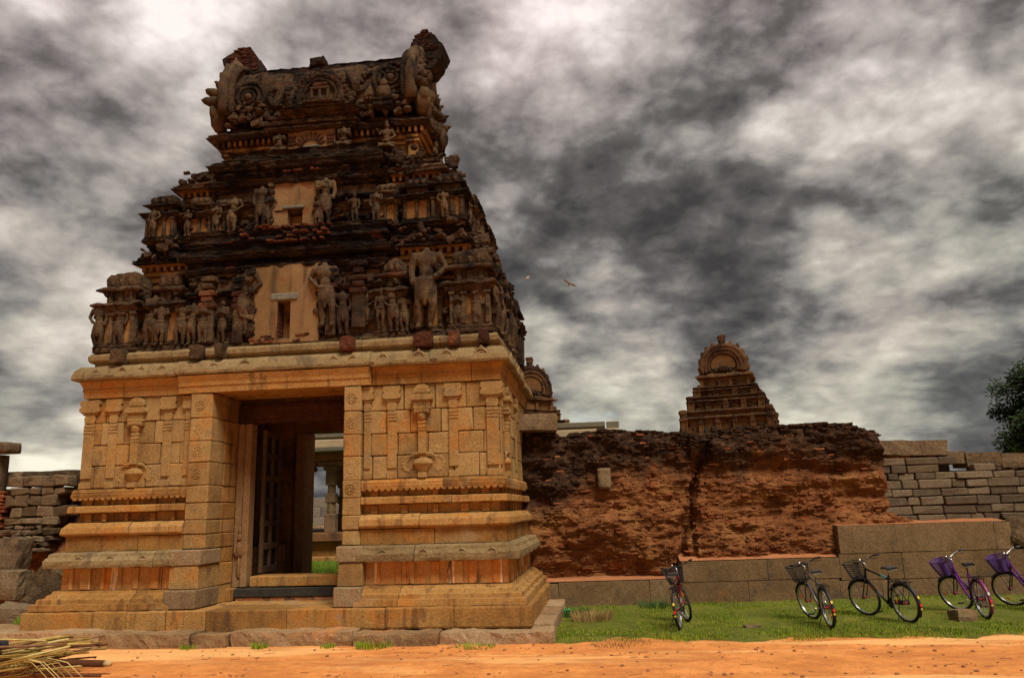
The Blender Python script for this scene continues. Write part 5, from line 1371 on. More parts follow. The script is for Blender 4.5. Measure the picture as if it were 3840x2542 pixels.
tuft(5.75, -0.95, 260, 0.45, 0.06, 'dry_grass', 'dry_grass_patch', 'withered straw patch at the lawn edge next to a bare earth spot', 'dry grass', 0.0)['kind'] = 'stuff'
tuft(4.95, 1.9, 260, 0.3, 0.22, 'shrub_leaf', 'leafy_weed', 'leafy green weeds beside the end of the step', 'weed', 0.02)
tuft(6.5, 3.05, 200, 0.35, 0.2, 'shrub_leaf', 'leafy_weed', 'leafy weeds at wall foot behind the first bicycle', 'weed', 0.02)
b = MB(); b.gbox((0, 0, 0), (0.13, 0.1, 0.08), 0.03, 0, 0.03); b.rough(0.05, 12, 2)
tag(b.build('plastic_litter', 'green_litter', None, False, (4.8, 2.3, 0.08)), 'crumpled green plastic litter in the grass near the step', 'litter')
# pebbles and crumbs on the road
m = MB()
for i in range(520):
    x = rs.uniform(-5, 14); y = rs.choice((rs.uniform(-4.5, -1.3), rs.gauss(-1.75, 0.2), rs.gauss(-3.0, 0.25), rs.gauss(-1.2, 0.1)))
    r = rs.choice((0.006, 0.009, 0.013, 0.02)) * rs.uniform(0.6, 1.2)
    m.box((x, y, ground_h(x, y) + r * 0.3), (r * 2.2, r * 2, r * 1.2), 0, r * 0.4, r * 0.2, Euler((0, 0, rs.uniform(0, 3))).to_matrix(), rs)
for i in range(40):
    x = rs.uniform(-1, 12); y = rs.uniform(-3.6, -1.4); a = rs.uniform(-0.5, 0.5); L = rs.uniform(0.05, 0.18)
    m.tube([(x, y, ground_h(x, y) + 0.008), (x + L * math.cos(a), y + L * math.sin(a), ground_h(x, y) + 0.012)], 0.0035, 4)
tag(m.build('road_pebbles', 'pebble'), 'scattered pebbles and twigs on the orange dirt road', 'pebbles', kind='stuff')
def lone_stone(x, y, size, label, mat='granite_grey', rz=0.2, name='loose_stone'):
    m = MB(); m.gbox((0, 0, 0), size, min(size) * 0.4, 0, min(size) * 0.08); m.rough(min(size) * 0.16, 2.0 / max(size), x); m.rough(0.008, 14, x)
    return tag(m.build(name, mat, None, False, (x, y, lawn_z(x, y) + size[2] * 0.4), (0, 0, rz)), label, 'stone')
lone_stone(11.31, 0.72, (0.36, 0.26, 0.2), 'squared granite stone on the grass in front of the purple bicycle')
lone_stone(12.35, 2.3, (0.22, 0.2, 0.15), 'small pale stone between the two purple bicycles', rz=0.6)
lone_stone(7.89, 0.25, (0.26, 0.16, 0.06), 'flat pale stone lying alone in the middle of the lawn')

# =================================================================== GRANITE FOOTING WALL (right)
foot = tag(empty('granite_footing', None, (4.3, 3.16, 0)), 'long low wall of dressed granite blocks behind the bicycles', 'stone wall')
AN = math.atan(0.12)
def foot_block(x0, x1, z0, z1, off=0.0, mat='foot_granite', dep=0.55):
    xm = (x0 + x1) / 2; L = (x1 - x0) / math.cos(AN)
    m = MB(); m.gbox((0, 0, 0), (L - 0.004, dep, z1 - z0 - 0.005), 0.12, 0, 0.008); m.rough(0.006, 2.2, x0 + z0); m.rough(0.003, 9, x0)
    o = m.build('granite_block', mat, foot, False, (xm - 4.3, wall_y(xm) + off + dep / 2 - 3.16, (z0 + z1) / 2), (0, 0, AN))
    return o
for a, c in ((3.95, 4.55), (4.55, 6.4), (6.4, 7.0)): foot_block(a, c, -0.05, 0.52 if a > 4 else 0.5, rs.uniform(-0.01, 0.02))
for a, c in ((7.0, 8.4), (8.4, 10.25)): foot_block(a, c, -0.05, 0.45, rs.uniform(-0.01, 0.02))
for a, c in ((7.08, 8.82), (8.82, 10.3)): foot_block(a, c, 0.455, 0.86, rs.uniform(-0.01, 0.015))
for a, c in ((10.25, 11.1), (11.1, 12.7), (12.7, 14.2), (14.2, 16.2)): foot_block(a, c, -0.05, 0.40, rs.uniform(-0.01, 0.02))
for a, c in ((10.3, 11.58), (11.58, 13.05), (13.05, 14.1), (14.1, 16.2)): foot_block(a, c, 0.405, 0.925, rs.uniform(-0.01, 0.02))
for a, c in ((10.33, 11.52), (11.52, 13.55), (13.55, 13.9)): foot_block(a, c, 0.93, 1.49 if a < 13.4 else 1.47, rs.uniform(-0.005, 0.015))
# earth ledge lying on the footing
b = MB()
for X0, X1, zt in ((3.95, 7.06, 0.53), (7.09, 10.30, 0.87), (10.36, 13.88, 1.49), (13.92, 16.2, 0.93)):
  vs = []; NX = 40
  for i in range(NX + 1):
    x = X0 + (X1 - X0) * i / NX
    for j in range(7):
        d = j / 6
        zz = zt + 0.004 + (0.05 + 0.35 * (1 if 7 < x < 10.34 else 0.05) * max(0, min(1, (x - 6.8) / 1.5))) * d ** 1.3 + 0.03 * d * fbm((x * 3, d * 3, 0), 3, 4)
        vs.append((x, wall_y(x) + 0.07 + d * 0.75, zz))
  b.add(vs, [(i * 7 + j, (i + 1) * 7 + j, (i + 1) * 7 + j + 1, i * 7 + j + 1) for i in range(NX) for j in range(6)])
tag(b.build('earth_ledge', 'red_earth', None, True), 'pinkish crumbled earth lying on the granite footing below the brick ruin', 'earth', kind='stuff')

# =================================================================== ERODED BRICK WALL (right)
ruin = tag(empty('brick_wall', None, (4.2, 3.6, 0.4)), 'crumbling reddish brick wall with black weathered top, right of the gateway', 'brick wall')
TOP = [(3.7, 3.64), (4.29, 3.60), (4.76, 3.50), (5.04, 3.56), (5.7, 3.61), (6.63, 3.56), (7.38, 3.51), (7.75, 3.42), (7.95, 3.44), (8.31, 3.52), (8.88, 3.60), (9.44, 3.58), (10.38, 3.61), (10.94, 3.58), (11.31, 3.50), (11.62, 3.38), (11.72, 3.30)]
def interp(T, x):
    if x <= T[0][0]: return T[0][1]
    for (a, u), (c, v) in zip(T, T[1:]):
        if x <= c: return u + (v - u) * (x - a) / (c - a)
    return T[-1][1]
CRACK = [(0.6, 7.12), (1.09, 7.19), (1.8, 7.42), (2.34, 7.5), (2.9, 7.75), (3.43, 7.95), (3.7, 8.0)]
def ruin_y(x, z):
    """front surface of the ruin (world)"""
    y = wall_y(x) + 0.42
    y += 0.20 * fbm((x * 0.7, z * 1.5, 0), 4, 21) + 0.07 * fbm((x * 3.1, z * 3.6, 0), 4, 25)
    y += 0.05 * fbm((x * 2.2, z * 6.0, 0), 3, 22)                 # courses
    y += 0.03 * fbm((x * 7.0, z * 16.0, 0), 2, 23)
    if x < 7.4: y += 0.22 * max(0, 1 - (z - 0.5) / 0.6) - 0.10 * max(0, 1 - abs(z - 1.5) / 0.8)
    if x > 7.5:
        y -= 0.16 * max(0, min(1, (z - 2.95) / 0.12))             # overhanging top
        y += 0.14 * max(0, 1 - abs(z - 2.72) / 0.25)
        y -= 0.22 * max(0, min(1, (1.9 - z) / 0.7)) * 0.8
        y += 0.12 * max(0, 1 - abs(z - 1.72) / 0.12) * (0.5 + 0.5 * math.sin(x * 2.3))
        d = ((x - 10.75) / 0.75) ** 2 + ((z - 2.62) / 0.17) ** 2
        if d < 1: y += 0.22 * (1 - d)
        d = ((x - 11.1) / 0.7) ** 2 + ((z - 2.12) / 0.13) ** 2
        if d < 1: y += 0.15 * (1 - d)
    dx = abs(x - interp(CRACK, z)); wd = 0.07 + 0.06 * (1 + math.sin(z * 9)) + (0.12 if 1.5 < z < 1.95 else 0)
    if dx < wd: y += 0.42 * (1 - dx / wd)
    return y
def right_end(z): return 11.62 + 0.13 * fbm((z * 2.5, 1, 0), 3, 31) + 0.06 * max(0, (2.0 - z) / 0.6)
NXr, NZr = 420, 120
vs = []
for j in range(NZr + 1):
    for i in range(NXr + 1):
        t = j / NZr
        xe = 3.75
        x = xe + (right_end(0.45 + t * 3.0) - xe) * i / NXr
        zt = interp(TOP, x) + 0.05 * fbm((x * 3, 0, 0), 3, 41) + 0.03 * fbm((x * 11, 0, 0), 2, 42)
        z0 = 0.45
        z = z0 + (zt - z0) * t
        y = ruin_y(x, z)
        if t > 0.94: y += ((t - 0.94) / 0.06) ** 2 * 0.16
        vs.append((x - 4.2, y - 3.6, z - 0.4))
W1 = NXr + 1
fs = [(j * W1 + i, j * W1 + i + 1, (j + 1) * W1 + i + 1, (j + 1) * W1 + i) for j in range(NZr) for i in range(NXr)]
# top and right end run back to the inner face
o = len(vs)
for k in (1, 2, 3, 4):
    for i in range(NXr + 1):
        x, y, z = vs[NZr * W1 + i]
        vs.append((x, y + 0.25 * k, z + 0.06 * fbm((x * 3, k, 0), 3, 44) - 0.02 * k))
prev = NZr * W1
for k in range(4):
    cur = o + k * W1
    fs += [(prev + i, prev + i + 1, cur + i + 1, cur + i) for i in range(NXr)]
    prev = cur
o2 = len(vs)
for k in (1, 2, 3, 4):
    for j in range(NZr + 1):
        x, y, z = vs[j * W1 + NXr]
        vs.append((x + 0.08 * fbm((k * 2, z * 3, 0), 3, 47), y + 0.25 * k, z))
prevs = [j * W1 + NXr for j in range(NZr + 1)]
for k in range(4):
    cur = [o2 + k * (NZr + 1) + j for j in range(NZr + 1)]
    fs += [(prevs[j], cur[j], cur[j + 1], prevs[j + 1]) for j in range(NZr)]
    prevs = cur
b = MB(); b.add(vs, fs); b.build('wall_body', 'brick_ruin', ruin, True)
bb = [MB().box((0, 0, 0), s_, 0, 0.008, 0.006, None, rs).mesh('brick', 'brick_ruin') for s_ in ((0.22, 0.16, 0.042), (0.17, 0.16, 0.038), (0.13, 0.16, 0.045), (0.24, 0.16, 0.036))]
bb2 = [m_.copy() for m_ in bb]
for m_ in bb2: m_.materials[0] = M_['brick']
stuff = MB(); cnt = 0
for k in range(1700):
    x = rs.uniform(4.0, 11.55); z = 0.55 + round(rs.uniform(0, 3.0) / 0.062) * 0.062
    if z > interp(TOP, x) - 0.04: continue
    y = ruin_y(x, z)
    pr = rs.uniform(-0.035, 0.012)
    rot = (rs.uniform(-0.06, 0.06), rs.uniform(-0.05, 0.05), AN + rs.uniform(-0.15, 0.15))
    if cnt < 290 and (k % 4 == 0):
        ob = link('brick', rs.choice(bb if k % 3 else bb2), ruin, (x - 4.2, y - pr - 0.03 - 3.6, z - 0.4), rot); cnt += 1
        ob.location.y = y + 0.08 + pr - 3.6
    else:
        stuff.box((x - 4.2, y + 0.08 + pr * 0.8 - 3.6, z - 0.4), (rs.uniform(0.05, 0.2), 0.16, rs.uniform(0.025, 0.05)), 0, 0, 0.014, Euler(rot).to_matrix(), rs)
for k in range(420):                      # ragged brick ends along the top
    x = rs.uniform(3.9, 11.6); z = interp(TOP, x) + rs.uniform(-0.06, 0.05)
    stuff.box((x - 4.2, ruin_y(x, z - 0.1) + rs.uniform(0.1, 0.4) - 3.6, z - 0.4), (rs.uniform(0.1, 0.25), 0.16, 0.05), 0, 0, 0.012, Euler((0, 0, rs.uniform(-0.5, 0.5))).to_matrix(), rs)
ob = stuff.build('small_bricks', 'brick_ruin', ruin); ob['kind'] = 'stuff'
m = MB(); m.gbox((0, 0, 0), (0.27, 0.4, 0.44), 0.08, 0, 0.02); m.rough(0.012, 5, 3)
m.build('embedded_block', 'granite_grey', ruin, True, (5.61 - 4.2, 3.72 - 3.6, 2.60 - 0.4), (0, 0, 0.12))
m = MB(); m.gbox((0, 0, 0), (0.85, 0.7, 0.36), 0.07, 0, 0.02); m.rough(0.016, 3, 3); m.rough(0.006, 10, 3)
tag(m.build('stone_beam', 'granite_grey', None, False, (4.24, 3.50, 3.82), (0, 0.03, 0.1)), 'thick granite beam end resting on the wall top against the gateway side', 'stone beam')
# fallen brick rubble slope at the right foot of the ruin
m = MB()
for k in range(260):
    x = 11.3 + rs.random() * 0.75; z = 1.46 + rs.random() * 0.35 * max(0, 1 - (x - 11.3) / 0.8)
    m.box((x, wall_y(x) + 0.45 + rs.uniform(0, 0.3), z), (rs.uniform(0.1, 0.26), 0.16, rs.uniform(0.04, 0.09)), 0, 0.008, 0.01, Euler((rs.uniform(-.3, .3), rs.uniform(-.3, .3), rs.uniform(-.6, .6))).to_matrix(), rs)
tag(m.build('brick_rubble', 'brick_ruin'), 'fallen brick rubble between the brick ruin and the coursed stone wall', 'rubble', kind='stuff')

# =================================================================== COURSED STONE WALL (far right)
ash = tag(empty('coursed_wall', None, (11.9, 4.78, 0)), 'grey coursed stone block wall with long coping slabs at the right edge', 'stone wall')
z = 0.9
def ash_y(x): return wall_y(x) + 0.70
row = 0
while z < 2.80:
    h = rs.choice((0.15, 0.17, 0.19, 0.215)); x = 11.35 + rs.uniform(0, 0.25)
    while x < 17.2:
        L = rs.choice((0.26, 0.34, 0.42, 0.5, 0.62, 0.74)) * rs.uniform(0.9, 1.1)
        zt = 2.86 if x < 13.0 else 2.70 if x < 14.0 else 2.58
        if z + h < zt + 0.04 and not (rs.random() < 0.012):
            m = MB(); m.box((0, 0, 0), (L - 0.016, 0.35, h - 0.014), 0, 0.018, 0.014, None, rs)
            m.build('stone', 'ashlar', ash, False, (x + L / 2 - 11.9, ash_y(x) + 0.17 + rs.uniform(-0.018, 0.018) - 4.78, z + h / 2), (0, rs.uniform(-0.012, 0.012), AN))
        x += L
    z += h; row += 1
m = MB(); m.gbox((0, 0, 0), (6.0, 0.25, 1.75), 0.3); m.build('wall_core', 'dark_slab', ash, False, (14.35 - 11.9, ash_y(14.35) + 0.3 - 4.78, 1.7), (0, 0, AN))
m = MB(); m.gbox((0, 0, 0), (1.75, 0.3, 1.4), 0.3); m.build('wall_core', 'dark_slab', ash, False, (12.35 - 11.9, ash_y(12.35) + 0.36 - 4.78, 2.24), (0, 0, AN))
for x0, x1, z0, z1, of in ((11.55, 13.17, 2.93, 3.26, 0.10), (13.16, 13.6, 2.72, 3.0, 0.2), (13.55, 14.35, 2.64, 2.95, 0.16), (14.3, 17.2, 2.60, 2.92, 0.14)):
    m = MB(); m.gbox((0, 0, 0), (x1 - x0, 0.6, z1 - z0), 0.12, 0, 0.012); m.rough(0.022, 2.4, x0); m.rough(0.008, 9, x0)
    m.build('coping_slab', 'rubble', ash, False, ((x0 + x1) / 2 - 11.9, ash_y((x0 + x1) / 2) + of + 0.25 - 4.78, (z0 + z1) / 2), (0, 0.02 if x0 < 12 else 0, AN))
for k in range(9):
    x = 14.0 + k * 0.3
    m = MB(); m.gbox((0, 0, 0), (rs.uniform(.14, .3), .2, rs.uniform(.1, .2)), 0.06, 0, 0.03); m.rough(0.03, 5, k)
    m.build('packing_stone', 'rubble', ash, True, (x - 11.9, ash_y(x) + 0.2 - 4.78, 2.55 + rs.uniform(0, 0.08)), (rs.uniform(-.4, .4), rs.uniform(-.4, .4), rs.uniform(-.5, .5)))
for k in range(6):
    x = 11.7 + k * 0.27
    m = MB(); m.gbox((0, 0, 0), (.26, .4, .19), 0.06, 0, 0.01); m.rough(0.014, 5, k)
    m.build('packing_brick', 'brick_ruin', ash, False, (x - 11.9, ash_y(x) + 0.30 - 4.78, 2.84))
m = MB(); m.gbox((0, 0, 0), (0.7, 0.45, 0.55), 0.1, 0, 0.08); m.rough(0.05, 2.5, 3)
tag(m.build('boulder', 'rubble', None, False, (14.25, 4.55, 1.2), (0.2, 0.5, 0.3)), 'pale tilted boulder at the right picture edge above the last bicycle', 'boulder')

# =================================================================== LEFT RUBBLE WALL
lw = tag(empty('rubble_wall', None, (-7.3, 3.4, 0)), 'broken rubble stone and brick wall left of the gateway', 'stone wall')
b = MB(); vs = []; NXl, NZl = 150, 60
for j in range(NZl + 1):
    for i in range(NXl + 1):
        x = -16.5 + i * (12.6) / NXl; t = j / NZl
        zt = 2.75 + 0.18 * fbm((x * 1.2, 0, 0), 3, 5) + (0.35 if -6.75 < x < -6.0 else 0)
        z = t * zt
        y = 3.75 + 0.16 * fbm((x * 1.2, z * 2.0, 0), 4, 51) + 0.07 * fbm((x * 3, z * 9, 0), 3, 52) - 0.75 * max(0, 1 - z / 1.6) ** 1.2
        vs.append((x + 7.3, y - 3.4, z))
Wl = NXl + 1
fs = [(j * Wl + i, j * Wl + i + 1, (j + 1) * Wl + i + 1, (j + 1) * Wl + i) for j in range(NZl) for i in range(NXl)]
o = len(vs)
for i in range(NXl + 1):
    x, y, z = vs[NZl * Wl + i]; vs.append((x, y + 0.9, z))
fs += [(NZl * Wl + i, NZl * Wl + i + 1, o + i + 1, o + i) for i in range(NXl)]
b.add(vs, fs); b.build('wall_body', 'brick_ruin', lw, True)
z = 1.35
while z < 2.9:
    h = rs.uniform(0.16, 0.26) if z > 1.9 else rs.uniform(0.09, 0.16)
    x = -8.05 + rs.uniform(-0.1, 0.1)
    while x < -6.75 - (2.9 - z) * 0.12:
        L = rs.uniform(0.26, 0.5) if z > 1.9 else rs.uniform(0.18, 0.36)
        m = MB(); m.box((0, 0, 0), (L - 0.02, 0.4, h - 0.015), 0, 0.025, 0.022, None, rs)
        m.build('stone', 'rubble', lw, False, (x + L / 2 + 7.3, 3.52 + rs.uniform(-.03, .03) - 3.4 - max(0, 1.9 - z) * 0.25, z + h / 2), (0, rs.uniform(-0.12, 0.12) * (1 if z > 1.9 else 2.2), 0))
        x += L
    z += h
for k in range(14):
    zz = 1.62 + k * 0.085
    m = MB(); m.box((0, 0, 0), (0.32, 0.3, 0.06), 0, 0.008, 0.01, None, rs)
    m.build('brick', 'brick', lw, False, (-8.28 + 7.3 + rs.uniform(-.05, .05), 3.45 - 3.4, zz))
for x0, x1 in ((-12.4, -10.9), (-10.9, -9.6), (-9.6, -8.0), (-8.0, -6.62)):
    m = MB(); m.gbox((0, 0, 0), (x1 - x0 - 0.02, 0.6, 0.32), 0.12, 0, 0.015); m.rough(0.025, 2.6, x0); m.rough(0.01, 9, x0)
    m.build('coping_slab', 'rubble', lw, False, ((x0 + x1) / 2 + 7.3, 3.95 - 3.4, 3.05))
m = MB(); m.gbox((0, 0, 0), (1.3, 0.5, 0.26), 0.1, 0, 0.03); m.rough(0.012, 3, 9)
tag(m.build('stone_beam', 'rubble', None, True, (-8.72, 3.4, 3.75)), 'projecting stone beam against the sky at the left picture edge', 'stone beam')
m = MB(); m.gbox((0, 0, 0), (0.3, 0.35, 2.4), 0.15, 0, 0.03)
tag(m.build('stone_post', 'rubble', None, True, (-8.45, 3.42, 2.40)), 'stone post under the projecting beam at the left picture edge', 'stone post')
for (x, y, z_, s_, r_, lab) in ((-6.05, 2.15, 0.55, (0.5, 0.35, 1.25), (0.15, 0.5, 0.2), 'grey slab leaning against the rubble left of the gateway'),
                             (-5.72, 1.95, 0.55, (0.32, 0.3, 0.85), (0.1, 0.9, 0.5), 'dark angular stone propped on the leaning slab'),
                             (-5.9, 1.45, 0.22, (0.95, 0.6, 0.42), (0.1, 0.1, 0.3), 'rough boulder beside the plinth at lower left'),
                             (-7.35, 2.75, 1.35, (0.62, 0.5, 0.7), (0.0, 0.05, 0.1), 'upright squared block at the left edge below the rubble'),
                             (-7.1, 2.55, 0.75, (0.7, 0.5, 0.6), (0.0, 0.05, 0.0), 'brown squared block under the upright block at left edge')):
    m = MB(); m.gbox((0, 0, 0), s_, 0.11, 0, 0.03); m.rough(0.045, 2.6, x); m.rough(0.012, 9, x)
    tag(m.build('loose_stone', 'rubble', None, False, (x, y, z_), r_), lab, 'stone')
m = MB(); m.gbox((0, 0, 0), (1.9, 0.5, 0.62), 0.14, 0, 0.03); m.rough(0.01, 2.0, 4)
tag(m.build('granite_slab', 'foot_granite', None, True, (-5.1, 2.75, 0.72)), 'dressed granite block set behind the left end of the base', 'stone block')
m = MB(); m.gbox((0, 0, 0), (1.9, 0.5, 0.4), 0.14, 0, 0.03); m.rough(0.01, 2.0, 4)
tag(m.build('granite_slab', 'foot_granite', None, True, (-5.15, 2.7, 0.2)), 'lower granite block under the block left of the base', 'stone block')
m = MB(); m.gbox((0, 0, 0), (2.6, 1.6, 0.3), 0.16, 0, 0.06); m.rough(0.03, 1.6, 6)
tag(m.build('rock_slab', 'step_stone', None, False, (-5.9, -0.1, 0.06), (0.0, 0.03, 0.1)), 'broad worn rock slab at the lower left corner of the plinth', 'rock')
tuft(-5.1, 0.75, 260, 0.3, 0.16, 'grass_bright', 'grass_tuft', 'bright grass tuft between boulder and plinth at lower left', 'grass', 0.2)

# =================================================================== PILLARED HALL beyond the gateway
hall = tag(empty('pillared_hall', None, (0, 12, 0)), 'stone pillared hall with pale roof edge seen through the doorway', 'hall')
def hb(name, x0, x1, y0, y1, z0, z1, mat, ch=0.02): return blockobj(name, mat, hall, x0, x1, y0 - 12, y1 - 12, z0, z1, ch, 0.0, 0.0)
hb('platform_dado', -9, 8, 12.15, 20, 0.62, 1.15, 'granite_orange'); hb('platform_foot', -9, 8, 11.95, 20, 0.3, 0.68, 'granite_orange'); hb('platform_edge', -9.1, 8.1, 11.9, 20.1, 1.16, 1.44, 'passage_stone')
for x in (-8.2, -6.6, -5.15, -3.62, -2.1, -0.4, 1.3, 3.0, 4.7, 6.4):
    for y in (12.5, 15.5):
        xo = 0.0 if y < 13 else -0.64
        m = MB()
        m.box((0, 0, 0.3), (0.36, 0.36, 0.6), 0, 0.02); m.lathe([(0.16, 0.6), (0.17, 0.7), (0.15, 0.95), (0.17, 1.0)], (0, 0, 0), 8)
        m.box((0, 0, 1.12), (0.34, 0.34, 0.3), 0, 0.02); m.lathe([(0.15, 1.25), (0.14, 1.5), (0.17, 1.6)], (0, 0, 0), 8); m.box((0, 0, 1.8), (0.34, 0.34, 0.5), 0, 0.02)
        m.box((0, 0, 2.12), (0.5, 0.42, 0.16), 0, 0.03); m.box((0, 0, 2.28), (0.9, 0.4, 0.18), 0, 0.05)
        m.build('pillar', 'granite_grey', hall, False, (x + xo, y - 12, 1.44))
for y in (12.5, 15.5): hb('roof_beam', -9, 8, y - 0.22, y + 0.22, 3.82, 4.06, 'passage_stone')
hb('eave_slab', -9.3, 6.2, 11.55, 19, 4.06, 4.2, 'roof_grey'); hb('eave_plaster', -9.2, 6.15, 11.7, 19, 4.202, 4.46, 'roof_plaster')
hb('parapet_lower', -9.2, 5.7, 12.0, 12.5, 4.462, 4.55, 'roof_grey'); hb('parapet_upper', -9.2, 5.7, 11.95, 12.55, 4.552, 4.72, 'roof_grey'); hb('parapet_end', 5.74, 6.15, 11.97, 12.55, 4.462, 4.71, 'roof_grey')
inner = tag(MB().add([(-14, 4.6, 0.42), (14, 4.6, 0.42), (14, 12.0, 0.50), (-14, 12.0, 0.50)], [(0, 1, 2, 3)]).build('courtyard_lawn', 'lawn_soil'), 'grassy courtyard ground inside the gateway', 'lawn', kind='structure')
blades('courtyard_grass', 16000, lambda: (lambda x, y: (x, y, 0.42 + 0.08 * (y - 4.6) / 7.4, 1.0))(rs.uniform(-4.5, 1.0), rs.uniform(4.7, 11.9)), (0.05, 0.11), 0.012, 'grass_bright', 'bright green courtyard grass seen through the doorway')
cw = tag(empty('courtyard_wall', None, (-5, 26, 0)), 'pale grey courtyard block wall far behind the hall pillars', 'stone wall')
for r_ in range(6):
    x = -16 + (r_ % 2) * 0.5
    while x < 6:
        m = MB(); m.box((0, 0, 0), (0.97, 0.4, 0.46), 0, 0.02, 0.006, None, rs); m.build('stone', 'grey_slab', cw, False, (x + 0.5 + 5, 0, 0.25 + r_ * 0.48)); x += 1.0

# =================================================================== FAR TEMPLE TOWERS
def far_tower(loc, S_, label, gable_front=True, seed=0):
    """stepped temple tower; local z=0 at its brick base, width 1 unit = 1 m before scaling by S_"""
    t = tag(empty('temple_tower', None, loc), label, 'temple tower')
    def sw(name, hx, hy, layers, mat='far_tower', step=0.16, amp=0.04, sd=0):
        m = MB(); path = [(-hx, hy), (-hx, -hy), (hx, -hy), (hx, hy), (-hx + 0.001, hy)]
        for i, (z0, z1, p0, p1) in enumerate(layers):
            m.sweep([(a * S_, c * S_) for a, c in path], [(-0.3 * S_, z0 * S_), (p0 * 0.8 * S_, z0 * S_), (p0 * S_, (z0 * .8 + z1 * .2) * S_), (p1 * S_, z1 * S_), (-0.3 * S_, z1 * S_)], 0, step * S_, 0, amp * S_, 3.5 / S_, seed + sd + i, 0.4)
        return m.build(name, mat, t)
    def bx(name, x0, x1, y0, y1, z0, z1, mat): return blockobj(name, mat, t, x0 * S_, x1 * S_, y0 * S_, y1 * S_, z0 * S_, z1 * S_, 0, 0, 0)
    tiers = [(2.62, 0.0, 1.5), (2.2, 1.4, 2.35), (1.82, 2.25, 2.95)]
    bx('stone_base', -3.0, 3.0, -2.8, 2.8, -loc[2] / S_ - 0.2, 0.0, 'granite_grey')
    sw('base_ledge', 2.85, 2.62, [(-0.12, 0.0, 0.12, 0.16), (0.02, 0.12, 0.12, 0.06)], 'far_tower', sd=1)
    for k, (hw, z0, z1) in enumerate(tiers):
        hy = hw * 0.92; H = z1 - z0
        bx('tier_wall', -hw + 0.15, hw - 0.15, -hy + 0.15, hy - 0.15, z0, z1, 'far_ochre')
        sw('tier_eave', hw - 0.12, hy - 0.12, [(z0 + H * 0.60, z0 + H * 0.66, 0.10, 0.16), (z0 + H * 0.66, z0 + H * 0.76, 0.22, 0.08), (z0 + H * 0.86, z0 + H * 0.93, 0.1, 0.16), (z0 + H * 0.93, z0 + H, 0.10, 0.02)], sd=3 + k)
        sw('tier_foot', hw - 0.1, hy - 0.1, [(z0, z0 + H * 0.08, 0.14, 0.10)], sd=9 + k)
        n = 6 - k
        for i in range(n):
            u = -1 + 2 * i / (n - 1)
            big = i in (0, n - 1)
            for side in range(4):
                if side in (1,) and i == 0: continue
                m = MB(); wv = 0.42 if big else 0.3; hh = H * (0.98 if big else 0.7)
                m.box((0, 0, hh * 0.3), (wv * .8, .3, hh * .6), 1, 0.02)
                for q in (-1, 1): m.box((q * wv * .36, -.15, hh * .3), (wv * .16, .08, hh * .5), 1, 0.01)
                m.gbox((0, -.02, hh * .62), (wv * 1.15, .42, hh * .10), 0.09, 0, .03); m.gbox((0, 0, hh * .74), (wv * .85, .34, hh * .16), 0.09, 0, .02); m.gbox((0, -.02, hh * .9), (wv * 1.0, .4, hh * .2), 0.09, 0, .08)
                m.rough(0.03, 5, seed + i + k * 7 + side * 3)
                m.v = [(x * S_, y * S_, z * S_) for x, y, z in m.v]
                px, py, rz = {0: (u * (hw - 0.2), -hy + 0.12, 0), 1: (hw - 0.12, u * (hy - .2), PI / 2), 2: (u * (hw - .2), hy - .12, PI), 3: (-hw + .12, u * (hy - .2), -PI / 2)}[side]
                m.build('pavilion', ['far_tower', 'far_ochre'], t, False, (px * S_, py * S_, (z0 + H * 0.06) * S_), (0, 0, rz))
    for x, w_ in ((-0.62, 0.2), (-1.15, 0.14), (0.62, 0.14)):
        bx('niche', x - w_ / 2, x + w_ / 2, -2.48, -2.2, 0.12, 0.5, 'dark_slab')
    # neck
    bx('neck', -1.4, 1.4, -1.4, 1.4, 2.85, 3.8, 'far_ochre')
    sw('neck_eave', 1.4, 1.4, [(3.36, 3.42, 0.05, 0.1), (3.50, 3.60, 0.28, 0.24), (3.60, 3.74, 0.2, 0.06)], sd=20)
    for x in (-1.35, -0.3, 0.35, 1.35):
        bx('neck_pilaster', x - 0.1, x + 0.1, -1.5, -1.35, 2.95, 3.42, 'far_ochre')
    # vaulted roof with its gable turned to the front
    pr = [(1.28 * math.copysign(abs(math.cos(a)) ** 0.85, math.cos(a)), 4.05 + (1.32 if a > 0 and a < PI else 0.6) * math.sin(a)) for a in [-0.5 + (PI + 1.0) * k / 26 for k in range(27)]]
    m = MB(); m.prism([(x * S_, z * S_) for x, z in pr], -1.4 * S_, 1.4 * S_, 'y'); m.build('vault', 'far_tower', t)
    for q, rr, y, mt in ((1.0, 0.19, -1.40, 'far_tower'), (0.84, 0.15, -1.44, 'far_tower'), (0.68, 0.10, -1.45, 'far_tower')):
        m = MB(); m.tube([(x * q * S_, y * S_, (4.05 + (z - 4.05) * q) * S_) for x, z in pr], rr * S_, 7); m.rough(0.03 * S_, 4 / S_, seed + q); m.build('gable_arch', mt, t, True)
    m = MB(); m.prism([(x * 0.56 * S_, (4.3 + (z - 4.3) * 0.52) * S_) for x, z in pr], -1.47 * S_, -1.3 * S_, 'y'); m.build('gable_face', 'far_ochre', t)
    m = MB(); m.box((0, -1.5 * S_, 3.98 * S_), (0.5 * S_, 0.2 * S_, 0.26 * S_), 0, 0.02)
    for q in (-1, 1): m.box((q * 0.42 * S_, -1.48 * S_, 3.95 * S_), (0.16 * S_, .1 * S_, .22 * S_), 1)
    m.build('gable_shrine', ['far_tower', 'dark_slab'], t)
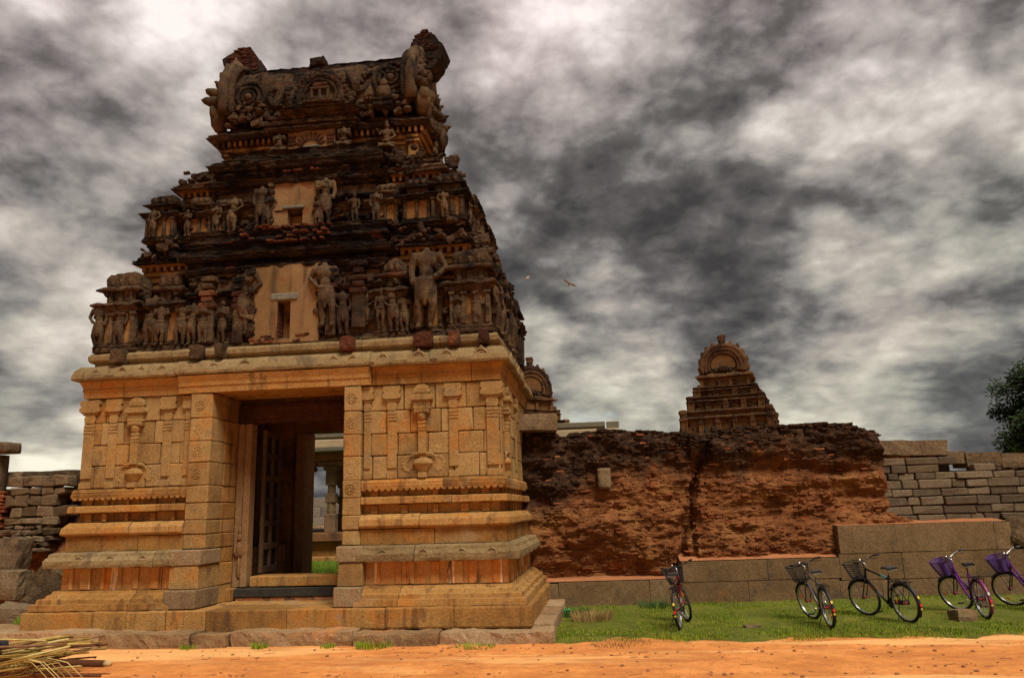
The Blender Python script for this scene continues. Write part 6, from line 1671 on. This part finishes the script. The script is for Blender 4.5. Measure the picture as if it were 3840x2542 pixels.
    for k in range(1, 26, 2):
        x, z = pr[k]; m = MB(); m.ell((0, 0, 0), (0.13 * S_, 0.13 * S_, 0.19 * S_), 0, 7); m.ell((0, 0, 0.14 * S_), (.09 * S_, .09 * S_, .09 * S_), 0, 6); m.rough(0.03 * S_, 5 / S_, k)
        m.build('crest_finial', 'far_tower', t, True, (x * 1.1 * S_, -1.38 * S_, (4.12 + (z - 4.12) * 1.12) * S_))
    m = MB()
    for x, z, r_ in ((0, 0, .26), (-.14, .22, .14), (.14, .24, .15), (0, .18, .2)): m.ell((x * S_, 0, z * S_), (r_ * .9 * S_, r_ * .7 * S_, r_ * S_), 0, 8)
    m.rough(0.04 * S_, 5 / S_, seed); m.build('crest_top', 'far_tower', t, True, (0.02 * S_, -1.3 * S_, 5.72 * S_))
    m = MB(); rd = random.Random(seed + 5)
    for k in range(230):
        z = rd.uniform(0.3, 3.7); hw = 2.75 - 0.40 * z + rd.uniform(-0.1, 0.06)
        u = rd.uniform(-1, 1) * hw; s_ = rd.uniform(0.06, 0.17)
        px, py = rd.choice(((u, -hw * 0.92), (hw, u * 0.92), (-hw, u * 0.92)))
        q = MB(); q.gbox((0, 0, 0), (s_ * 1.6, s_ * 1.4, s_ * rd.uniform(1.2, 2.6)), 0.1, 0, 0.04); q.rough(0.04, 5, k)
        m.add([(a * S_, c * S_, e * S_) for a, c, e in q.v], q.f, 0, Matrix.Translation((px * S_, py * S_, z * S_)))
    for k in range(60):
        a = rd.uniform(-0.3, PI + 0.3); q = rd.uniform(0.72, 1.12)
        m.ell((1.28 * q * math.cos(a) * S_, -1.46 * S_, (4.05 + 1.3 * q * math.sin(a)) * S_), (0.09 * S_, 0.09 * S_, 0.10 * S_), 0, 6)
    o = m.build('eroded_carving', 'far_tower', t); o['kind'] = 'stuff'
    return t
ft = far_tower((13.55, 36.8, 6.05), 1.04, 'distant stepped brown temple tower with arched gable rising behind the brick wall', True, 3)
ft.rotation_euler = (0, 0, R(-14))
f2 = far_tower((1.8, 22.0, 4.1), 0.77, 'brown temple tower whose edge shows right behind the gateway', True, 9)
f2.rotation_euler = (0, 0, R(38))

# =================================================================== BICYCLES
def circle(c, r, n, ax='y', a0=0.0, a1=2 * PI):
    pts = []
    for k in range(n):
        t = a0 + (a1 - a0) * k / (n if abs(a1 - a0 - 2 * PI) < 1e-6 else n - 1)
        pts.append((c[0] + r * math.cos(t), c[1], c[2] + r * math.sin(t)))
    return pts
WR = 0.335
def wheel(parent, x, sgn=1, amber=True, col2='red_reflector'):
    """wheel centred at local (x,0,WR) in the x-z plane"""
    w_ = empty('wheel', parent, (x, 0, WR))
    m = MB(); m.tube(circle((0, 0, 0), WR - 0.021, 40), 0.021, 8, 0, True); m.build('tyre', 'tyre', w_, True)
    m = MB()
    for dy in (-0.009, 0.009): m.tube([(p[0], dy, p[2]) for p in circle((0, 0, 0), WR - 0.050, 40)], 0.011, 6, 0, True)
    m.build('rim', 'alloy', w_, True)
    m = MB()
    for k in range(32):
        a = 2 * PI * k / 32; q = (-1) ** k
        a2 = a + 0.45 * (1 if k % 4 < 2 else -1)
        m.tube([(0.028 * math.cos(a2), 0.026 * q, 0.028 * math.sin(a2)), ((WR - 0.055) * math.cos(a), 0, (WR - 0.055) * math.sin(a))], 0.0014, 3)
    m.build('spokes', 'alloy', w_)
    M90 = Matrix.Rotation(PI / 2, 4, 'X')
    m = MB(); m.lathe([(0.012, -0.055), (0.03, -0.035), (0.018, -0.028), (0.018, 0.028), (0.03, 0.035), (0.012, 0.055)], (0, 0, 0), 10, 0, M90); m.build('hub', 'red_paint' if col2 else 'alloy', w_, True)
    if amber:
        a = rb.uniform(0, 6.28)
        m = MB(); m.box(((WR - 0.13) * math.cos(a), 0, (WR - 0.13) * math.sin(a)), (0.03, 0.016, 0.075), 0, 0.004, 0, Euler((0, -a, 0)).to_matrix()); m.build('reflector', 'amber_reflector', w_)
    return w_
def basket(parent, mat, solid, loc):
    m = MB()
    tx, ty, bx_, by_, h = 0.16, 0.185, 0.11, 0.125, 0.27
    def ringp(k, n=28):
        a_, b_ = bx_ + (tx - bx_) * k, by_ + (ty - by_) * k
        out = []
        for i in range(n):
            t = 2 * PI * i / n; c, s = math.cos(t), math.sin(t)
            p = 0.55
            out.append((a_ * math.copysign(abs(c) ** p, c) + 0.04 * k, b_ * math.copysign(abs(s) ** p, s), h * k))
        return out
    for k in [0, .12, .25, .4, .55, .7, .85]: m.tube(ringp(k), 0.0035 if not solid else 0.006, 4, 0, True)
    m.tube(ringp(1.0), 0.009, 6, 0, True)
    lo, hi = ringp(0), ringp(1.0)
    for i in range(28): m.tube([lo[i], hi[i]], 0.0035 if not solid else 0.008, 4)
    lo2, hi2 = ringp(0, 56), ringp(1.0, 56)
    for i in range(1, 56, 2): m.tube([lo2[i], hi2[i]], 0.0028 if not solid else 0.006, 3)
    m.prism([(p[0], p[1]) for p in ringp(0)], 0.0, 0.006, 'z')
    return m.build('basket', mat, parent, False, loc)
rb = random.Random(3)
def bicycle(label, rear, front, steer, scheme, lean=6.0):
    """rear / front: ground contact points of the wheels; steer in degrees (left positive)"""
    rear = Vector((rear[0], rear[1], lawn_z(*rear) + 0.005)); d = Vector((front[0], front[1], 0)) - Vector((rear.x, rear.y, 0)); rz = math.atan2(d.y, d.x)
    B = tag(empty('bicycle', None, rear, (0, 0, rz)), label, 'bicycle', 'bicycles parked on the grass')
    fr = {'red': 'dark_red_paint', 'silver': 'silver_paint', 'black': 'black_paint', 'purple': 'purple_paint'}[scheme]
    lady = scheme == 'purple'
    L = 1.05
    B.rotation_euler = (R(-lean), 0, rz); B.scale = (0.94,) * 3
    wheel(B, 0.0, 1, not lady)
    # frame: rear axle (0,.335) bottom bracket (.43,.28) seat top (.28,.80) head (.86,.86)-(.91,.66)
    ax, bbk, st, hd, hl = (0, 0, WR), (0.43, 0, 0.285), (0.265, 0, 0.78), (0.845, 0, 0.86), (0.895, 0, 0.68)
    m = MB()
    m.tube([bbk, st], 0.0165, 8); m.tube([hd, hl], 0.021, 8)
    if lady: m.tube([hl, (0.72, 0, 0.52), (0.6, 0, 0.40), (0.5, 0, 0.32), bbk], 0.022, 8); m.tube([(0.86, 0, 0.80), (0.66, 0, 0.58), (0.5, 0, 0.45), (0.36, 0, 0.5)], 0.017, 8)
    else: m.tube([hl, bbk], 0.021, 8); m.tube([hd, (0.285, 0, 0.72)], 0.0175, 8)
    for q in (-1, 1):
        m.tube([(0, q * 0.06, WR), (0.2, q * 0.05, 0.31), (0.42, q * 0.03, 0.285)], 0.009, 6)
        m.tube([(0, q * 0.06, WR), (0.16, q * 0.045, 0.56), (0.275, q * 0.02, 0.73)], 0.0085, 6)
    m.build('frame', fr, B, True)
    if not lady:
        m = MB(); m.tube([(0.83, 0, 0.592), (0.72, 0, 0.498)], 0.0225, 8, 0); m.tube([(0.66, 0, 0.452), (0.56, 0, 0.382)], 0.0225, 8, 1)
        m.build('decal', ['orange_decal', 'white_decal'], B, True)
        if scheme == 'black':
            m = MB(); m.tube([(0.46, 0, 0.764), (0.34, 0, 0.734)], 0.0195, 8); m.build('decal', 'teal_decal', B, True)
    m = MB(); m.tube([st, (0.245, 0, 0.90)], 0.0125, 8); m.build('seat_post', 'alloy' if not lady else 'black_paint', B, True)
    m = MB()
    pts = [(0.10, .09, .93), (0.14, .10, .945), (.22, .075, .945), (.30, .035, .94), (.38, .022, .935), (.41, .015, .925)]
    vs = []; fs = []
    for x, hw, z in pts:
        for u in (-1, -.6, 0, .6, 1): vs.append((x, u * hw, z - 0.018 * abs(u) ** 2 - (0.006 if abs(u) < .1 else 0)))
        for u in (1, .5, 0, -.5, -1): vs.append((x, u * hw * 0.9, z - 0.05))
    for i in range(len(pts) - 1):
        for k in range(10): fs.append((i * 10 + k, i * 10 + (k + 1) % 10, (i + 1) * 10 + (k + 1) % 10, (i + 1) * 10 + k))
    fs.append(tuple(range(10))); fs.append(tuple(range(50, 60))[::-1])
    m.add(vs, fs); m.build('saddle', 'saddle_grey' if not lady else 'black_plastic', B, True)
    m = MB()
    for q in (-1, 1): m.tube([(0.13, q * .05, .90), (0.15, q * .05, .875), (.17, q * .05, .90)], 0.006, 5); m.tube([(.12, q * .03, .885), (.36, q * .02, .90)], 0.005, 5)
    m.build('saddle_springs', 'chrome', B)
    # carrier rack, mudguard, rear reflector
    m = MB()
    for q in (-0.06, 0.0, 0.06): m.tube([(0.2, q, 0.70), (-0.22, q, 0.69)], 0.006, 5)
    for x in (0.18, 0.06, -0.08, -0.21): m.tube([(x, -.065, .695), (x, .065, .695)], 0.006, 5)
    for q in (-1, 1): m.tube([(-0.16, q * .06, .69), (0, q * .065, WR)], 0.006, 5)
    m.tube([(-.2, -.05, .715), (.02, -.05, .73), (.02, .05, .73), (-.2, .05, .715)], 0.005, 5)
    m.build('carrier_rack', 'black_paint', B)
    m = MB()
    a0, a1, n = (R(30), R(215), 22)
    for side in ((-1, 1),):
        vs = []; fs = []
        for k in range(n):
            t = a0 + (a1 - a0) * k / (n - 1); r_ = WR + 0.018
            for yy, dr in ((-.028, -.012), (-.02, .004), (0, .01), (.02, .004), (.028, -.012)): vs.append(((r_ + dr) * math.cos(t), yy, WR + (r_ + dr) * math.sin(t)))
        for k in range(n - 1):
            for j in range(4): fs.append((k * 5 + j, k * 5 + j + 1, k * 5 + 6 + j, k * 5 + 5 + j))
        m.add(vs, fs)
    m.build('rear_mudguard', {'red': 'black_plastic', 'silver': 'black_plastic', 'black': 'black_plastic', 'purple': 'pink_paint'}[scheme], B, True)
    for ang, mt, sz in ((160, 'yellow_decal' if not lady else 'white_decal', 0.05), (180, 'red_reflector', 0.05), (190, 'yellow_decal', 0.03)):
        t = R(ang); m = MB(); r_ = WR + 0.035
        m.box((r_ * math.cos(t), 0, WR + r_ * math.sin(t)), (0.012, 0.036, sz), 0, 0.004, 0, Euler((0, PI - t, 0)).to_matrix()); m.build('rear_reflector', mt, B)
    # crank, chain guard, pedals
    M90 = Matrix.Rotation(PI / 2, 4, 'X')
    m = MB(); m.lathe([(0.09, -0.004), (0.095, 0.0), (0.09, 0.004)], (0.43, -0.055, 0.285), 20, 0, M90); m.build('chainring', 'black_paint', B)
    m = MB(); m.box((0.21, -0.06, 0.315), (0.50, 0.012, 0.085), 0, 0.006, 0, Euler((0, R(5), 0)).to_matrix()); m.build('chain_guard', 'black_plastic' if not lady else 'purple_paint', B)
    ca = rb.uniform(0.2, 1.0)
    for q in (-1, 1):
        dx, dzz = 0.165 * math.cos(ca) * q, -0.165 * math.sin(ca) * q
        m = MB(); m.tube([(0.43, q * 0.07, 0.285), (0.43 + dx, q * 0.085, 0.285 + dzz)], 0.009, 6); m.build('crank_arm', 'alloy', B)
        m = MB(); m.box((0.43 + dx, q * 0.14, 0.285 + dzz), (0.07, 0.09, 0.022), 0, 0.005); m.build('pedal', 'black_plastic', B)
    # stand on the left, set to reach the ground under the lean
    m = MB(); m.tube([(0.10, 0.05, 0.30), (0.04, 0.20, 0.005)], 0.008, 5); m.build('kickstand', 'black_paint', B)
    # steering assembly turns about the head tube
    axis = (Vector(hd) - Vector(hl)).normalized()
    S = empty('steering', B, (0, 0, 0))
    T = Matrix.Translation(Vector(hl)) @ Matrix.Rotation(R(steer), 4, axis) @ Matrix.Translation(-Vector(hl))
    S.matrix_basis = T
    fx = L - 0.02
    wf = wheel(S, fx, 1, True, True)
    m = MB()
    for q in (-1, 1): m.tube([(0.90, q * 0.03, 0.66), (0.915, q * 0.05, 0.60), (0.98, q * 0.056, 0.44), (fx, q * 0.056, WR)], 0.0115, 6)
    m.tube([(0.90, -0.05, 0.655), (0.90, 0.05, 0.655)], 0.016, 6); m.build('fork', fr if not lady else 'black_paint', S, True)
    m = MB(); n = 16; vs = []; fs = []
    for k in range(n):
        t = R(20 if not lady else 40) + R(120) * k / (n - 1); r_ = WR + 0.016
        for yy, dr in ((-.026, -.012), (0, .008), (.026, -.012)): vs.append((fx + (r_ + dr) * math.cos(t), yy, WR + (r_ + dr) * math.sin(t)))
    for k in range(n - 1):
        for j in range(2): fs.append((k * 3 + j, k * 3 + j + 1, k * 3 + 4 + j, k * 3 + 3 + j))
    m.add(vs, fs); m.build('front_mudguard', 'black_plastic', S, True)
    m = MB(); m.tube([(0.845, 0, 0.86), (0.825, 0, 0.95), (0.87, 0, 0.985)], 0.0135, 7); m.build('stem', 'alloy', S, True)
    m = MB()
    for q in (-1, 1):
        if lady: pts = [(0.87, 0, 0.985), (0.87, q * .08, 1.0), (0.80, q * .2, 1.05), (0.70, q * .27, 1.05)]
        else: pts = [(0.87, 0, 0.985), (0.88, q * .12, 0.995), (0.86, q * .25, 1.02), (0.80, q * .29, 1.04), (0.72, q * .29, 1.05)]
        m.tube(pts, 0.011, 6)
    m.build('handlebar', 'black_paint' if not lady else 'alloy', S, True)
    m = MB()
    for q in (-1, 1):
        if lady: m.tube([(0.78, q * .215, 1.05), (0.68, q * .28, 1.05)], 0.016, 7)
        else: m.tube([(0.82, q * .285, 1.035), (0.70, q * .29, 1.05)], 0.016, 7)
        m.tube([(0.86, q * .2, 1.0), (0.80, q * .27, 0.985), (0.72, q * .28, 1.0)], 0.006, 5)
    m.build('grips', 'black_plastic' if not lady else 'saddle_grey', S, True)
    m = MB(); m.ell((0.875, 0.05, 1.03), (0.026, 0.026, 0.02), 0, 10); m.build('bell', 'chrome', S, True)
    basket(S, 'purple_plastic' if lady else 'black_plastic', lady, (1.03, 0, 0.70))
    m = MB()
    for q in (-1, 1): m.tube([(1.12, q * .08, .70), (1.05, q * .07, .5), (fx, q * .065, WR)], 0.004, 4)
    m.tube([(1.12, -.08, .70), (1.12, .08, .70)], 0.004, 4); m.build('basket_stay', 'black_paint', S)
    return B
bicycle('red bicycle with black basket seen from behind, nearest the gateway', (6.74, 0.14), (6.95, 1.17), 28, 'red', 6)
bicycle('grey and orange bicycle with black basket, second from the gateway', (9.09, 0.16), (9.05, 1.16), 19, 'silver', 7)
bicycle('black bicycle with teal band on its top tube, between the grey and purple ones', (10.42, 0.58), (10.06, 1.51), 15, 'black', 7)
bicycle('purple bicycle with purple basket standing behind the squared stone', (11.72, 0.86), (11.73, 1.86), 36, 'purple', 7)
bicycle('purple bicycle with purple basket cut off by the right picture edge', (13.05, 1.42), (12.88, 2.42), 34, 'purple', 7)

# =================================================================== STICK BUNDLE (lower left)
rk = random.Random(8)
pile = tag(empty('stick_bundle', None, (-2.4, -2.75, 0)), 'heap of dry yellow stalks and sticks on the ground at lower left', 'stick pile')
for k in range(64):
    L = rk.uniform(0.7, 1.5); a = rk.gauss(0.05, 0.17); up_ = rk.gauss(0.13, 0.07)
    x1 = rk.uniform(0.2, 1.0); y = rk.uniform(-0.4, 0.4); z = rk.uniform(0.04, 0.46) * (1 - 0.45 * max(0, x1 - 0.7))
    p1 = Vector((x1, y, z)); dv = Vector((math.cos(a), math.sin(a), up_))
    p0 = p1 - dv * L; p0.z = max(0.02, p0.z)
    mid = (p0 + p1) / 2 + Vector((0, 0, rk.uniform(-0.03, 0.04)))
    r = rk.choice((0.007, 0.010, 0.014, 0.019))
    m = MB(); m.tube([p0, mid, p1], [r, r, r * 0.8], 5); m.build('stalk', 'straw' if k % 9 else 'bark', pile, True)
for k in range(7):
    m = MB(); x = rk.uniform(-0.3, 0.5)
    m.tube([(x, -0.4, 0.05), (x + 0.25, -0.42, 0.25), (x + 0.55, -0.45, 0.2), (x + 0.85, -0.5, -0.0)], 0.007, 4); m.build('bent_stalk', 'straw', pile, True)
m = MB(); m.tube([(-0.5, -0.1, 0.16), (0.2, -0.12, 0.15), (1.18, -0.16, 0.13)], [0.045, 0.05, 0.045], 9, 0); m.tube([(1.18, -0.16, 0.13), (1.27, -0.165, 0.125)], [0.044, 0.03], 9, 1)
tag(m.build('branch', ['bark', 'cut_wood'], None, True, (-2.35, -2.75, 0.0)), 'thick reddish brown branch with pale cut end lying on the stalk heap', 'branch')
m = MB(); m.tube([(-0.2, 0, 0.03), (0.5, -0.02, 0.035), (1.12, -0.1, 0.035)], [0.028, 0.03, 0.02], 8)
tag(m.build('branch', 'bark', None, True, (-2.15, -3.1, 0.0)), 'thin dark branch on the dirt in front of the stalk heap', 'branch')
m = MB(); m.gbox((0, 0, 0), (0.55, 0.5, 0.5), 0.08, 0, 0.15); m.rough(0.09, 3.5, 6)
tag(m.build('dark_bundle', 'dark_cloth', None, True, (-3.0, -2.95, 0.2)), 'dark cloth bundle at the left picture edge behind the stalks', 'bundle')

# =================================================================== TREES, BIRDS
def tree(loc, h, rx, rz_, n_cl, n_leaf, leaf, mat, label, seed, name='tree'):
    rt_ = random.Random(seed)
    T = tag(empty(name, None, loc), label, 'tree')
    m = MB(); m.tube([(0, 0, -0.2), (0.1, 0, h * 0.25), (-0.05, 0.1, h * 0.5), (0.1, 0, h * 0.8)], [h * 0.035, h * 0.028, h * 0.02, h * 0.008], 8)
    cl = []
    for k in range(n_cl):
        a = rt_.uniform(0, 2 * PI); t = rt_.uniform(-1, 1); q = rt_.uniform(0.45, 1.0)
        rr = math.sqrt(1 - t * t) * q * rx * rt_.uniform(0.7, 1.12)
        c = Vector((rr * math.cos(a), rr * math.sin(a), h * 0.62 + t * rz_ * q)); cl.append(c)
        m.tube([(0, 0, h * 0.4), (c.x * 0.5, c.y * 0.5, (h * 0.4 + c.z) / 2 + 0.2), c], [h * 0.012, h * 0.008, h * 0.003], 5)
    m.build('trunk', 'bark', T, True)
    vs = []; fs = []
    for c in cl:
        cr = rx * rt_.uniform(0.16, 0.34)
        for k in range(n_leaf):
            u = Vector((rt_.gauss(0, 1), rt_.gauss(0, 1), rt_.gauss(0, 0.8))); u.normalize()
            p = c + u * cr * rt_.random() ** 0.45
            a = Vector((rt_.gauss(0, 1), rt_.gauss(0, 1), rt_.gauss(-.3, .7))).normalized() * leaf * rt_.uniform(0.6, 1.3); b_ = a.orthogonal().normalized() * leaf * 0.28
            o = len(vs); vs += [p, p + a * 0.5 + b_, p + a, p + a * 0.5 - b_]; fs.append((o, o + 1, o + 2, o + 3))
    m = MB(); m.add(vs, fs); m.build('crown', mat, T)
    return T
tree((26.4, 25.0, 0), 8.4, 2.7, 3.4, 90, 300, 0.22, 'tree_leaf', 'dark green leafy tree at the right edge above the stone wall', 4)
tree((24.5, 24.6, 0), 4.8, 1.4, 1.6, 40, 200, 0.2, 'shrub_leaf', 'lighter green bush below the dark tree at right edge', 14, 'bush')
tree((-7.6, 33.0, 0), 4.6, 2.2, 1.6, 30, 160, 0.22, 'shrub_leaf', 'small far tree glimpsed between the hall pillars', 24)
def bird(loc, span, rz, roll_, bank, label):
    B = tag(empty('bird', None, loc, (bank, roll_, rz)), label, 'bird', 'birds soaring in the sky'); B.scale = (0.45,) * 3
    m = MB(); m.tube([(0, -0.28, 0.0), (0, -0.2, 0.02), (0, 0.0, 0.0), (0, 0.22, 0), (0, 0.3, 0)], [0.02, 0.05, 0.075, 0.035, 0.012], 8); m.ell((0, -0.29, 0.02), (0.035, 0.055, 0.035), 0, 8)
    m.build('body', 'bird_feather', B, True)
    for s in (-1, 1):
        pts = [(0.04, -0.12, 0.0), (0.3, -0.2, 0.09), (0.6, -0.14, 0.13), (span / 2, 0.05, 0.17)]; bk = [(0.04, 0.12, 0.0), (0.3, 0.08, 0.08), (0.6, 0.1, 0.12), (span / 2, 0.1, 0.17)]
        vs = [(s * x, y, z) for x, y, z in pts] + [(s * x, y, z) for x, y, z in bk] + [(s * x, y, z - 0.018) for x, y, z in pts] + [(s * x, y, z - 0.018) for x, y, z in bk]
        fs = [(i, i + 1, i + 5, i + 4) for i in range(3)] + [(i + 8, i + 12, i + 13, i + 9) for i in range(3)] + [(i, i + 8, i + 9, i + 1) for i in range(3)] + [(i + 4, i + 5, i + 13, i + 12) for i in range(3)] + [(3, 11, 15, 7)]
        MB().add(vs, fs).build('wing', 'bird_feather', B)
    MB().prism([(-0.03, 0.24), (-0.10, 0.46), (0.0, 0.42), (0.10, 0.46), (0.03, 0.24)], -0.01, 0.01, 'z').build('tail', 'bird_feather', B)
    return B
bird((2.52, 20, 12.13), 1.4, R(70), R(-25), R(10), 'pale soaring bird nearest the tower')
bird((4.45, 20, 11.77), 1.5, R(10), R(30), R(-20), 'soaring bird with raised wings further right in the sky')
